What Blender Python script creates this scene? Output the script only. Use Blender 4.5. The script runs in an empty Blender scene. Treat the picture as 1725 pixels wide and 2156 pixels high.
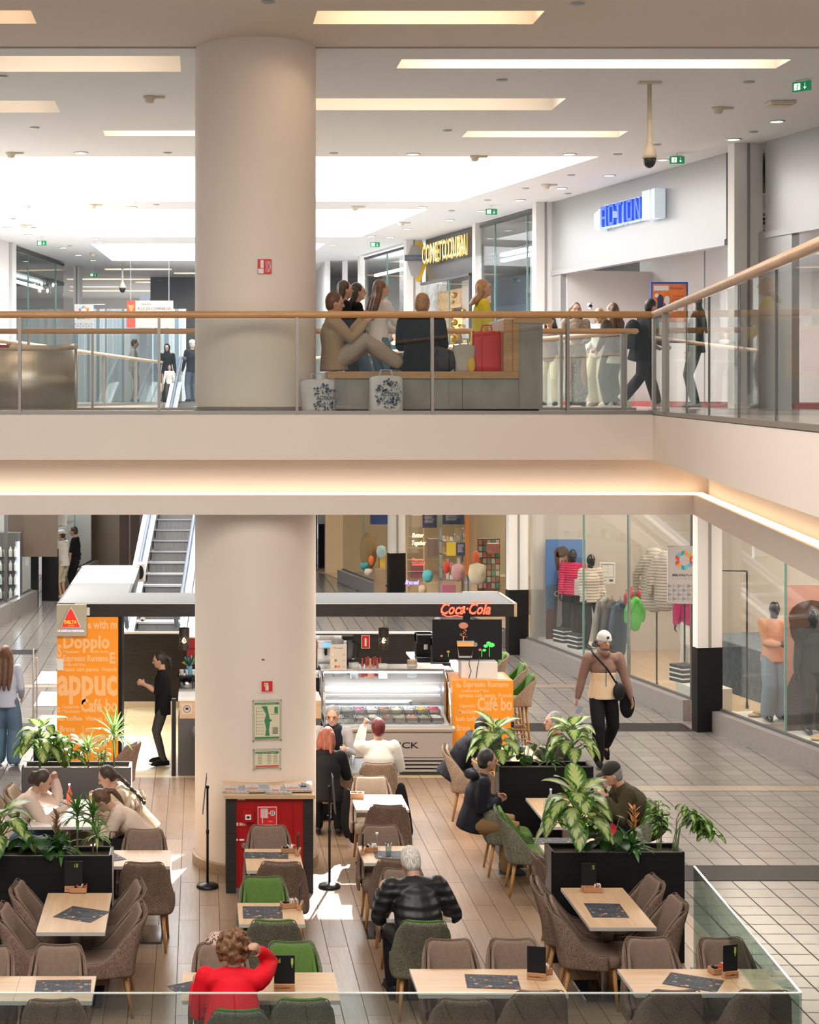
import bpy, bmesh, math, random
from mathutils import Vector, Matrix
from mathutils.geometry import tessellate_polygon
random.seed(7)
V = Vector
PI = math.pi
S = bpy.context.scene
C = S.collection
# ---------------------------------------------------------------- camera
F, CX, CY, EYE = 3600.0, 420.0, 832.0, 5.2          # focal length in px, principal point, eye height
cd = bpy.data.cameras.new('camera'); cam = bpy.data.objects.new('camera', cd); C.objects.link(cam)
cd.sensor_fit = 'HORIZONTAL'; cd.sensor_width = 36; cd.lens = 36 * F / 1725
cd.shift_x = (862.5 - CX) / 1725; cd.shift_y = -(1078 - CY) / 1725
cd.clip_start = .1; cd.clip_end = 300
cam.location = (0, 0, EYE); cam.rotation_euler = (PI / 2, 0, 0)
S.camera = cam
# ---------------------------------------------------------------- world, sun, daylight
w = bpy.data.worlds.new('world'); S.world = w; w.use_nodes = True
w.node_tree.nodes['Background'].inputs[0].default_value = (.86, .93, 1, 1)
w.node_tree.nodes['Background'].inputs[1].default_value = .55
S.view_settings.view_transform = 'Standard'; S.view_settings.look = 'None'
S.view_settings.gamma = 1; S.view_settings.use_curve_mapping = False
S.view_settings.exposure = 0.10
cy = S.cycles
cy.max_bounces = 7; cy.diffuse_bounces = 3; cy.glossy_bounces = 3; cy.transmission_bounces = 4
cy.transparent_max_bounces = 24; cy.caustics_reflective = False; cy.caustics_refractive = False
cy.sample_clamp_indirect = 4; cy.use_denoising = True
cy.use_adaptive_sampling = True; cy.adaptive_threshold = .02


def light(name, kind, loc, rot, energy, color=(1, 1, 1), **k):
    l = bpy.data.lights.new(name, kind); l.energy = energy; l.color = color
    for a, b in k.items(): setattr(l, a, b)
    o = bpy.data.objects.new(name, l); C.objects.link(o); o.location = loc; o.rotation_euler = rot
    return o


sun = light('sun', 'SUN', (0, 0, 20), (0, 0, 0), 17, (1, .95, .87), angle=.009)
sun.rotation_euler = V((-.25, -1.0, -.77)).to_track_quat('-Z', 'Y').to_euler()


def sky(name, x0, x1, y0, y1, z, watt, col=(.92, .96, 1)):
    return light(name, 'AREA', ((x0 + x1) / 2, (y0 + y1) / 2, z), (0, 0, 0), watt, col,
                 shape='RECTANGLE', size=x1 - x0, size_y=y1 - y0)


ZC = 9.05
sky('daylight_atrium', -6, 3.2, 1.0, 13.0, 10.2, 1400, (1, .92, .82))
sky('daylight_skylight_near', -7.5, 6.8, 26.5, 34.8, 10.35, 3900, (1, .985, .96))
sky('daylight_skylight_middle', -5.2, 4.2, 35.0, 42.2, 10.35, 2500)
sky('daylight_skylight_far', -3.2, 3.4, 43.0, 49.3, 10.35, 1100)
for x_, y_, p_ in ((6.4, 15.5, 80), (7.0, 19.5, 110), (6.6, 23.5, 110), (6.0, 27.5, 110), (5.2, 32, 100), (-2.6, 20.2, 90), (.6, 21.1, 60), (2.6, 20.2, 100), (-3.6, 25, 230), (-3.8, 31, 260), (-3.2, 38, 260)):  # added unseen fill lamps that brighten the lower corridors and under the bridge
    sky('corridor_ceiling_lamp', x_ - .8, x_ + .8, y_ - .5, y_ + .5, 3.92 if y_ < 21 or x_ > 3 or x_ < -2 else 3.9, p_, (1, .92, .82))
sky('daylight_far_hall', -3, 5, 60, 66, 8.6, 500)


def G(px, py, z=0.0):
    D = F * (EYE - z) / (py - CY)
    return V(((px - CX) * D / F, D, z))


def A(px, py, D):
    return V(((px - CX) * D / F, D, EYE - (py - CY) * D / F))


# ---------------------------------------------------------------- materials
def nodes(name):
    m = bpy.data.materials.new(name); m.use_nodes = True
    nt = m.node_tree; return m, nt, nt.nodes['Principled BSDF'], nt.nodes['Material Output']


def tex(nt, kind, coord='Object', scale=None, **k):
    tc = nt.nodes.new('ShaderNodeTexCoord'); mp = nt.nodes.new('ShaderNodeMapping')
    nt.links.new(tc.outputs[coord], mp.inputs[0])
    if scale: mp.inputs['Scale'].default_value = scale
    t = nt.nodes.new('ShaderNodeTex' + kind); nt.links.new(mp.outputs[0], t.inputs['Vector'])
    for a, b in k.items(): t.inputs[a.replace('_', ' ')].default_value = b
    return t


def ramp(nt, src, stops):
    r = nt.nodes.new('ShaderNodeValToRGB'); nt.links.new(src, r.inputs[0])
    e = r.color_ramp.elements
    while len(e) < len(stops): e.new(.5)
    for i, (p, c) in enumerate(stops): e[i].position = p; e[i].color = (*c, 1)
    return r.outputs[0]


def bumpn(nt, b, src, strength, dist=.01):
    n = nt.nodes.new('ShaderNodeBump'); n.inputs['Strength'].default_value = strength
    n.inputs['Distance'].default_value = dist
    nt.links.new(src, n.inputs['Height']); nt.links.new(n.outputs[0], b.inputs['Normal'])


def sc(c, k): return tuple(min(1, max(0, x * k)) for x in c)


MAT = {}


def mat(name, col, rough=.5, metal=0, var=0, vscale=(8, 8, 8), bump=0, emit=0, coat=0, trans=0, bdist=.01):
    if name in MAT: return MAT[name]
    m, nt, b, o = nodes(name)
    b.inputs['Base Color'].default_value = (*col, 1); b.inputs['Roughness'].default_value = rough
    b.inputs['Metallic'].default_value = metal
    if coat: b.inputs['Coat Weight'].default_value = coat; b.inputs['Coat Roughness'].default_value = .1
    if var or bump:
        t = tex(nt, 'Noise', scale=vscale, Scale=1, Detail=5)
        if var: nt.links.new(ramp(nt, t.outputs[0], [(.25, sc(col, 1 - var)), (.75, sc(col, 1 + var))]), b.inputs['Base Color'])
        if bump: bumpn(nt, b, t.outputs[0], bump, bdist)
    if emit:
        b.inputs['Emission Color'].default_value = (*col, 1); b.inputs['Emission Strength'].default_value = emit
    MAT[name] = m
    return m


def wood(name, c1, c2, rough=.4, scale=(1, 1, 1), axis=1):
    m, nt, b, o = nodes(name)
    s = [14, 14, 14]; s[axis] = 1.2
    t = tex(nt, 'Noise', scale=tuple(a * q for a, q in zip(s, scale)), Scale=1, Detail=8, Roughness=.65, Distortion=.6)
    nt.links.new(ramp(nt, t.outputs[0], [(.3, c1), (.7, c2)]), b.inputs['Base Color'])
    b.inputs['Roughness'].default_value = rough
    bumpn(nt, b, t.outputs[0], .08, .004)
    MAT[name] = m
    return m


def tweed(name, c1, c2):
    m, nt, b, o = nodes(name)
    t = tex(nt, 'Noise', scale=(170, 170, 60), Scale=1, Detail=3, Roughness=.8)
    t2 = tex(nt, 'Noise', scale=(9, 9, 5), Scale=1, Detail=3)
    a = ramp(nt, t.outputs[0], [(.36, c1), (.62, c2)])
    mx = nt.nodes.new('ShaderNodeMix'); mx.data_type = 'RGBA'; mx.blend_type = 'MULTIPLY'; mx.inputs[0].default_value = .5
    nt.links.new(a, mx.inputs[6]); nt.links.new(ramp(nt, t2.outputs[0], [(.3, (.6, .6, .6)), (.7, (1, 1, 1))]), mx.inputs[7])
    nt.links.new(mx.outputs[2], b.inputs['Base Color']); b.inputs['Roughness'].default_value = .95
    b.inputs['Specular IOR Level'].default_value = .15
    bumpn(nt, b, t.outputs[0], .5, .004)
    MAT[name] = m
    return m


def glass(name, tint=(.93, .97, .95), refl=.06, rough=0.0):
    m, nt, b, o = nodes(name); nt.nodes.remove(b)
    tr = nt.nodes.new('ShaderNodeBsdfTransparent'); tr.inputs[0].default_value = (*tint, 1)
    gl = nt.nodes.new('ShaderNodeBsdfGlossy'); gl.inputs['Roughness'].default_value = rough
    lw = nt.nodes.new('ShaderNodeLayerWeight'); lw.inputs[0].default_value = .35
    mr = nt.nodes.new('ShaderNodeMapRange'); mr.inputs['To Min'].default_value = refl; mr.inputs['To Max'].default_value = .6
    pw = nt.nodes.new('ShaderNodeMath'); pw.operation = 'POWER'; pw.inputs[1].default_value = 3
    nt.links.new(lw.outputs['Facing'], pw.inputs[0]); nt.links.new(pw.outputs[0], mr.inputs[0])
    mx = nt.nodes.new('ShaderNodeMixShader'); nt.links.new(mr.outputs[0], mx.inputs[0])
    nt.links.new(tr.outputs[0], mx.inputs[1]); nt.links.new(gl.outputs[0], mx.inputs[2]); nt.links.new(mx.outputs[0], o.inputs[0])
    MAT[name] = m
    return m


def brickfloor(name, w_, h_, off, c1, c2, mortar, msize, rough, swap=False, speck=0, grain=None, bstr=.15):
    m, nt, b, o = nodes(name)
    tc = nt.nodes.new('ShaderNodeTexCoord'); mp = nt.nodes.new('ShaderNodeMapping')
    nt.links.new(tc.outputs['Object'], mp.inputs[0])
    if swap: mp.inputs['Rotation'].default_value = (0, 0, PI / 2)
    t = nt.nodes.new('ShaderNodeTexBrick'); nt.links.new(mp.outputs[0], t.inputs['Vector'])
    t.offset = off; t.inputs['Scale'].default_value = 1; t.inputs['Brick Width'].default_value = w_
    t.inputs['Row Height'].default_value = h_; t.inputs['Mortar Size'].default_value = msize
    t.inputs['Color1'].default_value = (*c1, 1); t.inputs['Color2'].default_value = (*c2, 1); t.inputs['Mortar'].default_value = (*mortar, 1)
    t.inputs['Mortar Smooth'].default_value = .1
    out = t.outputs[0]
    if speck or grain:
        g = tex(nt, 'Noise', scale=grain or (90, 90, 90), Scale=1, Detail=6, Roughness=.7)
        mx = nt.nodes.new('ShaderNodeMix'); mx.data_type = 'RGBA'; mx.blend_type = 'MULTIPLY'; mx.inputs[0].default_value = 1
        k = speck or .3
        nt.links.new(out, mx.inputs[6]); nt.links.new(ramp(nt, g.outputs[0], [(.3, (1 - k,) * 3), (.7, (1, 1, 1))]), mx.inputs[7]); out = mx.outputs[2]
    nt.links.new(out, b.inputs['Base Color'])
    r = ramp(nt, t.outputs['Fac'], [(0, (rough,) * 3), (1, (.8,) * 3)]); nt.links.new(r, b.inputs['Roughness'])
    iv = nt.nodes.new('ShaderNodeMath'); iv.operation = 'SUBTRACT'; iv.inputs[0].default_value = 1
    nt.links.new(t.outputs['Fac'], iv.inputs[1]); bumpn(nt, b, iv.outputs[0], bstr, .003)
    MAT[name] = m
    return m


def leafmat(name, edge, mid, vein=34, spread=.33, gloss=.35):
    """leaf pattern in leaf coordinates: x 0..1 from stalk to tip, y -1..1 across"""
    m, nt, b, o = nodes(name)
    uv = nt.nodes.new('ShaderNodeUVMap'); sp = nt.nodes.new('ShaderNodeSeparateXYZ'); nt.links.new(uv.outputs[0], sp.inputs[0])

    def mth(op, a, b_=None):
        n = nt.nodes.new('ShaderNodeMath'); n.operation = op
        for i, s in ((0, a), (1, b_)):
            if s is None: continue
            if isinstance(s, (int, float)): n.inputs[i].default_value = s
            else: nt.links.new(s, n.inputs[i])
        return n.outputs[0]
    ay = mth('ABSOLUTE', mth('SUBTRACT', mth('MULTIPLY', sp.outputs[1], 2), 1))
    ph = mth('SUBTRACT', mth('MULTIPLY', sp.outputs[0], vein), mth('MULTIPLY', ay, vein * .38))
    st = mth('MULTIPLY', mth('SINE', ph), .16)
    nz = tex(nt, 'Noise', scale=(60, 60, 60), Scale=1, Detail=3)
    v = mth('ADD', mth('ADD', ay, st), mth('MULTIPLY', mth('SUBTRACT', nz.outputs[0], .5), .5))
    col = ramp(nt, v, [(spread, mid), (min(.95, spread + .32), edge)])
    nt.links.new(col, b.inputs['Base Color']); b.inputs['Roughness'].default_value = gloss
    tl = nt.nodes.new('ShaderNodeBsdfTranslucent'); nt.links.new(col, tl.inputs[0])
    mx = nt.nodes.new('ShaderNodeMixShader'); mx.inputs[0].default_value = .38
    nt.links.new(b.outputs[0], mx.inputs[1]); nt.links.new(tl.outputs[0], mx.inputs[2]); nt.links.new(mx.outputs[0], o.inputs[0])
    MAT[name] = m
    return m


def hairmat(name, col):
    m, nt, b, o = nodes(name)
    t = tex(nt, 'Noise', scale=(130, 130, 14), Scale=1, Detail=4)
    nt.links.new(ramp(nt, t.outputs[0], [(.3, sc(col, .45)), (.7, sc(col, 1.5))]), b.inputs['Base Color'])
    b.inputs['Roughness'].default_value = .42; bumpn(nt, b, t.outputs[0], .6, .006)
    MAT[name] = m
    return m


white = mat('white_paint', (.80, .775, .745), .6, var=.02, vscale=(2, 2, 2))
ceilm = mat('ceiling_paint', (.80, .78, .76), .75)
beige = mat('beige_paint', (.78, .675, .59), .6, var=.015, vscale=(1.5, 1.5, 1.5))
colm = mat('column_plaster', (.82, .71, .61), .55, var=.015, vscale=(2, 2, 2))
rail_w = wood('handrail_oak', (.48, .235, .085), (.68, .38, .17), .3, axis=0)
rail_p = wood('handrail_oak_pale', (.50, .30, .17), (.66, .43, .28), .4)
steel = mat('brushed_steel', (.50, .47, .44), .32, 1)
steel_l = mat('bright_steel', (.74, .74, .74), .25, 1)
post_m = mat('post_bronze_steel', (.33, .29, .26), .38, .85)
gl_rail = glass('railing_glass', (.935, .945, .93), .03)
gl_shop = glass('shop_glass', (.94, .96, .95), .05)
gl_clear = glass('clear_glass', (.97, .98, .98), .05)
gl_green = glass('green_tinted_glass', (.70, .80, .76), .05)
blackp = mat('black_panel', (.010, .0095, .010), .6, var=.25, vscale=(1, 30, 30))
dkwood = mat('dark_laminate', (.036, .033, .033), .5, var=.3, vscale=(3, 60, 60))
dkgrey = mat('dark_grey_panel', (.10, .098, .10), .5)
grey = mat('grey_panel', (.42, .42, .42), .4)
lgrey = mat('light_grey_panel', (.62, .63, .64), .4)
sill_m = mat('grey_stone_sill', (.235, .215, .205), .3, var=.12, vscale=(25, 25, 25))
stone = mat('grey_stone_cladding', (.30, .275, .245), .35, var=.14, vscale=(7, 7, 3), bump=.05)
oak = wood('table_oak', (.52, .335, .19), (.68, .475, .30), .38)
oak2 = wood('bench_oak', (.40, .21, .08), (.58, .34, .14), .4, axis=0)
oakx = wood('table_oak_cross', (.52, .335, .19), (.68, .475, .30), .38, axis=0)
edge_m = mat('table_edge_band', (.52, .50, .48), .35)
legw = wood('chair_leg_wood', (.42, .20, .06), (.60, .32, .12), .4, axis=2)
tw_b = tweed('brown_tweed', (.11, .065, .045), (.32, .225, .175))
fb_b = mat('brown_fabric', (.21, .145, .11), .9, var=.1, vscale=(30, 30, 30), bump=.1)
tw_g = tweed('olive_tweed', (.07, .065, .045), (.27, .27, .20))
fb_g = mat('green_fabric', (.085, .175, .030), .85, var=.1, vscale=(30, 30, 30), bump=.1)
tw_l = tweed('sand_tweed', (.22, .14, .09), (.55, .41, .30))
fb_l = mat('sand_fabric', (.42, .33, .25), .9, var=.08, vscale=(30, 30, 30))
pipe_m = mat('piping', (.175, .122, .092), .85)
redm = mat('red_paint', (.40, .007, .009), .4)
whitep = mat('white_plastic', (.82, .82, .80), .4)
blackm = mat('black_metal', (.02, .02, .022), .35, .3)
blackpl = mat('black_plastic', (.015, .015, .016), .4)
orange = mat('orange_laminate', (1.0, .34, .018), .5)
peach = mat('peach_print', (1.0, .56, .24), .5)
soil = mat('potting_soil', (.05, .03, .02), .95, var=.4, vscale=(60, 60, 60), bump=.5)
paper = mat('white_paper', (.80, .78, .74), .7)
screen_k = mat('screen_black', (.008, .008, .010), .15)
ylfloor = brickfloor('yellow_vinyl_floor', .6, .6, 0, (.62, .50, .29), (.66, .54, .33), (.40, .31, .18), .008, .35)
tile = brickfloor('grey_terrazzo_tile', .3, .3, 0, (.195, .176, .160), (.222, .200, .183), (.022, .019, .017), .0085, .21, speck=.22, grain=(160, 160, 160))
plank = brickfloor('oak_plank_floor', 1.3, .2, .37, (.32, .215, .14), (.42, .29, .195), (.08, .055, .04), .0035, .3, swap=True, grain=(40, 3, 40))
tile_u = brickfloor('pale_upper_tile', .6, .6, 0, (.58, .56, .54), (.60, .58, .56), (.35, .34, .33), .006, .15)
inlay = brickfloor('dark_granite_inlay', .3, .3, 0, (.040, .035, .036), (.052, .046, .047), (.12, .11, .10), .004, .25, bstr=0)
inlay_o = brickfloor('tan_granite_inlay', .3, .3, 0, (.21, .165, .125), (.23, .18, .14), (.25, .2, .16), .004, .3)
shopfloor = wood('shop_floor_wood', (.50, .36, .24), (.62, .47, .33), .4)
warm = mat('warm_lamp', (1, .74, .44), .5, emit=9)
warm_s = mat('warm_lamp_tube', (1, .79, .56), .5, emit=13)
ledm = mat('led_strip', (1, .76, .50), .5, emit=4.2)
coolm = mat('cool_lamp', (.92, .97, 1), .5, emit=6)
cool_s = mat('case_lamp', (.88, .95, 1), .5, emit=15)
dlm = mat('downlight_lens', (1, .93, .82), .5, emit=6)
green_s = mat('exit_green', (.01, .25, .10), .4, emit=.35)
white_s = mat('exit_white', (.85, 1, .9), .4, emit=.8)


for m_ in (blackp, dkwood, blackpl, dkgrey): m_.node_tree.nodes['Principled BSDF'].inputs['Specular IOR Level'].default_value = .2

# ---------------------------------------------------------------- mesh building
class MB:
    def __init__(s, T=None): s.v = []; s.f = []; s.m = []; s.uv = {}; s.T = T

    def add(s, vs, fs, m=0, T=None, uv=None):
        n = len(s.v)
        for p in vs:
            p = V(p)
            if T is not None: p = T @ p
            if s.T is not None: p = s.T @ p
            s.v.append(p)
        for f in fs: s.f.append([n + i for i in f]); s.m.append(m)
        if uv:
            for i, q in enumerate(uv): s.uv[n + i] = q
        return s

    def box(s, x0, x1, y0, y1, z0, z1, m=0, T=None):
        vs = [(x, y, z) for z in (z0, z1) for x, y in ((x0, y0), (x1, y0), (x1, y1), (x0, y1))]
        return s.add(vs, [(3, 2, 1, 0), (4, 5, 6, 7), (0, 1, 5, 4), (1, 2, 6, 5), (2, 3, 7, 6), (3, 0, 4, 7)], m, T)

    def prism(s, pts, z0, z1, m=0, T=None):
        n = len(pts)
        ar = sum(pts[i][0] * pts[(i + 1) % n][1] - pts[(i + 1) % n][0] * pts[i][1] for i in range(n))
        if ar < 0: pts = pts[::-1]
        vs = [(p[0], p[1], z0) for p in pts] + [(p[0], p[1], z1) for p in pts]
        fs = [list(range(n))[::-1], list(range(n, 2 * n))] + [(i, (i + 1) % n, n + (i + 1) % n, n + i) for i in range(n)]
        return s.add(vs, fs, m, T)

    def tube(s, pts, rad, n=10, m=0, T=None, cap=True, flat=None):
        """rounded tube along pts; rad a number or list; flat=(axis vector, ratio) squashes sections along that axis"""
        pts = [V(p) for p in pts]
        if isinstance(rad, (int, float)): rad = [rad] * len(pts)
        rings = []
        up = V((0, 0, 1))
        prev = None
        for i, p in enumerate(pts):
            d = (pts[min(i + 1, len(pts) - 1)] - pts[max(i - 1, 0)])
            d = d.normalized() if d.length > 1e-9 else up
            if prev is None:
                a = d.orthogonal().normalized() if flat is None else (V(flat[0]) - d * V(flat[0]).dot(d)).normalized()
            else:
                a = (prev - d * prev.dot(d))
                a = a.normalized() if a.length > 1e-6 else d.orthogonal().normalized()
            prev = a; b = d.cross(a)
            rings.append((p, a, b, rad[i], d))
        if cap:
            p, a, b, r, d = rings[0]; e = rings[-1]
            pre = [(p - d * r * math.sin(t), a, b, r * math.cos(t), d) for t in (1.25, .7)]
            post = [(e[0] + e[4] * e[3] * math.sin(t), e[1], e[2], e[3] * math.cos(t), e[4]) for t in (.7, 1.25)]
            rings = pre + rings + post
        k = flat[1] if flat else 1
        vs = []
        for p, a, b, r, d in rings:
            for j in range(n):
                t = 2 * PI * j / n; vs.append(p + a * r * k * math.cos(t) + b * r * math.sin(t))
        R = len(rings)
        fs = [(i * n + j, i * n + (j + 1) % n, (i + 1) * n + (j + 1) % n, (i + 1) * n + j) for i in range(R - 1) for j in range(n)]
        fs += [list(range(n))[::-1], list(range((R - 1) * n, R * n))]
        return s.add(vs, fs, m, T)

    def cyl(s, p0, p1, r0, r1=None, n=16, m=0, T=None):
        return s.tube([p0, p1], [r0, r0 if r1 is None else r1], n, m, T, cap=False)

    def ell(s, c, r, m=0, T=None, n=14, k=9, R=None):
        vs = []; c = V(c)
        for i in range(k + 1):
            ph = PI * i / k
            for j in range(n):
                th = 2 * PI * j / n
                p = V((r[0] * math.sin(ph) * math.cos(th), r[1] * math.sin(ph) * math.sin(th), r[2] * math.cos(ph)))
                if R is not None: p = R @ p
                vs.append(c + p)
        fs = [(i * n + j, (i + 1) * n + j, (i + 1) * n + (j + 1) % n, i * n + (j + 1) % n) for i in range(k) for j in range(n)]
        return s.add(vs, fs, m, T)

    def lathe(s, c, prof, n=20, m=0, T=None):
        c = V(c)
        vs = [c + V((r * math.cos(2 * PI * j / n), r * math.sin(2 * PI * j / n), z)) for r, z in prof for j in range(n)]
        R = len(prof)
        fs = [(i * n + j, i * n + (j + 1) % n, (i + 1) * n + (j + 1) % n, (i + 1) * n + j) for i in range(R - 1) for j in range(n)]
        fs += [list(range(n))[::-1], list(range((R - 1) * n, R * n))]
        return s.add(vs, fs, m, T)

    def text(s, body, T, size=.1, m=0, depth=.004, sx=1, shear=0, bold=0, align='LEFT', track=1):
        cu = bpy.data.curves.new('txt', 'FONT'); cu.body = body; cu.size = size; cu.extrude = depth / 2
        cu.shear = shear; cu.offset = bold; cu.align_x = align; cu.space_character = track; cu.resolution_u = 2
        o = bpy.data.objects.new('txt', cu); C.objects.link(o)
        me = bpy.data.meshes.new_from_object(o.evaluated_get(bpy.context.evaluated_depsgraph_get()))
        s.add([(v.co.x * sx, v.co.y, v.co.z) for v in me.vertices], [tuple(p.vertices) for p in me.polygons], m, T)
        bpy.data.objects.remove(o); bpy.data.curves.remove(cu); bpy.data.meshes.remove(me)
        return s

    def build(s, name, mats, parent=None, smooth=False, bevel=0, sub=0, remesh=0, solid=0, soff=0, merge=False):
        me = bpy.data.meshes.new(name); me.from_pydata([tuple(p) for p in s.v], [], s.f)
        if not isinstance(mats, (list, tuple)): mats = [mats]
        for mm in mats: me.materials.append(mm)
        me.polygons.foreach_set('material_index', s.m)
        if s.uv:
            l = me.uv_layers.new(name='UVMap')
            for lp in me.loops: l.data[lp.index].uv = s.uv.get(lp.vertex_index, (0, 0))
        if merge:
            b = bmesh.new(); b.from_mesh(me); bmesh.ops.remove_doubles(b, verts=b.verts, dist=1e-4)
            bmesh.ops.recalc_face_normals(b, faces=b.faces); b.to_mesh(me); b.free()
        if smooth: me.polygons.foreach_set('use_smooth', [True] * len(me.polygons))
        me.update()
        o = bpy.data.objects.new(name, me); C.objects.link(o)
        if parent is not None: o.parent = parent
        if solid: q = o.modifiers.new('s', 'SOLIDIFY'); q.thickness = solid; q.offset = soff
        if bevel: q = o.modifiers.new('b', 'BEVEL'); q.width = bevel; q.segments = 2; q.limit_method = 'ANGLE'
        if sub: q = o.modifiers.new('u', 'SUBSURF'); q.levels = sub; q.render_levels = sub
        if remesh:
            q = o.modifiers.new('r', 'REMESH'); q.mode = 'VOXEL'; q.voxel_size = remesh; q.use_smooth_shade = True
            q = o.modifiers.new('m', 'SMOOTH'); q.factor = .5; q.iterations = 3
        return o


def FR(o, x=(1, 0, 0), z=(0, 0, 1)):
    """frame for flat work: local x along x, local y up, local z towards the viewer"""
    x = V(x).normalized(); y = V(z).normalized(); n = x.cross(y)
    return Matrix(((x.x, y.x, n.x, o[0]), (x.y, y.y, n.y, o[1]), (x.z, y.z, n.z, o[2]), (0, 0, 0, 1)))


def tag(o, label, cat, group=None):
    o['label'] = label; o['category'] = cat
    if group: o['group'] = group
    return o


def thing(name, label, cat, loc=(0, 0, 0), rz=0, group=None):
    o = bpy.data.objects.new(name, None); C.objects.link(o); o.empty_display_size = .1
    o.location = loc; o.rotation_euler = (0, 0, rz)
    return tag(o, label, cat, group)


def struct(name, mb, mats, **k):
    o = mb.build(name, mats, **k); o['kind'] = 'structure'; return o


def copy_tree(o, parent=None, kids=None):
    if kids is None:
        kids = {}
        for q in C.objects:
            if q.parent: kids.setdefault(q.parent.name, []).append(q)
    c = o.copy(); C.objects.link(c)
    if parent is not None: c.parent = parent
    for ch in kids.get(o.name, []): copy_tree(ch, c, kids)
    return c


def dup(o, loc, rz, label, group=None):
    c = copy_tree(o); c.location = loc; c.rotation_euler = (0, 0, rz); c['label'] = label
    if group: c['group'] = group
    return c
# ---------------------------------------------------------------- the building
def holed(mb, outer, holes, z0, z1, m=0, outer_walls=True, top=True, bottom=True):
    loops = [outer] + holes
    flat = [p for l in loops for p in l]
    tris = tessellate_polygon([[V((p[0], p[1], 0)) for p in l] for l in loops])
    for z, on, up in ((z0, bottom, False), (z1, top, True)):
        if not on: continue
        fs = []
        for t in tris:
            a, b, c = (flat[i] for i in t)
            ccw = (b[0] - a[0]) * (c[1] - a[1]) - (b[1] - a[1]) * (c[0] - a[0]) > 0
            fs.append(tuple(t) if ccw == up else tuple(t)[::-1])
        mb.add([(p[0], p[1], z) for p in flat], fs, m)
    for l in (loops if outer_walls else holes):
        n = len(l)
        mb.add([(p[0], p[1], z0) for p in l] + [(p[0], p[1], z1) for p in l], [(i, (i + 1) % n, n + (i + 1) % n, n + i) for i in range(n)], m)


class Wall:
    def __init__(s, c, k, side): s.c, s.k, s.side = c, k, side; s.n = V((side, -side * k, 0)).normalized()

    def D(s, px): return s.c / ((px - CX) / F - s.k)

    def p(s, D, off=0, z=0): q = V((s.c + s.k * D, D, z)) + s.n * off; return q

    def fr(s, D, off=0, z=0): return FR(s.p(D, off, z), V((s.k, 1, 0)) * (-s.side))

    def box(s, mb, Da, Db, o0, o1, z0, z1, m=0):
        mb.prism([s.p(Da, o0)[:2], s.p(Db, o0)[:2], s.p(Db, o1)[:2], s.p(Da, o1)[:2]], z0, z1, m)


RL = Wall(13.064, -.19, 1); RU = Wall(13.548, -.19, 1)
LL = Wall(-10.0, .14, -1); LU = Wall(-10.86, .14, -1)
# floors
mb = MB(); mb.box(-16, 16, 4, 62, -.2, 0); struct('floor', mb, tile)
mb = MB(); mb.prism([(-4.2, 9), (4.9, 9), (4.9, 17.5), (4.4, 19.6), (3.9, 23.2), (-2.35, 23.2), (-2.35, 9)], .0, .012); struct('floor_cafe', mb, plank)
mb = MB(); mb.prism([(-1.0, 23.2), (4.1, 23.2), (4.1, 28.4), (-1.9, 28.4), (-1.9, 24.2), (-1.0, 24.2)], .0, .014); struct('floor_kiosk', mb, ylfloor)
GRAN = mat('dark_granite', (.020, .016, .017), .4); GRAN.node_tree.nodes['Principled BSDF'].inputs['Specular IOR Level'].default_value = .06
mb = MB(); mb.box(5.0, 8.3, 18.3, 18.9, 0, .004); mb.box(4.4, 7.65, 26.45, 27.1, 0, .004); mb.box(-8, -3.3, 34.3, 34.9, 0, .004); mb.box(-8, -2.6, 26.45, 27.1, 0, .004)
struct('trim_1', mb, GRAN)
mb = MB(); mb.box(4.6, 8.6, 22.45, 22.75, 0, .004); mb.box(3.6, 7.4, 30.4, 30.7, 0, .004); mb.box(-7, -2.4, 30.4, 30.7, 0, .004)
struct('trim_2', mb, inlay_o)

# upper storey slab with the two openings
eR1 = lambda D, o=0: 4.775 + .157 * (D - 18.0) + o
eL2 = lambda D: -2.36 + .12 * (D - 33)
eR2 = lambda D: 5.8 - .19 * (D - 22.8)
OUT = [(-16, -8), (16, -8), (16, 75), (-16, 75)]
hole2 = [(eL2(22.8), 22.8), (eR2(22.8), 22.8), (eR2(45), 45), (eL2(45), 45)]
h1 = lambda o, y: [(-10, -7), (eR1(-7, o), -7), (eR1(y, o), y), (-10, y)]
mb = MB(); holed(mb, OUT, [h1(0, 18.0), hole2], 4.52, 4.99); struct('wall_upper_fascia', mb, beige)
hole2b = [(eL2(21.8), 21.8), (eR2(21.8), 21.8), (eR2(45), 45), (eL2(45), 45)]
mb = MB(); holed(mb, OUT, [h1(.62, 18.3), hole2b], 4.14, 4.52); struct('wall_cove', mb, beige)
mb = MB(); holed(mb, OUT, [h1(.45, 18.15), hole2b], 3.93, 4.14); struct('wall_lower_beam', mb, beige)
mb = MB(); holed(mb, OUT, [h1(.03, 18.03), hole2], 4.99, 5.0, outer_walls=False, bottom=False); struct('floor_upper', mb, tile_u)
mb = MB()
mb.box(-10, eR1(18.2, .5), 18.19, 18.23, 4.145, 4.165)
mb.prism([(eR1(-3, .50), -3), (eR1(-3, .55), -3), (eR1(18.2, .55), 18.2), (eR1(18.2, .50), 18.2)], 4.145, 4.165)
tag(mb.build('led_strip', ledm), 'thin warm light strip running along the ledge under the upper floor edge', 'light strip')

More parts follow.
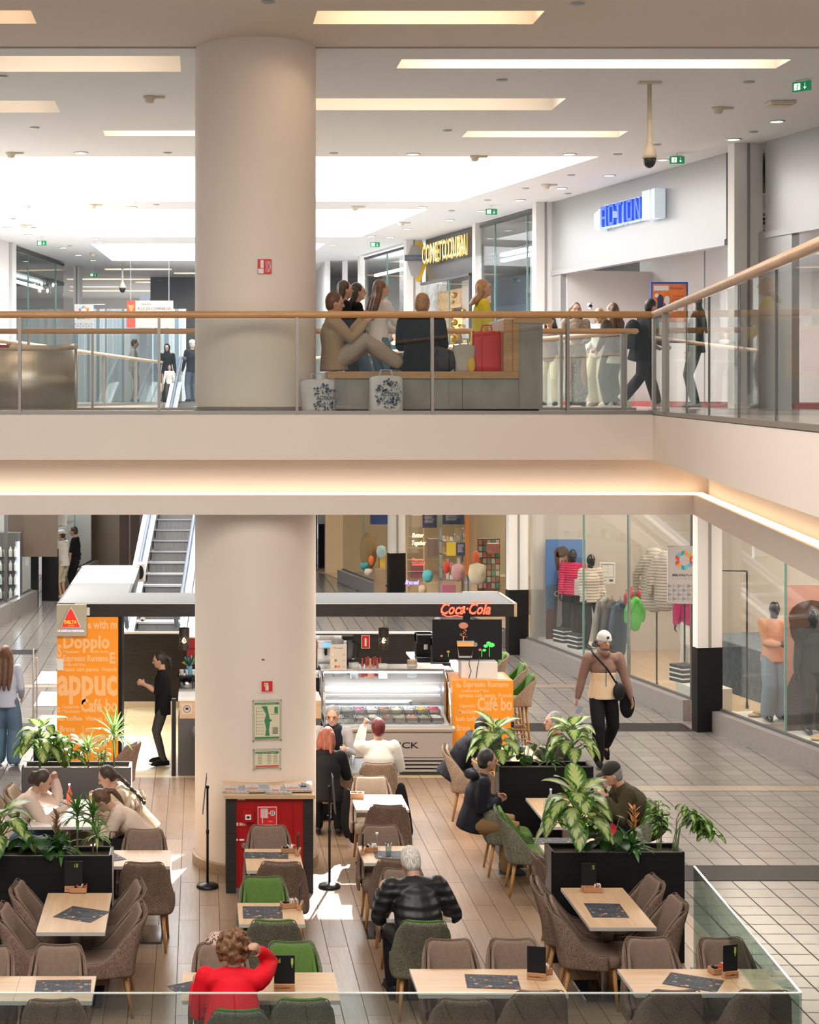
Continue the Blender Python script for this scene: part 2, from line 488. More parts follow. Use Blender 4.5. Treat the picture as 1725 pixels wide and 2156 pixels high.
# ceiling with skylights and slots
def GC(px, py): p = G(px, py, ZC); return p
slots = []
for xl, xr, yn, yf in ((668, 1147, 23, 51), (-60, 65, 22, 50), (-120, 379, 118, 151), (-100, 115, 212, 237), (846, 1667, 125, 144), (560, 1192, 207, 232), (985, 1323, 276, 289), (217, 500, 275, 286)):
    a = GC(xl, yn); b = GC(xr, yn); y1 = GC(0, yf).y
    slots.append((a.x, b.x, a.y, y1))
for y, a, b in ((52.0, -2.9, -.85), (53.7, -.8, 2.5), (56.5, -4.4, -1.6), (58.0, -2.2, 1.5), (60.5, -4.6, -2.6), (62.8, -4.8, -1.2)): slots.append((a, b, y, y + .6))
rect = lambda a, b, c, d: [(a, c), (b, c), (b, d), (a, d)]
sky1 = [(-8, 27.6), (6.45, 27.6), (5.15, 34.0), (-8, 34.0)]
sky2 = [(-3.85, 35.4), (4.75, 35.4), (3.93, 41.6), (-3.0, 41.6)]
sky3 = [(-2.77, 43.4), (3.2, 43.4), (2.9, 49), (-2.5, 49)]
sky0 = rect(-6, 4.5, 1, 13)
mb = MB(); holed(mb, [(-16, 18.9), (14, 18.9), (14, 75), (-16, 75)], [sky1, sky2, sky3] + [rect(*s) for s in slots[2:]], ZC, ZC + .3, top=False)
mc = MB(); holed(mc, [(-16, -8), (14, -8), (14, 18.9), (-16, 18.9)], [sky0] + [rect(*s) for s in slots[:2]], ZC, ZC + .3, top=False); struct('ceiling_front', mc, mat('ceiling_beige', (.78, .675, .58), .8))  # warm light on the near ceiling is put into this beige colour
mb.box(-16, 14, 75, 75.3, 5, 10)
for s in slots: mb.box(s[0] - .05, s[1] + .05, s[2] - .05, s[3] + .05, ZC + .3, ZC + .36)
for h in (sky0, sky1, sky2, sky3):
    n = len(h); mb.add([(p[0], p[1], ZC + .3) for p in h] + [(p[0], p[1], ZC + 1.35) for p in h], [(i, (i + 1) % n, n + (i + 1) % n, n + i) for i in range(n)])
struct('ceiling', mb, ceilm)
# added unseen deck above the skylights: its two openings shape where the sun falls
mb = MB(); holed(mb, [(-16, 20), (14, 20), (14, 75), (-16, 75)], [rect(1.1, 5.5, 30.6, 33.4), rect(.7, 2.9, 37.4, 40.1)], 10.7, 10.9); struct('ceiling_roof_deck', mb, grey)
mb = MB(); mb.box(-16, 14, 18.9, 18.93, ZC - .015, ZC); struct('trim_3', mb, mat('seam_grey', (.45, .40, .36), .6))
where = ['the wide slot right of the column top, nearest the camera', 'the slot in the top left corner of the ceiling', 'the long slot left of the column',
         'the shorter slot under the long left one', 'the very long slot above the camera dome', 'the slot running right from behind the column',
         'the short slot left of the camera pole', 'the thin slot ending at the left of the column']
for i, s in enumerate(slots):
    mb = MB(); mb.box(s[0] + .1, s[1] - .1, s[2] + .04, s[2] + .14, ZC + .20, ZC + .26)
    o = mb.build('ceiling_light', warm_s)
    if i < 8: tag(o, 'warm strip lamp recessed in ' + where[i], 'ceiling light', 'warm lamps in the ceiling slots')
    else: tag(o, 'warm strip lamp in a thin slot of the far hall ceiling, ' + ('nearest of six', 'second nearest', 'third nearest', 'fourth nearest', 'fifth nearest', 'farthest of six')[i - 8], 'ceiling light', 'warm lamps of the far hall')

# column
cX, cY, cR = .623, 19.03, .672
mb = MB(); mb.lathe((cX, cY, 0), [(cR, 0), (cR, 3.93)], 64); mb.lathe((cX, cY, 0), [(cR, 5.0), (cR, ZC)], 64)
o = struct('wall_column', mb, colm, smooth=True); q = o.modifiers.new('e', 'EDGE_SPLIT')
mb = MB(); mb.lathe((cX, cY, 0), [(cR + .03, 0), (cR + .03, .13), (cR, .14)], 64, 0); struct('baseboard_column', mb, wood('baseboard_wood', (.30, .19, .11), (.42, .29, .18), axis=0))
mb = MB(); mb.lathe((cX, cY, 5.0), [(cR + .012, 0), (cR + .012, .07), (cR, .075)], 64, 0); struct('baseboard_column_upper', mb, sill_m)

# side walls and shops
def pilaster(W, px, n, z0, z1, thick=.16, off=-.36, groove=True, base=1.3):
    D = W.D(px); a = MB()
    W.box(a, D, D + thick, off, .05, z0 + (base or 0), z1, 0)
    if base: W.box(a, D - .01, D + thick + .01, off - .01, .05, z0, z0 + base, 1)
    if groove: W.box(a, D - .012, D + .01, off * .45 - .02, off * .45 + .025, z0 + (base or 0), z1, 2)
    struct('trim_%d' % n, a, [white, blackp, mat('groove_grey', (.30, .28, .27), .5)])


def glazing(W, pa, pb, n, z0, z1, cuts=(), gm=None, sill=True, off=0, frame=True):
    """shop window between picture columns pa and pb"""
    Da, Db = sorted((W.D(pa), W.D(pb)))
    t = MB(); W.box(t, Da, Db, off, off + .02, z0, z1); o = struct('window_%d' % n, t, gm or gl_shop)
    f = MB()
    if frame:
        W.box(f, Da, Db, off - .02, off + .05, z1 - .06, z1); W.box(f, Da, Db, off - .02, off + .04, z0, z0 + .03)
        W.box(f, Da, Da + .04, off - .02, off + .05, z0, z1)
    for c in cuts: D = W.D(c); W.box(f, D - .008, D + .008, off - .008, off + .03, z0, z1, 1)
    f.build('window_frame', [dkgrey, mat('glass_edge', (.20, .34, .30), .2)], o)
    if sill: t = MB(); W.box(t, Da, Db, off - .16, off + .02, 0, z0); struct('trim_%d' % (n + 40), t, sill_m)
    return o


# lower right: fashion shop, right of the gift shop
for i, px in enumerate((1515, 1108, 850)): pilaster(RL, px, 4 + i, 0, 3.93)
glazing(RL, 1880, 1520, 1, .33, 3.93, (1653,)); glazing(RL, 1458, 1111, 2, .33, 3.93, (1228, 1322))
glazing(RL, 1068, 853, 3, .33, 3.93, (925, 985)); glazing(RL, 822, 722, 4, .33, 3.93, (765,))
inw = mat('shop_wall', (.66, .60, .55), .7); inw2 = mat('shop_wall_cream', (.62, .50, .33), .7)
mb = MB()
for D0, D1 in ((20, 34.3), (35.3, 50)):
    RL.box(mb, D0, D1, 4.2, 4.4, 0, 3.93, 0 if D0 < 30 else 1)
    RL.box(mb, D1 - .1, D1, .1, 4.2, 0, 3.93, 0 if D0 < 30 else 1)
struct('wall_right_shops', mb, [inw, inw2])
mb = MB(); RL.box(mb, 19, 51, .03, 4.4, .0, .02); struct('floor_shops', mb, shopfloor)
for i, (D0, D1, o0, e) in enumerate(((21.5, 25, .8, 4), (26, 33, .9, 4), (36, 41, .8, 4.5), (42.5, 47, .8, 4))):  # added glowing strips that brighten the right shop interiors
    a = RL.p(D0, o0 + .9, 3.85); b = RL.p(D1, o0 + .9, 3.85)
    mb = MB(); RL.box(mb, D0, D1, o0 + .6, o0 + .85, 3.84, 3.9)
    tag(mb.build('shop_ceiling_light', mat('shop_lamp', (1, .88, .72), .5, emit=34)),
        ['bright lamp strip above the mannequins of the right edge window', 'bright lamp strip over the sportswear window', 'warm lamp strip over the gift shop window', 'warm lamp strip over the far gift shop window'][i], 'shop light')
# lower back and left
mb = MB()
mb.box(-12, 3.62, 52.5, 52.8, 0, 3.93, 0); mb.box(3.6, 6, 51.8, 52.1, 1.28, 3.93, 1); mb.box(3.6, 4.05, 51.7, 51.8, 0, 1.3, 2); mb.box(4.05, 6, 51.78, 52.1, 0, 1.3, 1)
mb.box(-4, -1.2, 50.0, 50.2, 0, 3.93, 0)
struct('wall_back', mb, [mat('brown_wall', (.20, .145, .11), .6), white, blackp])
for i, px in enumerate((92, 217)): pilaster(LL, px, 10 + i, 0, 3.93, off=-.34)
pilaster(LL, 69, 13, 0, 3.93, off=-.1, groove=False)
glazing(LL, 9, -90, 5, .42, 3.93); glazing(LL, 66, 13, 6, .42, 3.93); glazing(LL, 198, 94, 7, .42, 3.93, (158,))
mb = MB(); LL.box(mb, 38, 52, 2.4, 2.6, 0, 3.93, 0); LL.box(mb, 42.7, 42.85, .05, 2.4, 0, 3.93, 1); LL.box(mb, 49.4, 49.5, .05, 2.4, 0, 3.93, 1)
struct('wall_left_shops', mb, [mat('shop_wall_cool', (.50, .56, .58), .7), inw])
for i, (D0, D1) in enumerate(((38.5, 42), (43.5, 49))):  # strips added to brighten the left shop windows
    mb = MB(); LL.box(mb, D0, D1, .7, .9, 3.84, 3.9)
    tag(mb.build('shop_ceiling_light', mat('shop_lamp_cool', (.9, .97, 1), .5, emit=75)), ['cool lamp strip in the left edge shop window', 'cool lamp strip in the jewellery window'][i], 'shop light')

# upper right shops
pz = ZC
for i, (px, off) in enumerate(((1600, -.42), (1165, -.36), (1010, -.1), (885, -.36), (765, -.1))): pilaster(RU, px, 20 + i, 5.0, pz, base=0, off=off, thick=.2, groove=off < -.2)
alu = mat('grey_metal_cladding', (.38, .375, .375), .35, .35)
mb = MB(); D1, D2 = RU.D(1532), RU.D(1165)
RU.box(mb, D1, D2, -.02, .1, 7.66, ZC); RU.box(mb, D1, D2, -.05, .12, 7.58, 7.68); RU.box(mb, D2 - .42, D2, -.02, .1, 5, 7.66)
RU.box(mb, RU.D(1725) - 3, RU.D(1600) - .2, -.02, .1, 7.66, ZC); RU.box(mb, RU.D(1725) - 3, RU.D(1600) - .2, -.05, .12, 7.58, 7.68); RU.box(mb, RU.D(1600) - .95, RU.D(1600), -.02, .1, 5, 7.66)
struct('wall_right_upper', mb, alu)
mb = MB(); RU.box(mb, 12, D2 + .1, 1.9, 2.0, 5, 8.2, 0); RU.box(mb, D2 - .45, D2 - .40, .1, 1.9, 5, 7.66, 0); RU.box(mb, 12, 60, 4.0, 4.2, 5, ZC, 0)
RU.box(mb, D2 - 2.62, D2 - 2.60, 1.885, 1.9, 5, 8.2, 1); RU.box(mb, D2 - 4.05, D2 - 3.99, 1.86, 1.9, 5, 8.2, 1)
RU.box(mb, 12, D2, .0, 1.9, 5.0, 5.08, 2)
struct('wall_action_lobby', mb, [white, grey, mat('dark_red_base', (.25, .02, .02), .5)])
mb = MB(); RU.box(mb, 12, D2, .2, 1.9, 8.3, 8.32, 0)
for k in range(5): RU.box(mb, 14, D2, .4 + .33 * k, .45 + .33 * k, 8.0, 8.06, 1)
struct('ceiling_action_lobby', mb, [dkgrey, blackm])
for i, (D0, D1) in enumerate(((19.6, 21.0), (21.6, 23.3), (28.6, 30.2), (17.0, 19.0))):
    mb = MB(); RU.box(mb, D0, D1, 1.1, 1.22, 7.92, 7.98)
    tag(mb.build('batten_light', mat('batten_lamp', (.95, .98, 1), .5, emit=14)), ['left white batten lamp inside the doorway at the right edge', 'second white batten lamp inside the right edge doorway', 'white batten lamp behind the blue lettered shop front', 'white batten lamp at the right picture edge'][i], 'light')
glazing(RU, 1125, 1012, 11, 5.05, ZC - .05, (1042, 1110), sill=False); glazing(RU, 990, 887, 12, 5.05, 7.98, (945,), sill=False)
glazing(RU, 862, 768, 13, 5.05, ZC - .05, (815,), sill=False)
mb = MB(); RU.box(mb, RU.D(1010), RU.D(1125), 1.2, 1.3, 5, 8.3, 0); RU.box(mb, RU.D(1010), RU.D(1125), .1, 1.3, 8.3, 8.35, 1)
RU.box(mb, RU.D(992), RU.D(887), .12, .2, 8.0, ZC, 1); RU.box(mb, RU.D(992), RU.D(887), 1.5, 1.6, 5, 8.0, 2)
RU.box(mb, RU.D(862), RU.D(768), 1.0, 1.1, 5, ZC, 3)
struct('wall_right_upper_interiors', mb, [mat('pale_interior', (.62, .68, .68), .5), mat('charcoal_interior', (.06, .058, .058), .3), mat('blue_grey_interior', (.20, .24, .33), .5),
       mat('patterned_wallpaper', (.48, .44, .42), .6, var=.4, vscale=(9, 9, 9))])
mb = MB(); mb.box(2.0, 6, 56, 56.2, 5, ZC, 0); mb.box(-16, 6, 68, 68.2, 5, ZC, 0); mb.box(-1.6, -1.4, 45.5, 56, 5, 7.9, 1); mb.box(-1.6, 2, 55.8, 56, 5, ZC, 1)
mb.box(3.6, 3.75, 49, 56, 5, ZC, 0); mb.box(4.1, 4.25, 49, 49.1, 5, ZC, 0)
struct('wall_back_upper', mb, [white, mat('slate_wall', (.16, .18, .21), .5)])
# upper left shop
pilaster(LU, 18, 27, 5.0, pz, base=0, off=-.1, thick=.4, groove=False); pilaster(LU, 158, 28, 5.0, pz, base=0, off=-.12, thick=.5)
glazing(LU, 134, 21, 14, 5.05, ZC - .05, (60, 118), sill=False)
mb = MB(); LU.box(mb, 40, 50, 1.8, 1.9, 5, ZC, 0); LU.box(mb, 40, 50, .1, 1.8, 8.4, 8.5, 0); LU.box(mb, 30, 43, -.05, .1, 5, ZC, 1)
struct('wall_left_upper', mb, [mat('dark_green_grey_interior', (.10, .12, .12), .4), white])
# pale striped glass hoarding and white hall end, far on the left
mb = MB(); random.seed(3)
x = -3.75
while x < -.4:
    wd = random.uniform(.03, .13); mb.box(x, x + wd - .006, 50.5, 50.56, 5, 7.75, random.choice((0, 0, 1, 1, 2, 3))); x += wd
struct('wall_striped_screen', mb, [mat('stripe_white', (.80, .84, .86), .3), mat('stripe_ice', (.55, .66, .72), .3), mat('stripe_steel', (.24, .33, .40), .3), mat('stripe_pale', (.68, .74, .76), .3)])


# ---------------------------------------------------------------- railings
def railing(name, label, pts, posts, zf=5.0, rail_z=1.05, rm=rail_w, joints=(), shoe=True, postw=.03, cat='railing'):
    """pts: two plan points; posts: fractions with a steel post; joints: fractions where two panes meet"""
    t = thing(name, label, cat, (pts[0][0], pts[0][1], zf))
    d = V((pts[1][0] - pts[0][0], pts[1][1] - pts[0][1], 0)); L = d.length; d.normalize(); nrm = V((-d.y, d.x, 0))
    MB().tube([(0, 0, rail_z), d * L + V((0, 0, rail_z))], .038, 12).build('handrail', rm, t, smooth=True)
    cuts = sorted(set([0, 1] + list(posts) + list(joints)))
    for a, b in zip(cuts, cuts[1:]):
        if (b - a) * L < .1: continue
        q0 = d * (a * L + .018); q1 = d * (b * L - .018)
        m = MB(); m.prism([(q0 + nrm * .006)[:2], (q1 + nrm * .006)[:2], (q1 - nrm * .006)[:2], (q0 - nrm * .006)[:2]], .03, rail_z - .05)
        m.build('glass_panel', gl_rail, t)
    for f in posts:
        p = d * f * L; m = MB()
        a = d * postw / 2; b = nrm * .035
        m.prism([(p - a - b)[:2], (p + a - b)[:2], (p + a + b)[:2], (p - a + b)[:2]], 0, rail_z - .03); m.build('post', post_m, t)
    for f in joints:
        p = d * f * L; m = MB(); a = d * .005; b = nrm * .009
        m.prism([(p - a - b)[:2], (p + a - b)[:2], (p + a + b)[:2], (p - a + b)[:2]], .03, rail_z - .05); m.build('joint', dkgrey, t)
    if shoe:
        m = MB(); e = d * L; b = nrm * .025
        m.prism([(-b)[:2], (e - b)[:2], (e + b)[:2], b[:2]], 0, .035); m.build('base_shoe', post_m, t)
    return t


x0, x1 = -5.5, eR1(18.05) - .0
fx = lambda px: ((px - CX) / 199.4 - x0) / (x1 - x0)
railing('glass_railing', 'glass railing with straight oak handrail along the near edge of the upper floor', ((x0, 18.05), (x1, 18.05)), [fx(p) for p in (42, 335, 625, 910, 1195, 1377)])
Lr = 11.5
fj = []
for px in (1403, 1448, 1495, 1558, 1637):
    k = (px - CX) / F; D = (4.80 - .157 * 18.0) / (k - .157); fj.append((18.05 - D) / Lr)
railing('glass_railing', 'glass railing with pale oak handrail rising to the right picture edge', ((eR1(18.05, .02), 18.05), (eR1(18.05 - Lr, .02), 18.05 - Lr)), [fj[0]], rm=rail_p, joints=fj[1:])
x0, x1 = eL2(22.75), eR2(22.75)
fx = lambda px: ((px - CX) * 22.75 / F - x0) / (x1 - x0)
railing('glass_railing', 'second glass railing with oak handrail behind the bench', ((x0, 22.75), (x1, 22.75)), [fx(p) for p in (60, 195, 720, 1010, 1182, 1310)] + [.985])
railing('glass_railing', 'glass railing along the left side of the escalator opening', ((eL2(23), 23), (eL2(44.5), 44.5)), [.2, .4, .6, .8], rm=rail_p)
railing('glass_railing', 'glass railing along the right side of the escalator opening', ((eR2(23), 23), (eR2(44.5), 44.5)), [.15, .3, .45, .6, .8], rm=rail_p)

for i, (W, D0, D1, z) in enumerate(((RU, 35.0, 38.3, 8.25), (RU, 43.5, 48, 8.6), (LU, 43.5, 49, 8.3))):  # added strips to lift the dark interiors of the upper shops
    m = MB(); W.box(m, D0, D1, .5, .6, z - .06, z); tag(m.build('shop_ceiling_light', MAT['batten_lamp']), ('white lamp strip inside the pale glass upper shop', 'white lamp strip inside the patterned wall shop', 'white lamp strip inside the upper left glass shop')[i], 'shop light')
# ---------------------------------------------------------------- chairs
def sm(t): t = min(1, max(0, t)); return t * t * (3 - 2 * t)


def shell_pt(u, z, H, zs, w0=.235, w1=.196, d=.235):
    """point on the wrapped shell: u -1..1 from one arm front round the back to the other"""
    t = sm((z - zs + .05) / (H - zs)); a = abs(u); sg = 1 if u >= 0 else -1
    if a <= .5:
        x = w0 * (a / .5) ** .9 * .97; y = -d * (1 - .10 * (a / .5) ** 4)
    else:
        q = (a - .5) / .5; x = w0 * (.97 + .05 * math.sin(min(1, q * 2) * PI / 2)); y = -d * .90 + q * (d + .12)
    x *= 1 + (w1 / w0 - 1) * t
    lean = .34 * max(0, z - zs) ** 1.25
    return V((x * sg, y - lean, z))


def shell_top(u, H, zs):
    a = abs(u)
    if a <= .34: return H - .010 + .010 * (a / .34) ** 2
    if a <= .5: q_ = (a - .34) / .16; return H - .055 * (1 - math.sqrt(max(0, 1 - q_ * q_)))
    return zs + .035 + (H - .055 - zs - .035) * (1 - sm((a - .495) / .40)) ** 1.35


def chair(name, label, shellm, fabm, H=.88, zs=.44, legs=.40, stool=False, group=None):
    t = thing(name, label, 'stool' if stool else 'chair', group=group)
    NU, NV = 28, 8
    m = MB(); vs = []; fs = []
    for i in range(NU + 1):
        u = -1 + 2 * i / NU; top = shell_top(u, H, zs); bot = zs - .085
        for j in range(NV + 1): vs.append(shell_pt(u, bot + (top - bot) * j / NV, H, zs))
    for i in range(NU):
        for j in range(NV): a = i * (NV + 1) + j; fs.append((a, a + 1, a + NV + 2, a + NV + 1))
    m.add(vs, fs); m.build('outer_shell', shellm, t, smooth=True, solid=.028, soff=-1, sub=1)
    m = MB(); vs = []; fs = []                                  # inner upholstery hugging the shell
    for i in range(NU + 1):
        u = -.93 + 1.86 * i / NU; top = shell_top(u, H, zs) - .004
        for j in range(NV + 1):
            z = zs + .0 + (top - zs - .0) * j / NV; p = shell_pt(u, z, H, zs); p.x *= .93; p.y += .022 if abs(u) < .5 else .0; vs.append(p)
    for i in range(NU):
        for j in range(NV): a = i * (NV + 1) + j; fs.append((a, a + 1, a + NV + 2, a + NV + 1))
    m.add(vs, fs); m.build('backrest', fabm, t, smooth=True, solid=.03, soff=1, sub=1)
    m = MB(); m.tube([shell_pt(-1 + 2 * i / 40, shell_top(-1 + 2 * i / 40, H, zs) + .002, H, zs) for i in range(41)], .0045, 5)
    m.build('piping', pipe_m if fabm is not fb_g else fb_g, t, smooth=True)
    m = MB(); n = 24; rings = []
    for z, k in ((zs - .075, .95), (zs - .06, 1), (zs - .01, 1), (zs + .012, .95), (zs + .022, .8)):
        for j in range(n):
            a = 2 * PI * j / n; c, s_ = math.cos(a), math.sin(a); e = .35
            rings.append((k * .225 * abs(c) ** e * (1 if c > 0 else -1), .02 + k * .235 * abs(s_) ** e * (1 if s_ > 0 else -1), z))
    m.add(rings, [(i * n + j, i * n + (j + 1) % n, (i + 1) * n + (j + 1) % n, (i + 1) * n + j) for i in range(4) for j in range(n)] + [list(range(n))[::-1], list(range(4 * n, 5 * n))])
    m.build('seat', fabm, t, smooth=True)
    for sx in (-1, 1):
        for y0, y1 in ((.19, .225), (-.17, -.235)):
            m = MB(); m.cyl((sx * .165, y0, legs - .02), (sx * .195, y1, 0), .022, .012, 8); m.build('leg', legw, t, smooth=True)
    if stool:
        for z in (.22, .36):
            f = 1 - z / legs; a = .165 + .03 * f; yf = .19 + .035 * f; yr = -.17 - .065 * f
            for p, q in (((-a, yf, z), (a, yf, z)), ((-a, yr, z), (a, yr, z)), ((-a, yf, z), (-a, yr, z)), ((a, yf, z), (a, yr, z))):
                MB().cyl(p, q, .011, .011, 6).build('stretcher', legw, t)
    return t


proto = {}


def put_chair(kind, px, py, rz, label, group=None, zt=None, H=.88):
    """px,py: picture position of the middle of the top of the backrest"""
    p = G(px, py, H); off = shell_pt(0, H, H, .44); r = math.radians(rz)
    loc = p - V((off.x * math.cos(r) - off.y * math.sin(r), off.x * math.sin(r) + off.y * math.cos(r), H)); loc.z = .012
    if kind not in proto:
        s_, f = {'b': (tw_b, fb_b), 'g': (tw_g, fb_g), 'l': (tw_l, fb_l)}[kind]
        proto[kind] = t = chair('dining_chair', label, s_, f); t.location = loc; t.rotation_euler = (0, 0, r)
        if group: t['group'] = group
        return t
    return dup(proto[kind], loc, r, label, group)


g1, g2 = 'brown upholstered cafe chairs', 'green upholstered cafe chairs'
for k, px, py, rz, lb in (
    ('b', -22, 1992, 176, 'brown chair cut by the left picture edge, behind the bottom left long table'),
    ('b', 125, 1990, 180, 'brown chair facing us behind the bottom left long table'),
    ('b', 943, 1979, 181, 'brown chair facing us, left one behind the bottom middle table'),
    ('b', 1078, 1978, 180, 'brown chair facing us, right one behind the bottom middle table'),
    ('b', 1362, 1975, 180, 'brown chair facing us, left one behind the bottom right table'),
    ('b', 1516, 1976, 183, 'brown chair facing us beside the glass screen, behind the bottom right table'),
    ('b', 462, 1987, 184, 'brown chair with the leopard print coat hung over it'),
    ('g', 614, 1984, 180, 'green chair facing us behind the table with the number sixteen board'),
    ('g', 554, 1847, 181, 'green chair facing us in front of the red hose cabinet'),
    ('b', 565, 1739, 180, 'brown chair facing us directly against the red hose cabinet'),
    ('b', 800, 1739, 180, 'brown chair facing us at the table with the water bottle'),
    ('l', 780, 1636, 180, 'pale chair facing us behind the small white table'),
    ('b', 305, 1747, 180, 'brown chair facing us at the table beside the left planter'),
    ('b', 846, 1830, 180, 'brown chair facing us opposite the white haired man'),
    ('b', 112, 2108, 2, 'tweed backed chair seen from behind, bottom left corner'),
    ('g', 502, 2130, 0, 'olive tweed chair from behind at the bottom edge under the woman in red'),
    ('g', 640, 2107, 0, 'olive tweed chair from behind, right of the woman in red'),
    ('b', 980, 2106, -2, 'tweed backed chair from behind, left one before the bottom middle table'),
    ('b', 1138, 2090, 2, 'tweed backed chair from behind, right one before the bottom middle table'),
    ('b', 1425, 2089, 0, 'tweed backed chair from behind, left one before the bottom right table'),
    ('b', 1610, 2089, -2, 'tweed backed chair from behind, right one before the bottom right table'),
    ('g', 577, 1940, -2, 'olive tweed chair from behind at the small table with folded menu'),
    ('b', 592, 1817, -3, 'brown tweed chair from behind at the table before the hose cabinet'),
    ('b', 838, 1811, -4, 'brown tweed chair from behind at the table with the water bottle'),
    ('b', 817, 1697, -5, 'brown tweed chair from behind at the small white table'),
    ('l', 702, 1606, -2, 'sand tweed chair of the woman in black with patterned sleeves'),
    ('l', 797, 1608, -2, 'sand tweed chair of the woman in the white jumper'),
    ('g', 893, 1942, -4, 'olive tweed chair of the white haired man in the puffer jacket'),
    ('b', 303, 1818, -2, 'brown tweed chair from behind at the table right of the left planter'),
    ('b', 27, 1862, -96, 'brown chair left of table eighteen, nearer the planter'),
    ('b', -4, 1910, -94, 'brown chair left of table eighteen, at the picture edge'),
    ('b', 303, 1860, 100, 'brown chair right of table eighteen, nearer the planter'),
    ('b', 306, 1909, 97, 'brown chair right of table eighteen, nearest the camera'),
    ('b', 1120, 1853, -98, 'brown tweed chair left of the four seat table, beside the right planter'),
    ('b', 1150, 1894, -97, 'brown tweed chair left of the four seat table, nearest the camera'),
    ('b', 1388, 1850, 95, 'brown chair right of the four seat table, against the planter'),
    ('b', 1437, 1893, 94, 'brown chair right of the four seat table, beside the glass screen'),
    ('g', 1000, 1668, -92, 'green and tweed chair under the man in the navy hooded jacket'),
    ('g', 1044, 1703, -94, 'empty green and tweed chair beside the man in navy'),
    ('g', 1333, 1663, 92, 'green chair right of the man with the flat cap'),
    ('g', 1378, 1690, 92, 'green chair half hidden behind the variegated plant by the tile floor'),
    ('l', 933, 1572, -100, 'sand tweed chair under the dark clad man by the orange counter'),
    ('l', 1003, 1602, -80, 'sand tweed chair tucked behind the man in the navy jacket'),
    ('b', 1128, 1800, -85, 'brown chair hidden behind the left end of the right planter'),
    ('l', 302, 1670, 99, 'sunlit tweed chair of the girl with the plait'),
    ('l', 290, 1692, 98, 'sunlit tweed chair of the girl bending over the table'),
    ('l', 14, 1656, -98, 'sand tweed chair behind the girl with the hair clip'),
    ('b', 285, 1566, 65, 'brown tweed chair standing at the yellow floor beside the sunny planter'),
    ('l', 417, 1611, -90, 'pale chair peeping out left of the round column'),
    ('l', -25, 1670, -95, 'sand tweed chair at the left picture edge beyond the plants'),
): put_chair(k, px, py, rz, lb, {'b': g1, 'g': g2, 'l': 'sand tweed cafe chairs'}[k])

st = None
for px, py, rz, lb in ((1096, 1418, 90, 'green bar stool nearest the camera at the orange counter'), (1079, 1400, 90, 'second green bar stool at the orange counter'),
                       (1040, 1378, 90, 'green bar stool just right below the screen'), (1018, 1384, 90, 'green bar stool partly behind the screen')):
    D = {1096: 24.9, 1079: 25.9, 1040: 27.0, 1018: 27.7}[px]; X = (px - CX) * D / F; H = 5.2 - (py - CY) * D / F
    if st is None: st = chair('bar_stool', lb, tw_l, fb_g, H=1.14, zs=.78, legs=.74, stool=True); st['group'] = 'green bar stools'; o = st
    else: o = dup(st, (0, 0, 0), 0, lb)
    o.location = (X - .12, D, .005); o.rotation_euler = (0, 0, math.radians(rz))


# ---------------------------------------------------------------- tables
def table(name, label, x0, x1, y0, y1, top=oak, zt=.75, bases=None, split=None):
    cx_, cy_ = (x0 + x1) / 2, (y0 + y1) / 2; w_, d_ = x1 - x0, y1 - y0
    t = thing(name, label, 'table', (cx_, cy_, .012)); z = zt - .012
    m = MB(); m.box(-w_ / 2, w_ / 2, -d_ / 2, d_ / 2, z - .03, z - .001, 0); m.box(-w_ / 2 + .003, w_ / 2 - .003, -d_ / 2 + .003, d_ / 2 - .003, z - .002, z, 1)
    if split is not None: m.box(split - cx_ - .002, split - cx_ + .002, -d_ / 2, d_ / 2, z, z + .0008, 2)
    m.build('tabletop', [edge_m, top, mat('seam', (.3, .22, .15), .6)], t)
    for bx, by in bases or [(0, 0)]:
        MB().box(bx - .04, bx + .04, by - .04, by + .04, .015, z - .03).build('column', steel, t)
        MB().box(bx - min(.24, w_ / 2 - .03), bx + min(.24, w_ / 2 - .03), by - .26, by + .26, 0, .015).build('base_plate', [mat('base_chrome_dark', (.16, .16, .17), .15, .9)], t, bevel=.003)
    return t


zt = .75
def X_(px, y): return (px - CX) * y / F
def T_(label, xa, xb, ya, yb, top=oak, **k):
    """xa, xb: picture columns of the back corners; ya, yb: picture rows of the back and front edge"""
    Db, Df = G(0, ya, zt).y, G(0, yb, zt).y
    x0, x1 = X_(xa, Db), X_(xb, Db)
    table('cafe_table', label, x0, x1, Df, Db, top, **k); return (x0, x1, Df, Db)


tb = {}
tb['18'] = T_('four seat oak table with a menu and tray against the left planter', 101, 236, 1880, 1963, bases=[(0, 0)])
tb['n'] = T_('four seat oak table with a dark menu against the right planter', 1181, 1311, 1869, 1953)
tb['bl'] = T_('long oak table with a printed menu in the bottom left corner', -260, 203, 2055, 2108, oakx, split=-1.37, bases=[(-.5, 0), (.72, 0)])
tb['e'] = T_('oak table of the woman in red with the number sixteen board', 385, 703, 2047, 2107, oakx, bases=[(-.35, 0), (.38, 0)])
tb['m'] = T_('long oak table with menu and black board at the bottom middle', 862, 1164, 2040, 2094, oakx, split=2.55, bases=[(-.33, 0), (.33, 0)])
tb['r'] = T_('long oak table with a tilted menu at the bottom right', 1300, 1608, 2040, 2092, oakx, split=4.05, bases=[(-.33, 0), (.36, 0)])
tb['f'] = T_('small oak table with menu before the green chair', 500, 634, 1901, 1946)
tb['g'] = T_('small oak table before the red hose cabinet', 515, 630, 1787, 1833)
tb['b'] = T_('small oak table right behind the left planter', 222, 360, 1790, 1824)
tb['c'] = T_('sunlit white topped table of the three girls', 82, 216, 1683, 1741, mat('white_tabletop', (.80, .74, .68), .35))
tb['i'] = T_('small oak table with water bottle and glass', 754, 870, 1781, 1817)
tb['j'] = T_('small white topped table with a napkin box', 738, 846, 1673, 1705, mat('white_tabletop', (.80, .74, .68), .35))
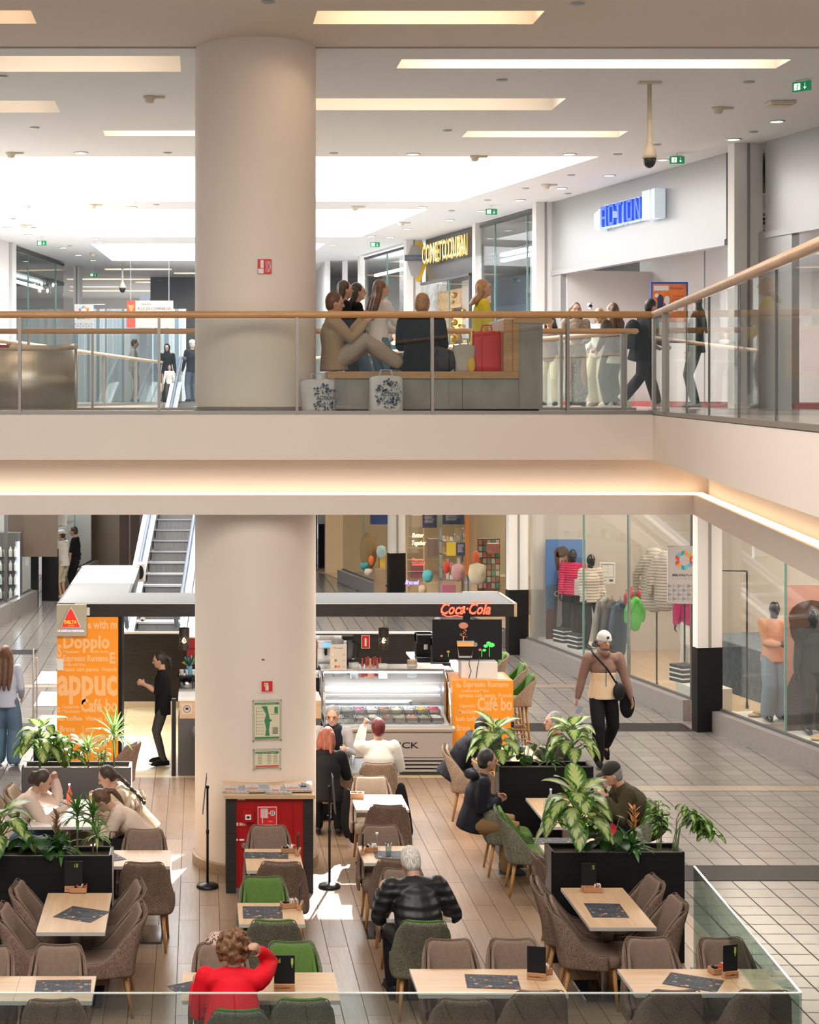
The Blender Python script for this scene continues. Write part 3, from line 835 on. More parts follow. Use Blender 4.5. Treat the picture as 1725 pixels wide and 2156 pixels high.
tb['k'] = T_('small table of the three people before the ice cream case', 700, 825, 1597, 1628, mat('dark_tabletop', (.10, .10, .11), .3))
tb['h'] = T_('small table in front of the white haired man', 795, 925, 1880, 1935)
tb['o'] = T_('oak table between the man in navy and the man with the cap', 1107, 1225, 1680, 1741)
tb['p'] = T_('oak table behind the left end of the right planter', 1125, 1250, 1765, 1808)
tb['q'] = T_('oak table between the dark clad man and the grey haired man', 1050, 1150, 1570, 1606)

menu_m, nt, b, o = nodes('menu_print')
t1 = tex(nt, 'Brick', scale=(1, 1, 1), Scale=1); t1.inputs['Brick Width'].default_value = .075; t1.inputs['Row Height'].default_value = .016
t1.inputs['Mortar Size'].default_value = .0066; t1.inputs['Color1'].default_value = (.26, .28, .32, 1); t1.inputs['Color2'].default_value = (.03, .035, .05, 1); t1.inputs['Mortar'].default_value = (.022, .028, .042, 1)
t2 = tex(nt, 'Voronoi', scale=(17, 20, 1), Scale=1); t3 = tex(nt, 'Noise', scale=(9, 9, 1), Scale=1)
mx = nt.nodes.new('ShaderNodeMix'); mx.data_type = 'RGBA'
nt.links.new(ramp(nt, t2.outputs['Distance'], [(.27, (1, 1, 1)), (.31, (0, 0, 0))]), mx.inputs[0])
nt.links.new(ramp(nt, t3.outputs[0], [(.48, (.022, .028, .042)), (.56, (.10, .10, .12))]), mx.inputs[6]); nt.links.new(t1.outputs[0], mx.inputs[6])
nt.links.new(ramp(nt, t2.outputs['Color'], [(.2, (.03, .03, .04)), (.45, (.45, .13, .07)), (.6, (.62, .38, .17)), (.75, (.03, .03, .04)), (.9, (.6, .52, .4))]), mx.inputs[7])
nt.links.new(mx.outputs[2], b.inputs['Base Color']); b.inputs['Roughness'].default_value = .55; b.inputs['Specular IOR Level'].default_value = .25


def menu(px, py, rz, label, w_=.42, d_=.28, z=.7515):
    p = G(px, py, z); m = MB(); m.box(-w_ / 2, w_ / 2, -d_ / 2, d_ / 2, 0, .002)
    o = tag(m.build('placemat_menu', menu_m), label, 'menu', 'printed placemat menus on the cafe tables'); o.location = (p.x, p.y, z); o.rotation_euler = (0, 0, math.radians(rz))


for a in ((172, 1925, -26, 'dark printed menu lying askew on the four seat table by the left planter', .37, .34), (1277, 1917, -2, 'dark printed menu on the four seat table by the right planter', .31, .40),
          (133, 2077, 2, 'grey printed menu on the bottom left long table'), (1037, 2067, -5, 'dark printed menu on the bottom middle long table', .40, .30), (1460, 2068, -28, 'tilted dark printed menu on the bottom right table', .40, .29),
          (553, 1921, -1, 'dark printed menu on the small table before the green chair', .34, .34), (560, 1801, -2, 'dark printed menu on the table before the hose cabinet', .43, .22),
          (826, 1800, -2, 'pale faded menu under the water bottle', .34, .28), (1168, 1771, 0, 'blue menu sticking out behind the right planter', .4, .25), (222, 1806, 30, 'grey menu corner beside the left planter rim', .3, .3),
          (400, 2078, 30, 'dark menu half under the left arm of the woman in red', .3, .2), (150, 1713, 20, 'white menu sheet on the sunlit table', .3, .25)): menu(*a)

boxw = wood('tray_wood', (.42, .20, .09), (.58, .32, .17), .5, axis=0)


def tray(px, py, rz, label, w_=.15, d_=.09, h=.045, z=.752):
    t = thing('condiment_tray', label, 'tray', G(px, py, z), math.radians(rz), 'wooden trays with sugar and napkins')
    m = MB(); e = .008
    m.box(-w_ / 2, w_ / 2, -d_ / 2, d_ / 2, 0, .006); m.box(-w_ / 2, w_ / 2, -d_ / 2, -d_ / 2 + e, 0, h); m.box(-w_ / 2, w_ / 2, d_ / 2 - e, d_ / 2, 0, h)
    m.box(-w_ / 2, -w_ / 2 + e, -d_ / 2 + e, d_ / 2 - e, 0, h); m.box(w_ / 2 - e, w_ / 2, -d_ / 2 + e, d_ / 2 - e, 0, h)
    m.build('box', boxw, t)
    m = MB(); rr = random.Random(px)
    for k in range(5):
        R = Matrix.Rotation(rr.uniform(-.4, .4), 4, 'Y'); m.box(-.004, .004, -.03, .03, .0, .06, rr.choice((0, 0, 1)), Matrix.Translation((.012 + .011 * k, 0, .01)) @ R)
    m.build('sugar_sachets', [paper, mat('red_sachet', (.6, .08, .05), .5)], t)
    m = MB()
    for k in range(7): m.ell((rr.uniform(-.055, -.012), rr.uniform(-.025, .025), .03 + .008 * (k % 3)), (.016, .012, .012), 0, n=8, k=5)
    m.build('coffee_capsules', blackpl, t)


def board(px, py, rz, label, num='', bottle=False, w_=.14, h=.20, z=.752):
    t = thing('menu_board', label, 'table sign', G(px, py, z), math.radians(rz), 'black table boards in wooden blocks')
    MB().box(-w_ / 2, w_ / 2, -.022, .022, 0, .05).build('block', boxw, t, bevel=.002)
    m = MB(); m.box(-w_ / 2, w_ / 2, -.003, .003, .045, .05 + h)
    f = lambda x, zz: FR((x, -.0032, zz))
    if num: m.text(num, f(-w_ / 2 + .008, h - .005), .052, 1, .001, sx=.8, shear=.2)
    if bottle: m.lathe((0, 0, 0), [(.001, .17), (.009, .17), (.009, .13), (.003, .115), (.003, .10)], 8, 1, Matrix.Translation((w_ / 2 - .02, -.004, .05 + h - .19)) @ Matrix.Diagonal((1, .1, 1, 1)))
    m.build('board', [blackpl, mat('chalk_green', (.40, .55, .12), .6)], t)
    m = MB(); m.text('Nous avons ', FR((-w_ / 2 + .01, -.0225, .02)), .014, 0, .001); m.text('VRAIMENT bon', FR((-.01, -.0225, .02)), .014, 0, .001, sx=.6); m.build('engraving', blackm, t)


tray(165, 1878, 0, 'wooden tray at the planter end of the left four seat table'); tray(1247, 1877, -2, 'wooden tray at the planter end of the right four seat table', .16)
tray(1140, 2050, 18, 'wooden tray behind the black board on the bottom middle table'); tray(1515, 2048, 15, 'wooden tray beside the black board on the bottom right table')
tray(610, 1910, 15, 'wooden tray with napkins on the small table before the green chair'); tray(608, 1794, 10, 'wooden tray with napkins on the table before the hose cabinet', .13)
tray(778, 1792, 8, 'wooden tray left of the water bottle', .15, .08); tray(752, 1680, -5, 'wooden tray with white napkins on the small white table', .15, .12, .06); tray(812, 1888, 40, 'wooden tray at the left hand of the white haired man')
board(155, 1877, 0, 'black board with the number eighteen before the left planter', '      18', z=.754, w_=.16, h=.22)
board(599, 2085, 0, 'black board with the number sixteen and a bottle sketch', '16', True, w_=.155, h=.21)
board(1130, 2062, -14, 'blank black board on the bottom middle table', '', w_=.14, h=.20); board(1538, 2058, 14, 'black board with a bottle sketch on the bottom right table', '', True, w_=.12, h=.2)
board(1240, 1876, 0, 'black board with olive scribbles before the right planter', '       %', z=.754, w_=.13, h=.2)
board(632, 1912, 80, 'black board seen edge on beside the folded menu table tray', h=.15); board(628, 1798, 80, 'black board seen edge on before the hose cabinet', h=.15); board(765, 1796, 80, 'black board seen edge on left of the water bottle', h=.15)


def bottle(name, label, loc, col, h=.22, r=.032, capc=None, group=None):
    t = thing(name, label, 'bottle', loc, 0, group)
    MB().lathe((0, 0, 0), [(r * .9, 0), (r, .01), (r, h * .55), (r * .38, h * .75), (r * .36, h * .95)], 14).build('bottle_body', col, t, smooth=True)
    MB().lathe((0, 0, 0), [(r * .45, h * .93), (r * .45, h)], 12).build('cap', capc or whitep, t)
    return t


gb = mat('bottle_glass_grey', (.33, .38, .34), .08)
bottle('water_bottle', 'slim clear water bottle with a dark label on the cafe table', G(794, 1803, .752), gl_clear, .23)
bottle('water_bottle', 'red labelled drink bottle on the sunlit table of the girls', G(146, 1697, .752), mat('red_drink', (.6, .10, .07), .2), .24)
bottle('water_bottle', 'small bottle between the dishes of the man with the cap', G(1160, 1700, .752), gb, .2)


def tumbler(px, py, label, z=.752, h=.12, r=.032):
    m = MB(); m.lathe((0, 0, 0), [(r * .8, 0), (r, h), (r * .93, h), (r * .74, .01)], 16)
    o = tag(m.build('glass_tumbler', glass('tumbler_glass', (.85, .9, .9), .14) if 'tumbler_glass' not in MAT else MAT['tumbler_glass'], smooth=True), label, 'glass', 'drinking glasses'); o.location = G(px, py, z)


tumbler(818, 1800, 'empty glass tumbler beside the water bottle'); tumbler(128, 1697, 'stemless glass on the sunlit table, near the red drink'); tumbler(130, 1710, 'clear water tumbler before the girl with the hair clip', r=.04)
tumbler(1150, 1708, 'tumbler on the table of the man with the cap'); tumbler(742, 1612, 'glass on the table before the ice cream case')
m = MB(); m.box(-.05, .05, -.04, .04, 0, .003); o = tag(m.build('coaster', blackpl), 'small black coaster under the empty tumbler', 'coaster'); o.location = G(818, 1801, .7535); o.location.z = .7515


# ---------------------------------------------------------------- planters, screens, cabinet, stanchions
def planter(label, x0, x1, y0, y1, h=1.02, side=dkgrey, face=None):
    t = thing('planter_box', label, 'planter', ((x0 + x1) / 2, (y0 + y1) / 2, .012)); a, b_ = (x1 - x0) / 2, (y1 - y0) / 2; h -= .012
    m = MB(); e = .03
    m.box(-a, a, -b_, -b_ + e, 0, h, 0); m.box(-a, a, b_ - e, b_, 0, h, 0); m.box(-a, -a + e, -b_ + e, b_ - e, 0, h, 1); m.box(a - e, a, -b_ + e, b_ - e, 0, h, 1); m.box(-a + e, a - e, -b_ + e, b_ - e, h - .12, h - .1, 0)
    m.build('box', [face or blackp, side], t)
    m = MB(); m.box(-a + e, a - e, -b_ + e, b_ - e, h - .1, h - .035); m.build('soil', soil, t)
    m = MB(); m.box(-a, a, -b_, -b_ + .02, h, h + .006); m.box(-a, a, b_ - .02, b_, h, h + .006); m.box(-a, -a + .02, -b_, b_, h, h + .006); m.box(a - .02, a, -b_, b_, h, h + .006)
    m.build('rim', dkgrey, t)
    return t


planter('black planter box behind the four seat table on the left', -2.6, (236 - CX) * 15.5 / F, 15.5, 15.83, side=mat('white_side', (.6, .6, .6), .4))
planter('black planter box with a row of plants at the right of the cafe', (1162 - CX) * 15.62 / F, (1442 - CX) * 15.62 / F, 15.62, 15.95, side=mat('grey_wood_side', (.18, .165, .15), .5))
planter('black planter box between the seated men, beside the walking man', (1052 - CX) * 19.2 / F, (1250 - CX) * 19.2 / F, 19.2, 19.5)
planter('sunlit planter box behind the three girls', (45 - CX) * 19.15 / F, (276 - CX) * 19.15 / F, 19.15, 19.5, side=mat('white_side', (.6, .6, .6), .4), face=dkgrey)
# glass screens of the cafe
t = thing('glass_screen', 'low tinted glass screen at the near edge of the cafe, bottom of the picture', 'glass screen', (0, 11.6, .012))
MB().box(-2.2, 4.07, -.006, .006, .1, 1.128).build('pane', glass('screen_glass', (.80, .86, .86), .08), t); MB().box(-2.2, 4.07, -.008, .008, 1.128, 1.136).build('edge', mat('polished_glass_edge', (.62, .72, .70), .15), t)
for x in (-1.2, .6, 1.2, 3.9): MB().box(x - .03, x + .03, -.03, .03, 0, .14).build('foot_clamp', blackm, t)
t = thing('glass_screen', 'green tinted glass screen running back along the tile floor on the right', 'glass screen', (4.09, 11.6, .004))
k = (4.27 - 4.09) / 3.15
MB().prism([(-.006, .02), (.006, .02), (.006 + k * 3.15, 3.15), (-.006 + k * 3.15, 3.15)], .2, 1.128).build('pane', gl_green, t)
MB().prism([(-.009, .02), (.009, .02), (.009 + k * 3.15, 3.15), (-.009 + k * 3.15, 3.15)], 1.128, 1.136).build('edge', MAT['polished_glass_edge'], t)
for y in (.1, 1.6, 3.1): MB().box(k * y - .03, k * y + .03, y - .05, y + .05, 0, .26).build('foot_clamp', blackm, t)

# fire hose cabinet with newspapers
cx0, cx1, cy0 = (476 - CX) * 17.8 / F, (660 - CX) * 17.8 / F, 17.8
t = thing('fire_hose_cabinet', 'red fire hose cabinet in a black surround with oak shelf, before the column', 'cabinet', (cx0, cy0, .012)); W_ = cx1 - cx0
m = MB(); m.box(0, .105, 0, .5, 0, .99, 0); m.box(W_ - .105, W_, 0, .5, 0, .99, 0); m.box(.105, W_ - .105, .28, .5, 0, .99, 0); m.build('surround', [dkwood], t)
MB().box(-.02, W_ + .02, -.03, .62, .99, 1.03).build('shelf_top', oakx, t, bevel=.002)
m = MB(); m.box(.105, W_ - .105, .02, .28, .05, .985, 0); m.box(.105, W_ - .105, .018, .28, 0, .05, 1); m.box(.13, .135, .012, .02, .08, .96, 2); m.box(.70, .705, .012, .02, .08, .96, 2); m.box(.105, .81, .015, .0201, .955, .96, 2)
d_ = m.build('door', [redm, steel, mat('dark_red', (.25, .005, .008), .5)], t)
m = MB(); m.cyl((.19, .012, .50), (.19, -.004, .50), .03, .03, 20, 0); m.cyl((.19, -.004, .50), (.19, -.012, .50), .018, .018, 14, 0); m.build('handle', steel_l, d_)
m = MB(); m.box(.17, .29, -.035, .02, .75, .87, 0); m.box(.20, .26, -.039, -.034, .775, .83, 1); m.cyl((.23, -.039, .803), (.23, -.043, .803), .013, .013, 12, 2); m.box(.208, .218, -.041, -.038, .80, .806, 2); m.box(.243, .253, -.041, -.038, .80, .806, 2)
m.build('call_point', [redm, whitep, blackpl], t)
m = MB(); m.box(.33, .53, .008, .02, .71, .90, 0); m.box(.336, .524, .006, .009, .716, .894, 1)
for k in range(7): m.box(.362 + .011 * k, .369 + .011 * k, .004, .007, .79, .88, 0)
m.box(.362, .44, .004, .007, .875, .882, 0); m.box(.362, .44, .004, .007, .785, .792, 0); m.box(.375, .383, .004, .007, .73, .79, 0); m.lathe((0, 0, 0), [(.028, 0), (.028, .002), (.020, .002), (.020, 0)], 20, 0, FR((.485, .006, .835))); m.box(.44, .505, .004, .007, .832, .838, 0); m.box(.482, .488, .004, .007, .81, .86, 0)
m.text('TYP 1', FR((.44, .005, .74)), .022, 0, .001)
m.build('hose_sign', [whitep, mat('sign_red', (.70, .02, .03), .4)], t)
m = MB(); m.box(.106, .215, .015, .021, .70, .735, 0); m.box(.11, .128, .013, .0155, .703, .732, 1)
for x in (.145, .165, .185): m.box(x, x + .01, .013, .0155, .706, .728, 1)
for x in (.106, .14): m.box(x, x + .05 - .03 * (x < .11), .014, .0205, .545, .562, 1)
m.box(.12, .20, .014, .0205, .968, .978, 1); m.build('stickers', [mat('sticker_red', (.9, .15, .12), .4), whitep], t)
npap = mat('newsprint', (.50, .44, .40), .8, var=.5, vscale=(60, 60, 60))
for i, (x, y, r, lb) in enumerate(((.02, .2, -8, 'folded newspaper at the left end of the cabinet shelf'), (.24, .2, 3, 'folded newspaper second from left on the cabinet shelf'), (.46, .16, -4, 'folded newspaper in the middle right of the cabinet shelf'), (.66, .22, 2, 'newspaper under the bulldog clip on the cabinet shelf'))):
    m = MB(); m.box(-.14, .14, -.16, .16, 0, .012, 0); m.box(-.135, .13, -.155, .15, .012, .022, 0, Matrix.Rotation(.06, 4, 'Z')); m.box(-.12, .0, -.13, -.02, .022, .0226, 1); m.box(.01, .12, -.12, .1, .022, .0224, 2)
    o = tag(m.build('newspaper', [npap, mat('news_red', (.4, .2, .16), .8), mat('news_grey', (.25, .27, .30), .8)]), lb, 'newspaper', 'newspapers on the cabinet shelf'); o.location = (cx0 + x + .1, cy0 + y, 1.043 + .012 * (i % 2)); o.rotation_euler = (0, 0, math.radians(r))
m = MB(); m.box(-.03, .03, -.01, .01, 0, .025); m.tube([(-.012, 0, .02), (-.02, 0, .06), (0, 0, .045)], .003, 6); m.tube([(.012, 0, .02), (.02, 0, .055), (0, 0, .045)], .003, 6)
o = tag(m.build('bulldog_clip', blackm), 'black bulldog clip standing on the newspapers', 'clip'); o.location = (cx0 + .82, cy0 + .2, 1.062)
for i, (px, py, sx, lb) in enumerate(((437, 1868, -1, 'black post stand with thin sign left of the column'), (694, 1868, 1, 'black post stand with thin sign right of the column'))):
    t = thing('sign_stand', lb, 'stand', G(px, py, .012)); t['group'] = 'black stands beside the column'
    MB().lathe((0, 0, 0), [(.115, 0), (.118, .012), (.11, .03), (.04, .05), (.02, .055)], 32).build('base', blackm, t, smooth=True)
    MB().lathe((0, 0, 0), [(.0135, .05), (.0135, .56), (.017, .565), (.017, .60), (.0115, .61), (.0115, 1.04), (.02, 1.045), (.016, 1.07)], 14).build('pole', blackm, t, smooth=True)
    T = Matrix.Translation((sx * .045 if sx > 0 else -.03, 0, .98)) @ Matrix.Rotation(math.radians(6 if sx < 0 else -4), 4, 'Y')
    MB().box(-.004, .004, -.11, .11, -.19, .20, 0, T).build('sign_board', [dkgrey], t)

# boards and plates on the column
def on_col(px, z0, z1, w_, parts, name, label, cat, mats):
    a = math.asin(max(-1, min(1, (X_(px, 18.5) - cX) / cR))); c0 = V((cX + math.sin(a) * (cR + .006), cY - math.cos(a) * (cR + .006), 0))
    T = FR(c0 + V((0, 0, z0)), (math.cos(a), math.sin(a), 0)); m = MB(); parts(m, T, w_, z1 - z0); tag(m.build(name, mats), label, cat)


def q(m, T, x0, x1, y0, y1, mi, z=.004, t=.002): m.box(x0, x1, y0, y1, z - t, z, mi, T)


zr = lambda py, D=18.38: EYE - (py - CY) * D / F
cream = mat('cream_plate', (.78, .70, .50), .35)


def ext(m, T, w_, h):
    q(m, T, -w_ / 2, w_ / 2, 0, h, 1); q(m, T, -w_ / 2 + .008, w_ / 2 - .008, .008, h - .008, 0, .005); q(m, T, -.018, .018, .02, h * .62, 1, .006); q(m, T, -.009, .009, h * .6, h * .76, 1, .006); q(m, T, -.03, .014, h * .72, h * .8, 1, .006); q(m, T, -.03, -.022, h * .5, h * .74, 1, .006)


on_col(561, zr(1457), zr(1432), .135, ext, 'fire_extinguisher_sign', 'small red fire extinguisher sign on the lower column', 'sign', [mat('sign_red', (.7, .02, .03)), cream])


def plan(m, T, w_, h, leg=False):
    q(m, T, -w_ / 2, w_ / 2, 0, h, 3, .003); q(m, T, -w_ / 2 + .025, w_ / 2 - .025, .025, h - .025, 0, .005); q(m, T, -w_ / 2 + .03, w_ / 2 - .03, h - .055, h - .032, 1, .007)
    q(m, T, -w_ / 2 + .03, w_ / 2 - .03, .03, .05, 2 if leg else 1, .007)
    for sx in (-1, 1):
        for y in (.01, h - .01): m.cyl((sx * (w_ / 2 - .01), y, 0), (sx * (w_ / 2 - .01), y, .012), .008, .008, 10, 4, T)
    if not leg:
        m.add([(x, y, .007) for x, y in ((-.06, h - .07), (.0, h - .07), (.02, h - .16), (.035, h * .5), (.02, .12), (.03, .06), (-.02, .06), (-.01, .14), (-.03, h * .5), (-.01, h - .16))], [list(range(10))[::-1]], 1, T)
        for k in range(9): q(m, T, -.12, -.035, .08 + k * .035, .0815 + k * .035, 5, .007)
        q(m, T, -.12, -.118, .08, .37, 5, .007); q(m, T, .04, .12, h - .16, h - .155, 1, .007); q(m, T, .08, .12, h - .15, h - .08, 1, .006); q(m, T, .02, .05, h * .5 - .01, h * .5 + .01, 5, .008)
        q(m, T, .06, .12, .08, .15, 5, .0065)
        for k in range(6): q(m, T, .06, .12, .09 + .01 * k, .093 + .01 * k, 0, .0072)
    else:
        for x in (-.1, .0, .07):
            for k in range(7): q(m, T, x, x + .045, .07 + k * .017, .0735 + k * .017, 5, .007)
    m.text('Evacuation Plan   Plan d evacuation', T @ Matrix.Translation((-w_ / 2 + .04, h - .05, .008)), .015, 0, .001)


gpm = [cream, mat('plan_green', (.06, .25, .10), .5), mat('plan_red', (.6, .12, .08), .5), glass('acrylic', (.95, .97, .95), .05), steel, mat('plan_ink', (.12, .13, .10), .6)]
on_col(561, zr(1560), zr(1472), .325, plan, 'evacuation_plan', 'tall evacuation plan with a green floor map on the lower column', 'plan', gpm)
on_col(561, zr(1620), zr(1575), .315, lambda m, T, a, b: plan(m, T, a, b, True), 'evacuation_legend', 'small evacuation notice with a red bottom bar under the map', 'notice', gpm)


def fsign(m, T, w_, h):
    q(m, T, -w_ / 2, w_ / 2, 0, h, 0); q(m, T, -w_ / 2 + .005, -.01, .005, h * .35, 1, .006); q(m, T, -w_ / 2 + .03, -.01, h * .4, h - .01, 1, .006)
    for k in range(4): m.tube([(.01 + .015 * k, .02, .006), (.02 + .015 * k, h * .5, .006), (.012 + .015 * k, h - .02, .006)], .003, 4, 1, T)


on_col(556, zr(577), zr(546), .15, fsign, 'fire_door_sign', 'red and white fire equipment sign on the upper column', 'sign', [mat('sign_red', (.7, .02, .03)), whitep])
m = MB(); m.box(-.015, .015, -.01, 0, 0, .012); o = tag(m.build('wall_vent', dkgrey), 'tiny dark slot on the lower column above the red sign', 'vent'); o.location = (cX + .06, cY - cR + .002, zr(1389))
# ---------------------------------------------------------------- kiosk
def fit(mb, body, T, x0, x1, base, cap, m=0, depth=.002, **k):
    """text squeezed to run from x0 to x1 with capitals cap high"""
    t = MB(); t.text(body, Matrix.Identity(4), 1, 0, 0, **k)
    xs = [p.x for p in t.v]; a, b_ = min(xs), max(xs); s_ = (x1 - x0) / (b_ - a); sy = cap / .72
    M_ = T @ Matrix.Translation((x0, base, 0)) @ Matrix.Diagonal((s_, sy, 1, 1)) @ Matrix.Translation((-a, 0, 0))
    mb.add(t.v, t.f, m, M_)


kY = 24.0; ks = F / kY
kx = lambda px, D=kY: (px - CX) * D / F
kz = lambda py, D=kY: EYE - (py - CY) * D / F
canopyt = mat('canopy_top', (.22, .225, .23), .95); canopyt.node_tree.nodes['Principled BSDF'].inputs['Specular IOR Level'].default_value = .05
t = thing('kiosk_roof', 'grey topped kiosk canopy with dark fascia over the coffee bar', 'canopy', (-2.0, 24, 2.09))
m = MB(); m.prism([(0, 0), (6.42, 0), (6.42, 1.3), (.98, 1.3), (.98, 5.4), (0, 5.4)], .0, .185, 0); m.prism([(.03, .03), (6.39, .03), (6.39, 1.27), (.95, 1.27), (.95, 5.37), (.03, 5.37)], .185, .19, 1)
m.build('canopy_frame', [dkwood, canopyt], t)
m = MB(); m.box(6.42, 6.46, 0, 1.3, 0, .19); m.box(.25, 6.42, -.006, 0, .178, .19, 1); m.box(5.9, 6.42, 1.3, 1.34, -.0, .2, 1); m.box(0, .98, 4.95, 5.1, .19, .2, 1); m.build('edge_trim', [oak, white], t)
for x0, x1, y0, y1 in ((.42, .46, .02, .13), (5.7, 5.73, .03, .15)): MB().box(x0, x1, -.02, 0, y0, y1).build('sensor', whitep, t)
for x in (1.2, 5.35): m = MB(); m.ell((x, .05, -.03), (.05, .05, .045)); m.ell((x, .01, -.045), (.018, .01, .018), 1); m.build('dome_camera', [whitep, blackpl], t, smooth=True)

t = thing('kiosk_panel', 'tall orange kiosk wall covered with coffee words', 'wall panel', (-2.0, 24, .014)); W2 = .86
m = MB(); m.box(0, W2, 0, .55, .0, 2.07, 0); m.box(W2, W2 + .05, -.0, .75, .0, 2.07, 1); m.build('panel', [orange, blackp], t)
m = MB(); T = FR((0, -.001, 0)); X = lambda px: (px - 120) / ks; Z = lambda py: kz(py) - .014
for body, a, b_, base, cap in (('e with m', 184, 246, 1323, 17), ('Doppio', 133, 231, 1364, 28), ('S', 121, 130, 1383, 26), ('Macchiato', 134, 167, 1375, 6), ('caffe mocha', 196, 228, 1374, 5), ('Espresso Romano', 133, 228, 1392, 13), ('E', 231, 243, 1396, 23),
                           ('Coffee with Moka', 134, 180, 1402, 6), ('resso con panna  French', 133, 246, 1413, 9), ('appuc', 121, 247, 1462, 58), ('Café bo', 170, 247, 1498, 27), ('o', 121, 127, 1500, 18), ('Cappuccino', 130, 167, 1491, 7), ('Macchiato', 131, 168, 1501, 7),
                           ('ish coffee  Vienna coffe', 122, 246, 1517, 10), ('Breve', 126, 158, 1541, 13), ('Latte', 174, 200, 1541, 13), ('ste', 130, 228, 1571, 36)):
    fit(m, body, T, X(a), X(b_), Z(base), cap / ks, 0, .006 if body == 'appuc' else .002, bold=.035)
m.build('lettering', peach, t)
MB().box(0, .09, -.012, 0, kz(1413), kz(1389)).build('switch_plate', whitep, t)
t = thing('brand_sign', 'pale sign box with a red coffee triangle on the kiosk corner', 'sign', (-2.0, 23.93, kz(1338)))
H2 = kz(1272) - kz(1338); m = MB(); m.box(0, .42, 0, .06, 0, H2, 0); m.build('panel', mat('sign_glass', (.50, .47, .36), .2), t)
m = MB(); tri = [(.055, .125), (.345, .125), (.30, .22), (.24, .35), (.20, .41), (.16, .35), (.10, .22)]
m.add([(x, -.02, z) for x, z in tri] + [(x, 0, z) for x, z in tri], [list(range(7))] + [(i, i + 7, (i + 1) % 7 + 7, (i + 1) % 7) for i in range(7)], 1)
c0 = (.2, .22); m.add([(c0[0] + (x - c0[0]) * .9, -.024, c0[1] + (z - c0[1]) * .92) for x, z in tri], [list(range(7))], 0)
m.build('triangle', [mat('delta_red', (.80, .03, .02), .3, emit=.5), whitep], t)
m = MB(); fit(m, 'DELTA', FR((0, -.026, 0)), .115, .285, .18, .045, bold=.02); fit(m, 'CAFÉS', FR((0, -.026, 0)), .16, .25, .145, .016)
m.build('lettering', mat('yellow_letters', (.95, .78, .05), .4, emit=.4), t)
m = MB(); fit(m, 'LE CAFÉ DU PORTUGAL', FR((0, -.004, 0)), .02, .39, .06, .028, bold=.02); m.build('tagline', mat('violet_glow', (.75, .55, 1), .4, emit=1.2), t)
t = thing('display_case', 'narrow glass pastry case left of the orange kiosk wall', 'display case', (-2.34, 24.1, .004))
m = MB(); m.box(0, .33, 0, 1.2, 0, .45, 0); m.box(.0, .33, 0, 1.2, .45, .46, 1); m.box(0, .33, .02, 1.2, .8, .81, 1); m.box(0, .33, .1, 1.2, 1.1, 1.11, 1); m.build('body', [blackp, steel], t)
MB().box(0, .33, 0, .01, .46, 1.45).build('pane', gl_clear, t); m = MB(); m.cyl((.0, -.02, .3), (.0, -.02, 1.62), .012, .012, 8); m.cyl((.05, -.03, .6), (.05, -.03, 1.5), .01, .01, 8); m.build('handle_bar', steel_l, t)

t = thing('kiosk_back_wall', 'low dark laminate partition with white cap behind the coffee bar', 'partition', (-1.3, 28.4, .014))
m = MB(); m.box(0, 5.2, 0, .08, 0, 1.22, 0); m.box(0, 5.2, -.02, .1, 1.22, 1.25, 1); m.box(0, 5.2, -.02, 0, 0, .1, 2); m.box(1.9, 1.905, -.003, 0, .1, 1.2, 1); m.build('partition', [dkwood, whitep, mat('cream_skirting', (.6, .53, .38), .4)], t)
m = MB(); m.box(3.99, 4.13, -.01, 0, .98, 1.2, 1); m.box(4.0, 4.12, -.013, -.01, .99, 1.19, 0); m.box(4.045, 4.075, -.016, -.013, 1.02, 1.15, 1); m.build('fire_sticker', [MAT['sign_red'], whitep], t)
t = thing('red_back_panel', 'dark red wall unit behind the plates in the kiosk', 'wall unit', (-.2, 27.2, .014))
m = MB(); m.box(0, 1.9, 0, .5, 0, 1.0, 1); m.box(0, 1.9, .05, .5, 1.0, 1.32, 0); m.box(0, 1.9, .045, .05, 1.14, 1.15, 1); m.box(-.1, 1.9, 0, .5, 1.32, 1.34, 2); m.build('unit', [mat('dark_red_panel', (.38, .02, .04), .4), blackp, whitep], t)

# counters
t = thing('service_counter', 'dark coffee bar counter with oak band and pale worktop', 'counter', (-.29, 23.3, .014))
m = MB(); m.box(0, 1.95, 0, .6, 0, .78, 0); m.box(.02, 1.95, -.004, .6, .78, 1.02, 1); m.box(.05, 1.95, .5, 1.35, 0, .98, 0); m.build('body', [dkgrey, oakx], t)
m = MB(); m.box(0, 1.95, -.01, .55, 1.02, 1.05); m.box(.0, 1.95, .5, 1.4, .98, 1.0); m.build('worktop', whitep, t)
m = MB(); m.lathe((0, 0, 0), [(.05, 0), (.05, .003), (.043, .003), (.043, 0)], 24, 1, FR((.12, -.005, .91))); m.box(.05, .19, -.006, -.004, .84, .98, 0); m.box(.10, .14, -.009, -.006, .90, .93, 1); m.build('round_sticker', [mat('sticker_beige', (.62, .52, .44), .5), blackm], t)
m = MB(); m.box(-.09, -.03, -.02, .04, 0, 1.05, 0); m.box(-.10, -.085, -.03, -.02, .78, 1.02, 1); m.box(-.10, -.085, -.03, -.02, .08, .36, 1); m.build('gate_frame', [blackm, steel_l], t)
t = thing('waste_bin', 'black waste bin with grey flap lid before the coffee bar, half behind the column', 'bin', (.02, 22.9, .014))
MB().box(0, .35, 0, .3, .0, .62).build('body', blackpl, t, bevel=.01); m = MB(); m.tube([(.0, .15, .62), (.35, .15, .62)], .14, 14); m.build('lid', dkgrey, t, smooth=True); MB().box(.03, .3, -.006, .02, .6, .72).build('flap', lgrey, t)

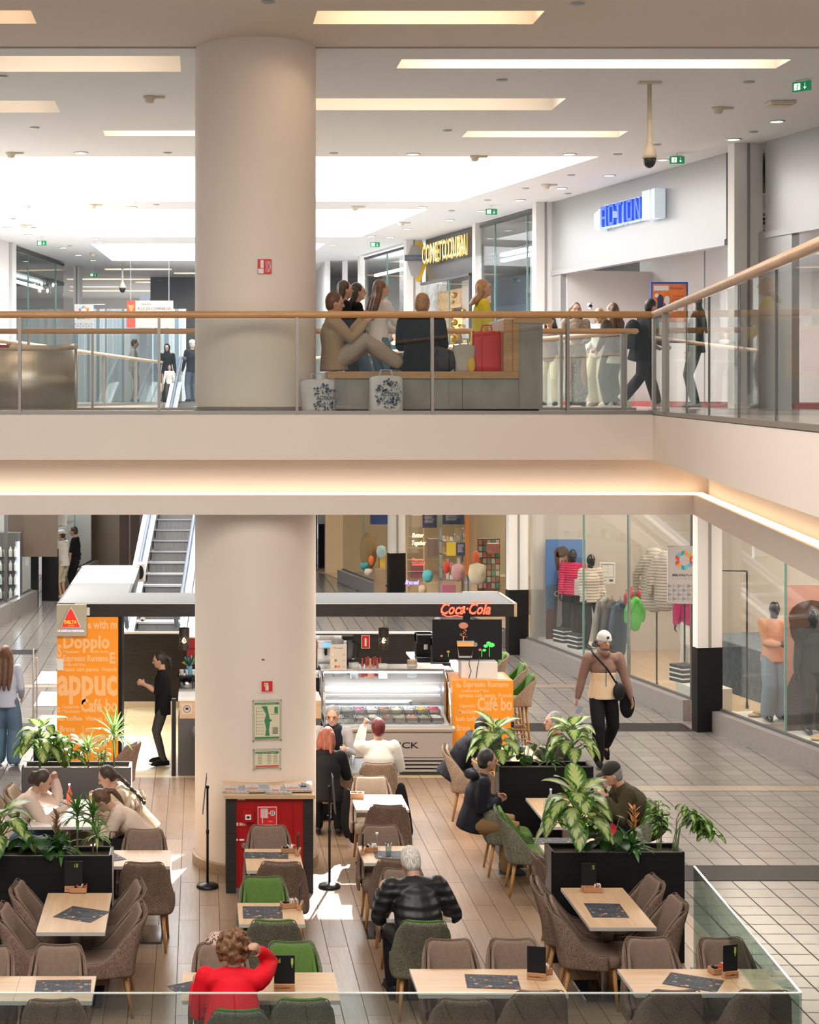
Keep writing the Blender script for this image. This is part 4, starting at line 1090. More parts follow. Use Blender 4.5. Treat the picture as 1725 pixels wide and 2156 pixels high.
# ice cream case
gx0, gx1, gY = kx(682, 23.3), kx(953, 23.3), 23.3; GW = gx1 - gx0
t = thing('ice_cream_case', 'long champagne coloured ice cream display case with curved glass', 'display case', (gx0, gY, .014))
champ = mat('champagne_panel', (.50, .45, .41), .35, .3)
m = MB(); m.box(0, GW, .06, 1.0, 0, .05, 1); m.box(0, GW, .05, 1.0, .05, .25, 1)
for k in range(4): m.box(0, GW, .0, .06, .055 + .052 * k, .083 + .052 * k, 0)
m.box(0, GW, .0, 1.0, .25, .58, 0); m.tube([(0, .03, .63), (GW, .03, .63)], .05, 14, 0); m.box(0, GW, .03, 1.0, .58, .66, 0); m.box(0, GW, .93, 1.0, .66, 1.3, 0); m.box(.03, GW - .03, .05, .93, .655, .665, 2)
m.add([(.03, .08, .66), (GW - .03, .08, .66), (GW - .03, .93, .80), (.03, .93, .80)], [(0, 1, 2, 3)], 2)
m.build('body', [champ, dkgrey, mat('case_liner', (.62, .66, .70), .35)], t)
m = MB(); fit(m, 'MÖVENPICK', FR((0, -.003, 0)), .35, (882 - 682) / 154.5, .375, .085, bold=.015); m.build('lettering', mat('ink_blue_black', (.02, .02, .03), .4), t)
prof = [(.02, .68), (.03, .80), (.07, .95), (.15, 1.10), (.28, 1.22), (.45, 1.31), (.62, 1.35)]
m = MB(); m.add([(x, y, z) for y, z in prof for x in (.03, GW - .03)], [(2 * i, 2 * i + 1, 2 * i + 3, 2 * i + 2) for i in range(len(prof) - 1)]); m.build('curved_glass', glass('case_glass', (.93, .96, .98), .07), t, smooth=True, merge=True)
m = MB()
for x in (0, GW - .03):
    m.tube([(x + .015, y, z) for y, z in prof], .015, 8, 0); m.box(x, x + .03, .6, 1.0, .66, 1.36, 0)
m.box(0, GW, .58, 1.0, 1.335, 1.365, 0); m.box(.03, GW - .03, .9, .93, .8, .84, 0); m.build('frame', steel_l, t)
m = MB(); m.box(.05, GW - .05, .45, .85, 1.09, 1.10, 0); m.box(.05, GW - .05, .60, .63, .98, 1.0, 0); m.build('inner_shelf', gl_clear, t)
m = MB(); m.box(.05, GW - .05, .60, .63, 1.30, 1.32); m.box(.05, GW - .05, .84, .87, 1.02, 1.04); m.build('lamp_strip', cool_s, t)
cols = [('pale lilac', (.50, .40, .42)), ('mint grey', (.48, .50, .42)), ('rose', (.58, .22, .34)), ('white', (.78, .78, .76)), ('caramel', (.40, .22, .13)), ('vanilla', (.80, .74, .55)), ('snow white', (.76, .78, .80)), ('mango', (.70, .48, .12)), ('raspberry', (.72, .05, .14)),
        ('cream', (.62, .60, .55)), ('dark grey', (.12, .12, .13)), ('stone', (.42, .38, .34)), ('ivory', (.70, .66, .58)), ('cocoa', (.28, .16, .11)), ('pistachio', (.45, .44, .28)), ('salmon', (.55, .32, .26)), ('walnut', (.38, .34, .24)), ('coconut', (.72, .70, .62))]
rr = random.Random(5)
for i, (nm, c) in enumerate(cols):
    row = 0 if i < 9 else 1; k = i % 9; x = gx0 + .12 + k * (GW - .26) / 8.6 + .07; y = gY + (.62 if row == 0 else .30); z = .014 + (.775 if row == 0 else .725)
    t = thing('ice_cream_tub', 'tub of %s ice cream, %s row, number %s from the left' % (nm, ('back', 'front')[row], ('one', 'two', 'three', 'four', 'five', 'six', 'seven', 'eight', 'nine')[k]), 'ice cream', (x, y, z), 0, 'ice cream tubs in the case')
    m = MB(); a, b_ = .078, .135
    m.box(-a, a, -b_, b_, -.04, -.03); m.box(-a, -a + .006, -b_, b_, -.03, .03); m.box(a - .006, a, -b_, b_, -.03, .03); m.box(-a, a, -b_, -b_ + .006, -.03, .03); m.box(-a, a, b_ - .006, b_, -.03, .03); m.build('tub', steel_l, t)
    m = MB(); m.box(-a + .006, a - .006, -b_ + .006, b_ - .006, -.03, .018); 
    for q_ in range(9): m.ell((rr.uniform(-.05, .05), rr.uniform(-.1, .1), .02), (.03, .035, .018), n=8, k=5)
    m.build('ice_cream', mat('gelato_' + nm.replace(' ', '_'), c, .6, bump=.3, vscale=(40, 40, 40)), t, smooth=True)

# orange bar
bx0, bx1 = kx(953, 23.5), kx(1081, 23.5)
t = thing('orange_bar', 'orange bar counter with pale coffee words beside the ice cream case', 'counter', (bx0, 23.5, .014))
m = MB(); m.box(0, bx1 - bx0, 0, .75, 0, 1.26, 0); m.box(.25, bx1 - bx0 - .05, .1, .65, 1.26, 1.263, 1); m.build('body', [orange, mat('clear_mat', (.62, .40, .28), .3)], t)
m = MB(); T = FR((0, -.001, 0)); s5 = F / 23.5; X = lambda px: (px - 953) / s5; Z = lambda py: kz(py, 23.5) - .014
for body, a, b_, base, cap in (('Espresso Romano', 976, 1072, 1446, 12), ('fle', 960, 971, 1447, 10), ('Coffee with Moka', 972, 1030, 1457, 6), ('spresso con panna  French', 966, 1078, 1468, 9), ('Café bo', 1005, 1079, 1495, 27), ('Cappuccino', 968, 1002, 1489, 7), ('Macchiato', 966, 1002, 1502, 9), ('lush coffee  Vienna coffe', 960, 1078, 1518, 10), ('Breve', 962, 990, 1538, 12), ('Latte', 1020, 1050, 1538, 12)):
    fit(m, body, T, X(a), X(b_), Z(base), cap / s5, 0, .002, bold=.035)
m.build('lettering', peach, t); MB().box(bx1 - bx0 - .03, bx1 - bx0 + .01, -.01, 0, .62, .70).build('latch', blackm, t)
t = thing('stool_counter', 'white topped counter behind the screen where the bar stools stand', 'counter', (3.3, 24.4, .014))
m = MB(); m.box(.1, .6, 0, 2.9, 0, 1.06, 0); m.build('body', dkwood, t); MB().box(0, .68, 0, 2.9, 1.06, 1.09).build('worktop', whitep, t)
t = thing('tv_cabinet', 'white box under the screen on the bar', 'box', (kx(968, 23.9), 23.72, 1.276)); m = MB(); m.box(0, .5, 0, .3, 0, .215, 0); m.build('box', white, t)
m = MB(); m.tube([(.12, -.01, .30), (.10, -.01, .2), (.13, -.01, .1), (.10, -.01, .0)], .005, 5); m.tube([(.25, -.01, .30), (.22, -.01, .15), (.2, -.01, .0)], .005, 5); m.build('cable', blackm, t)
t = thing('television', 'wide television showing an espresso glass and a falling coffee bean', 'television', (kx(911, 23.85), 23.85, kz(1389, 23.85))); TW, TH = 146 * 23.85 / F, 84 * 23.85 / F
m = MB(); m.box(0, TW, 0, .05, 0, TH, 0); m.box(TW * .4, TW * .6, .05, .1, 0, .3, 0); m.box(TW * .45, TW * .55, .05, .1, .3, TH + .08); m.build('housing', blackpl, t)
m = MB(); T = FR((0, -.001, 0)); u = TW / 146
def sq(x0, x1, y0, y1, mi, z=0): m.box(x0 * u, x1 * u, (84 - y1) * u, (84 - y0) * u, z, z + .0008, mi, T)
sq(2, 144, 2, 82, 0)
m.add([(x * u, (84 - y) * u, .002) for x, y in ((51, 44), (88, 44), (83, 80), (55, 80))], [(3, 2, 1, 0)], 1, T)
m.add([(x * u, (84 - y) * u, .003) for x, y in ((51.5, 48), (87.5, 48), (86.5, 56), (52.5, 56))], [(3, 2, 1, 0)], 2, T)
m.add([(x * u, (84 - y) * u, .003) for x, y in ((52.5, 56), (86.5, 56), (83, 76), (56, 76))], [(3, 2, 1, 0)], 3, T)
m.ell((65 * u, (84 - 12) * u, .003), (10 * u, 7 * u, .001), 4, T); sq(64, 66, 34, 46, 2, .004)
for k in range(14): m.ell(((58 + rr.uniform(0, 14)) * u, (84 - rr.uniform(20, 36)) * u, .003), (1.2 * u, 1.2 * u, .0008), 4, T, n=6, k=4)
m.lathe((0, 0, 0), [(4.5 * u, 0), (4.5 * u, .001), (3 * u, .001), (3 * u, 0)], 12, 1, T @ Matrix.Translation((90 * u, (84 - 52) * u, .003)))
for x, y, r, mi in ((19, 76, 3, 4), (33, 67, 3.4, 4), (100, 63, 3.4, 4), (109, 64, 4, 5), (112, 55, 5, 5), (124, 53, 7, 5), (118, 49, 5, 5)): m.ell((x * u, (84 - y) * u, .003), (r * u, r * .7 * u, .001), mi, T, n=10, k=6)
sq(32.6, 33.6, 70, 78, 5, .002); sq(103, 104.2, 64, 78, 5, .002); sq(119, 120.2, 56, 78, 5, .002)
m.build('picture', [mat('tv_dark', (.010, .008, .009), .2, emit=.5), mat('tv_glass', (.30, .28, .27), .3, emit=.5), mat('tv_crema', (.75, .28, .08), .3, emit=.6), mat('tv_coffee', (.012, .006, .004), .3), mat('tv_bean', (.42, .16, .10), .3, emit=.6), mat('tv_green', (.08, .65, .12), .3, emit=.7)], t)
t = thing('neon_sign', 'glowing red script soft drink sign on the kiosk fascia', 'sign', (kx(928, 23.97), 23.96, kz(1298, 23.97)))
m = MB(); fit(m, 'Coca·Cola', FR((0, 0, 0)), .0, .70, .035, .155, 0, .02, shear=.35, bold=.025)
m.tube([(.02, 0, .03), (.10, 0, .0), (.22, 0, .012), (.32, 0, .0)], .007, 6, 0); m.tube([(.42, 0, .20), (.52, 0, .225), (.62, 0, .20), (.70, 0, .215)], .007, 6, 0)
m.build('tubes', mat('neon_red', (1, .10, .05), .4, emit=2.2), t)
m = MB(); m.tube([(.42, .0, .20), (.42, .02, .2)], .006, 5); m.box(.1, .6, .015, .035, .08, .1); m.build('mount', blackm, t)

pn = 'cylindrical pendant lamps in the kiosk'
for px, D, lb in ((388, 24.5, 'dark perforated pendant lamp above the woman working in the kiosk'), (808, 24.6, 'dark perforated pendant lamp above the ice cream case')):
    z1, z0 = kz(1322, D), kz(1368, D)
    t = thing('pendant_lamp', lb, 'lamp', (kx(px, D), D, z0), 0, pn); H_ = z1 - z0
    pm = MAT.get('perforated')
    if not pm:
        pm, nt, b, o = nodes('perforated'); MAT['perforated'] = pm; v = tex(nt, 'Noise', scale=(45, 45, 45), Scale=1, Detail=2); sp = nt.nodes.new('ShaderNodeSeparateXYZ'); tc = nt.nodes.new('ShaderNodeTexCoord'); nt.links.new(tc.outputs['Object'], sp.inputs[0])
        ga = ramp(nt, sp.outputs[2], [(.05, (0, 0, 0)), (.11, (1, 1, 1)), (.20, (0, 0, 0))]); ho = ramp(nt, v.outputs[0], [(.5, (0, 0, 0)), (.56, (1, 1, 1))])
        mx = nt.nodes.new('ShaderNodeMix'); mx.data_type = 'RGBA'; mx.blend_type = 'MULTIPLY'; mx.inputs[0].default_value = 1; nt.links.new(ga, mx.inputs[6]); nt.links.new(ho, mx.inputs[7])
        tr = nt.nodes.new('ShaderNodeBsdfTransparent'); ms = nt.nodes.new('ShaderNodeMixShader'); nt.links.new(mx.outputs[2], ms.inputs[0]); nt.links.new(b.outputs[0], ms.inputs[1]); nt.links.new(tr.outputs[0], ms.inputs[2]); nt.links.new(ms.outputs[0], o.inputs[0])
        b.inputs['Base Color'].default_value = (.07, .05, .04, 1); b.inputs['Metallic'].default_value = .4
    MB().lathe((0, 0, 0), [(.075, 0), (.075, H_), (.03, H_ + .005), (.01, H_ + .01)], 28).build('lamp_shade', pm, t, smooth=False)
    MB().ell((0, 0, H_ * .42), (.03, .03, .04)).build('bulb', mat('bulb', (1, .75, .4), .5, emit=30), t, smooth=True); MB().cyl((0, 0, H_), (0, 0, 2.1 - z0), .004, .004, 6).build('cord', blackm, t)

# things on the counters
def stack(px, py, D, r, n, label, h=.012):
    t = thing('plate_stack', label, 'plates', A(px, py, D))
    m = MB()
    for k in range(n): m.lathe((0, 0, k * h), [(r * .6, 0), (r, .008), (r, .011), (r * .6, .004)], 24)
    m.build('plates', mat('porcelain', (.75, .75, .75), .25), t)


zc1 = kz(1449, 23.95)
for px, py, D, r, n, lb in ((394, 1449, 23.95, .105, 7, 'short stack of white plates on the kiosk worktop'), (422, 1444, 24.1, .10, 18, 'tall stack of white plates beside the column edge')):
    z = 1.014; D2 = F * (EYE - z) / (py - CY); stack(px, py, D2, r, n, lb)
def onc(px, D, z=1.014): return V((kx(px, D), D, z))
t = thing('tinsel_bouquet', 'bouquet of blue and green tinsel in a small blue cup', 'decoration', onc(399, 24.45, 1.20)); m = MB(); m.lathe((0, 0, 0), [(.03, 0), (.045, .12)], 14, 0); m.build('cup', mat('blue_cup', (.15, .4, .65), .4), t)
m = MB()
for k in range(60):
    a, b_ = rr.uniform(0, 6.28), rr.uniform(.2, 1.3); p = V((math.cos(a) * math.sin(b_), math.sin(a) * math.sin(b_), math.cos(b_))) * rr.uniform(.09, .14); m.tube([(0, 0, .12), p + V((0, 0, .14))], .006, 4, k % 4)
m.build('tinsel', [mat('t_blue', (.03, .12, .5), .2, .5), mat('t_green', (.05, .4, .15), .2, .5), mat('t_dark', (.02, .06, .1), .2, .5), mat('t_yellow', (.7, .5, .1), .3, .3)], t)
t = thing('cup_rack', 'steel cup rack with glasses behind the plates', 'rack', onc(390, 24.35)); m = MB(); m.box(-.1, .5, 0, .25, .17, .19, 0); m.box(-.1, .5, .2, .25, 0, .17, 0)
for x in (-.1, .1, .3, .48): m.box(x, x + .015, 0, .25, 0, .19, 0)
m.build('rack', [blackm], t); m = MB()
for x in (0, .2, .38): m.tube([(x + .02, .02, .07), (x + .02, .2, .07)], .06, 12)
m.build('canisters', steel_l, t, smooth=True); m = MB()
for x in (-.05, .03, .12, .2): m.lathe((x, .1, .19), [(.025, 0), (.035, .07)], 12)
m.build('cups', MAT['porcelain'], t)
zt2 = 1.38
def onk(px, dy=.05, z=1.38): D = 24.0 + dy; return V((kx(px, D), D, z))
sh = thing('back_shelf', 'steel shelf along the top rear of the ice cream case carrying machines', 'shelf', (1.6, 23.9, .014)); MB().box(0, 1.75, .42, .9, 1.166, 1.197).build('board', steel_l, sh); m = MB(); m.box(0, 1.75, .45, .9, 0, 1.166); m.build('body', dkwood, sh)
t = thing('espresso_machine', 'chrome espresso machine beside the column behind the ice cream case', 'coffee machine', (1.68, 24.4, 1.212))
m = MB(); m.box(0, .42, 0, .4, .08, .5, 0); m.box(-.0, .42, -.1, 0, .08, .12, 1); m.box(0, .42, -.08, .0, .38, .5, 0); m.build('body', [steel_l, blackpl], t, bevel=.012)
m = MB(); m.tube([(.3, -.05, .38), (.3, -.05, .3)], .02, 8); m.tube([(.3, -.05, .32), (.3, -.16, .3)], .01, 6); m.tube([(.12, -.05, .38), (.12, -.05, .3)], .02, 8); m.build('group_heads', blackpl, t); m = MB(); m.box(.06, .20, -.085, -.079, .40, .47); m.build('display', mat('lcd', (.2, .45, .7), .3, emit=.8), t)
m = MB(); m.box(.05, .25, .05, .3, .5, .52); m.box(.0, .4, .0, .4, .5, .505); m.build('cup_tray', steel, t)
t = thing('blender', 'black jug blender with dark lid behind the ice cream case', 'blender', (2.12, 24.45, 1.212)); m = MB(); m.box(-.1, .1, -.1, .1, 0, .22); m.build('base', blackpl, t, bevel=.01); MB().lathe((0, 0, .22), [(.06, 0), (.09, .28)], 4).build('jug', mat('smoked_jug', (.16, .16, .18), .12), t); m = MB(); m.box(-.08, .08, -.08, .08, .5, .55); m.tube([(.07, -.07, .48), (.16, -.1, .42), (.12, -.1, .25), (.07, -.07, .25)], .014, 6); m.build('lid', blackpl, t)
t = thing('coffee_grinder', 'steel coffee grinder with clear hopper beside the espresso machine', 'grinder', (1.96, 24.25, 1.212)); MB().box(-.07, .07, -.08, .1, 0, .3).build('body', steel_l, t, bevel=.01); MB().lathe((0, 0, .3), [(.05, 0), (.09, .2), (.09, .22)], 16).build('hopper', mat('brown_hopper', (.3, .3, .32), .15), t)
t = thing('price_card', 'upright ice cream price card on the case, left end', 'price card', onk(712, -.25, 1.38)); m = MB(); m.box(-.11, .12, 0, .01, 0, .36, 0); m.build('card', [mat('card_beige', (.62, .54, .46), .5)], t)
m = MB(); T = FR((0, -.001, 0)); fit(m, 'Mövenpick', T, -.06, .07, .30, .02)
for r in range(3):
    for k in range(r + 1): m.ell((-.075 + .042 * k, .22 - .085 * r, .001), (.02, .022, .001), 1 + (k % 3), T, n=10, k=5)
    fit(m, '0.00'.replace('0.00', ('1.80', '3.20', '4.50')[r]), T, .06, .1, .21 - .085 * r, .014)
m.build('print', [blackm, mat('scoop_cream', (.75, .62, .45), .6), mat('scoop_brown', (.35, .16, .06), .6), mat('scoop_orange', (.8, .2, .05), .6)], t)
bn = 'red capped juice bottles behind the ice cream case'; b0 = None
jm = mat('red_juice', (.42, .07, .05), .15)
for i, (px, dy) in enumerate(((763, .0), (771, .06), (779, .0), (786, .08), (794, .03), (801, .09), (775, .14), (790, .16))):
    lb = 'small red capped juice bottle, %s of the cluster behind the ice cream case' % ('leftmost', 'second', 'third', 'fourth', 'front right', 'rightmost', 'rear left one', 'rear right one')[i]
    p = onk(px, .2 + dy, 1.212)
    if b0 is None: b0 = bottle('juice_bottle', lb, p, jm, .26, .036, redm, bn)
    else: dup(b0, p, 0, lb)
bottle('juice_bottle', 'pale orange drink bottle before the juice cluster', onk(780, .12, 1.212), mat('pale_orange', (.65, .28, .16), .2), .27, .04, gb)
t = thing('glass_jar', 'glass jar with wooden lid on the rear of the ice cream case', 'jar', onk(868, .2, 1.212)); MB().lathe((0, 0, 0), [(.07, 0), (.08, .02), (.08, .17), (.065, .19)], 20).build('jar', mat('jar_glass', (.6, .63, .62), .1), t, smooth=True); MB().lathe((0, 0, .19), [(.07, 0), (.07, .05)], 20).build('lid', oak, t)
t = thing('napkin_dispenser', 'white napkin holder beside the juice bottles', 'holder', onk(806, .1, 1.212)); MB().box(-.06, .06, -.05, .05, 0, .2).build('box', whitep, t)
t = thing('steel_jug', 'steel rimmed glass pitcher left of the juice bottles', 'jug', onk(745, .1, 1.212)); MB().lathe((0, 0, 0), [(.06, 0), (.075, .22)], 18).build('jug', mat('jar_glass', (.6, .63, .62), .1), t, smooth=True); m = MB(); m.tube([(-.07, 0, .27), (-.12, 0, .2), (-.11, 0, .08), (-.06, 0, .05)], .008, 6); m.build('handle', blackm, t)
for i, (x, lb) in enumerate(((3.34, 'black coffee machine with hopper, left of the pair under the screen'), (3.52, 'black coffee machine nearer the screen'))):
    D = 26.2 - .5 * i; t = thing('coffee_maker', lb, 'coffee machine', (x, D, 1.104)); m = MB(); m.box(0, .26, 0, .35, 0, .07, 0); m.box(0, .26, .12, .35, .07, .42, 0); m.box(0, .26, .0, .35, .28, .42, 0); m.build('body', blackpl, t, bevel=.012); m = MB(); m.box(.1, .16, -.01, .02, .2, .28); m.box(.02, .24, .0, .12, .07, .075); m.build('spout', steel_l, t)
t = thing('laptop_tray', 'flat grey register tray on the white counter', 'tray', (3.4, 25.1, 1.104)); m = MB(); m.box(0, .35, 0, .45, 0, .04, 0); m.box(.03, .32, .05, .4, .04, .06, 1); m.build('tray', [dkgrey, lgrey], t)
t = thing('wall_speaker', 'white wall speaker with dark oval front at the rear corner of the canopy', 'speaker', (kx(296, 29.3), 29.3, 2.0)); MB().box(-.08, .08, 0, .15, 0, .33).build('housing', whitep, t, bevel=.03); m = MB(); m.ell((0, -.0, .16), (.055, .01, .12)); m.build('grille', blackpl, t)

# ---------------------------------------------------------------- upper floor furniture
bs = F / 18.6; bxx = lambda px: (px - CX) / bs; bz = lambda py: EYE - (py - CY) / bs
t = thing('bench', 'stone clad bench with oak seat and end frame behind the railing', 'bench', (bxx(690), 18.6, 5.0)); o0 = bxx(690); zz = lambda py: bz(py) - 5.0
L1, L2, L3 = bxx(1093) - o0, bxx(1143) - o0, bxx(705) - o0
m = MB(); m.box(L3, L1, .03, 1.0, .05, zz(797), 0); m.box(L1, L2, 0, 1.0, .05, zz(680), 0); m.box(L3 + .03, L2 - .03, .06, .97, 0, .05, 1); m.box(1.47, 1.475, .028, .03, .05, zz(797), 1); m.build('stone_body', [stone, blackp], t)
m = MB(); m.box(0, L1, 0, 1.0, zz(797), zz(782)); m.build('seat_board', oak2, t, bevel=.004)
m = MB(); m.box(L1 - .065, L1, 0, 1.0, zz(782), zz(672)); m.box(L1 - .065, L2 + .1, -.01, 1.0, zz(680), zz(665)); m.box(L1 - .16, L1 - .065, .03, 1.0, zz(782), zz(672)); m.build('end_frame', oak2, t, bevel=.004)
t = thing('information_desk', 'curved brushed steel desk with pale rim at the left of the upper floor', 'desk', (0, 0, 5.0))
m = MB(); n = 28; cxd, cyd, rd = -2.02, 19.35, .62; pts = []
for i in range(n + 1):
    a = PI * i / n; pts.append((cxd - rd * math.cos(a), cyd + rd * 1.3 * math.sin(a)))
top = .79
for z0, z1, mi in ((0.04, top - .07, 0), (top - .07, top, 1)):
    m.add([(x, y, z) for x, y in pts for z in (z0, z1)], [(2 * i, 2 * i + 2, 2 * i + 3, 2 * i + 1) for i in range(n)], mi)
m.build('curved_shell', [mat('satin_steel', (.66, .60, .51), .42, 1, var=.1, vscale=(90, 90, 1)), mat('desk_rim', (.70, .52, .36), .35)], t, smooth=True, solid=.03)
m = MB(); m.box(-2.45, -2.15, 19.33, 19.34, top - .055, top - .02, 0); m.box(-1.72, -1.6, 19.38, 19.39, top - .055, top - .02, 1); m.build('stickers', [redm, grey], t)

# bags
def bag(name, label, x, y, z, w_, d_, h, mt, taper=.88, extra=None, handles=True, rz=0, mats2=None):
    t = thing(name, label, 'bag', (x, y, z), rz); m = MB(); N = 6
    vs = []
    for k in range(N + 1):
        f = k / N; a = w_ / 2 * (1 + (taper - 1) * (1 - f)) ; b_ = d_ / 2 * (1 - .55 * f)
        for j in range(16):
            an = 2 * PI * j / 16; c, s_ = math.cos(an), math.sin(an); e = .45
            vs.append((a * abs(c) ** e * (1 if c > 0 else -1) * (1 + .03 * math.sin(5 * an + 3 * f)), b_ * abs(s_) ** e * (1 if s_ > 0 else -1), h * f + (.012 * math.sin(3 * an) if k == N else 0)))
    m.add(vs, [(i * 16 + j, i * 16 + (j + 1) % 16, (i + 1) * 16 + (j + 1) % 16, (i + 1) * 16 + j) for i in range(N) for j in range(16)] + [list(range(16))[::-1]])
    m.build('bag_body', mt, t, smooth=True)
    if handles:
        m = MB()
        for s_ in (-1, 1): m.tube([(-w_ * .2, s_ * d_ * .2, h - .02), (-w_ * .15, s_ * d_ * .22, h + .07), (w_ * .15, s_ * d_ * .22, h + .07), (w_ * .2, s_ * d_ * .2, h - .02)], .006, 6)
        m.build('handle', mt, t, smooth=True)
    if extra: extra(t)
    return t


clearbag = mat('translucent_white_bag', (.60, .57, .54), .35, bump=.4, vscale=(9, 9, 9), bdist=.03)


def act(x0, y0, r, yf):
    def f(t):
        m = MB(); T = FR((x0, yf, y0)); rr = random.Random(int(x0 * 100) + 4)
        for k in range(150):
            a = rr.uniform(0, 6.28); q_ = r * math.sqrt(rr.uniform(.05, 1)); x, y = q_ * math.cos(a), q_ * math.sin(a) * 1.1
            if abs(y) < .035 and abs(x) < r * .85: continue
            s_ = rr.uniform(.005, .012); R = Matrix.Rotation(rr.uniform(0, 3), 4, 'Z'); m.box(-s_, s_, -s_ * .7, s_ * .7, 0, .002, rr.choice((0, 0, 1)), T @ Matrix.Translation((x, y, .0)) @ R)
        fit(m, 'ACTION', T, -r * .62, r * .75, -.02, .042, 0, .003, bold=.03, shear=.1); m.build('print', [mat('navy_print', (.03, .05, .10), .5), mat('blue_print', (.16, .28, .38), .5)], t)
    return f


bag('shopping_bag', 'white shopping bag with round blue print leaning by the column, left one', bxx(665), 18.38, 5.0, .38, .2, .36, clearbag, .85, act(.07, .17, .14, -.105))
bag('shopping_bag', 'white shopping bag with round blue print standing before the bench', bxx(808), 18.38, 5.0, .36, .2, .40, clearbag, 1.02, act(.02, .21, .145, -.105))
bag('shopping_bag', 'plain red paper shopping bag on the bench', bxx(1033), 18.85, 5.45, .32, .16, .45, mat('red_paper', (.62, .02, .02), .5, bump=.2, vscale=(5, 5, 5), bdist=.02), 1.0)
bag('tote_bag', 'woven white tote bag with yellow print on the bench', bxx(984), 18.82, 5.45, .25, .16, .30, mat('woven_white', (.52, .47, .40), .8, bump=.6, vscale=(50, 50, 70)), .85, lambda t: MB().ell((.07, -.075, .08), (.045, .012, .09)).build('print', mat('yellow_print', (.75, .45, .03), .5), t, smooth=True))
t = thing('backpack', 'dark quilted backpack lying on the bench beside the seated person in black', 'bag', (bxx(940), 18.85, 5.45)); m = MB(); m.ell((0, 0, .13), (.16, .13, .14)); m.ell((.02, -.09, .1), (.11, .07, .09)); m.ell((-.05, .02, .2), (.1, .1, .09)); m.build('body', mat('backpack_cloth', (.035, .035, .04), .8, bump=.4, vscale=(12, 12, 12)), t, remesh=.014)
m = MB(); m.tube([(-.08, -.1, .24), (-.14, -.13, .14), (-.12, -.1, .02)], .012, 6); m.build('strap', blackpl, t)
t = thing('shopping_bag', 'black paper bag with white lettering standing on the floor at the column', 'bag', G(690, 1725, .012), 0); m = MB(); m.box(-.06, .14, -.05, .05, 0, .32); m.build('bag_body', blackpl, t); m = MB(); fit(m, 'chaussea', FR((.03, -.052, .02), (0, 0, 1), (-1, 0, 0)), 0, .28, -.01, .05, bold=.03); m.build('lettering', whitep, t)
bag('handbag', 'small black shoulder bag beside the girl bending over the table', kx(239, 17.3), 17.25, .484, .2, .1, .24, blackpl, .95)
# ---------------------------------------------------------------- ceiling things
ORD = lambda n: ('first second third fourth fifth sixth seventh eighth ninth tenth eleventh twelfth thirteenth fourteenth fifteenth sixteenth seventeenth eighteenth nineteenth twentieth twenty-first twenty-second twenty-third').split()[n]


def ceil_at(px, py): return G(px, py, ZC)


base = None
near = 'small round white downlight in the '
zones = lambda px, py: ('right' if px > 860 else 'left')
far_dl = sorted((1182, 1095, 890, 947, 858, 35, 52, 273, 277, 59, 133, 165, 196, 200, 209, 16, 782, 822, 700))
far_sp = sorted((565, 1216, 5, 73, 353, 703, 942, 1057, 1577, 1383, 1301, 1587, 1203, 1107, 1196, 750, 329, 56, 27, 71, 147, 951, 1027))
for i, (px, py) in enumerate(((170, 321), (870, 324), (1199, 324), (1636, 255), (1545, 293), (1283, 369), (1182, 396), (1095, 421), (890, 436), (947, 463), (858, 481), (35, 424), (52, 434), (273, 425), (277, 436), (59, 495), (133, 521), (165, 537), (196, 548), (200, 502), (209, 508), (16, 479), (1396, 336), (1015, 444), (782, 497), (822, 499), (700, 515))):
    p = ceil_at(px, py)
    wh = {0: 'downlight left of the column, alone above the big skylight', 1: 'downlight just right of the column above the big skylight', 2: 'downlight above the right corner of the big skylight', 3: 'downlight nearest the top right of the picture', 4: 'downlight over the metal clad shop front, left of the topmost one', 22: 'downlight half behind the exit sign right of the camera dome',
          23: 'downlight touching the middle exit sign', 5: 'downlight below the camera dome to its left'}
    if base is None:
        t = base = thing('downlight', 'white round ' + wh[0], 'downlight', p, 0, 'round white downlights')
        MB().lathe((0, 0, 0), [(.115, 0), (.12, -.012), (.085, -.014), (.085, 0)], 24).build('trim_ring', whitep, t, smooth=True); MB().lathe((0, 0, 0), [(.084, -.004), (.084, -.010)], 24).build('lens', dlm, t)
    else: dup(base, p, 0, 'white round ' + wh[i] if i in wh else 'small round white downlight, %s from the left of the distant ones' % ORD(far_dl.index(px)))
sp0 = None
for px, py in ((565, 3), (1216, 7), (5, 160), (73, 268), (353, 321), (703, 322), (942, 274), (1057, 168), (1577, 172), (1383, 304), (1301, 324), (1587, 277), (1203, 368), (1107, 396), (1196, 407), (750, 435), (329, 430), (56, 436), (27, 460), (71, 479), (147, 517), (951, 443), (1027, 421)):
    p = ceil_at(px, py)
    if sp0 is None:
        m = MB(); m.lathe((0, 0, 0), [(.07, 0), (.07, -.01), (.03, -.02)], 16); sp0 = tag(m.build('sprinkler', grey, smooth=True), 'small flush grey sprinkler disc, %s from the left' % ORD(far_sp.index(px)), 'sprinkler', 'flush ceiling sprinklers'); sp0.location = p
    else: c = sp0.copy(); C.objects.link(c); c.location = p; c['label'] = 'small flush grey sprinkler disc, %s from the left' % ORD(far_sp.index(px))
sd = None
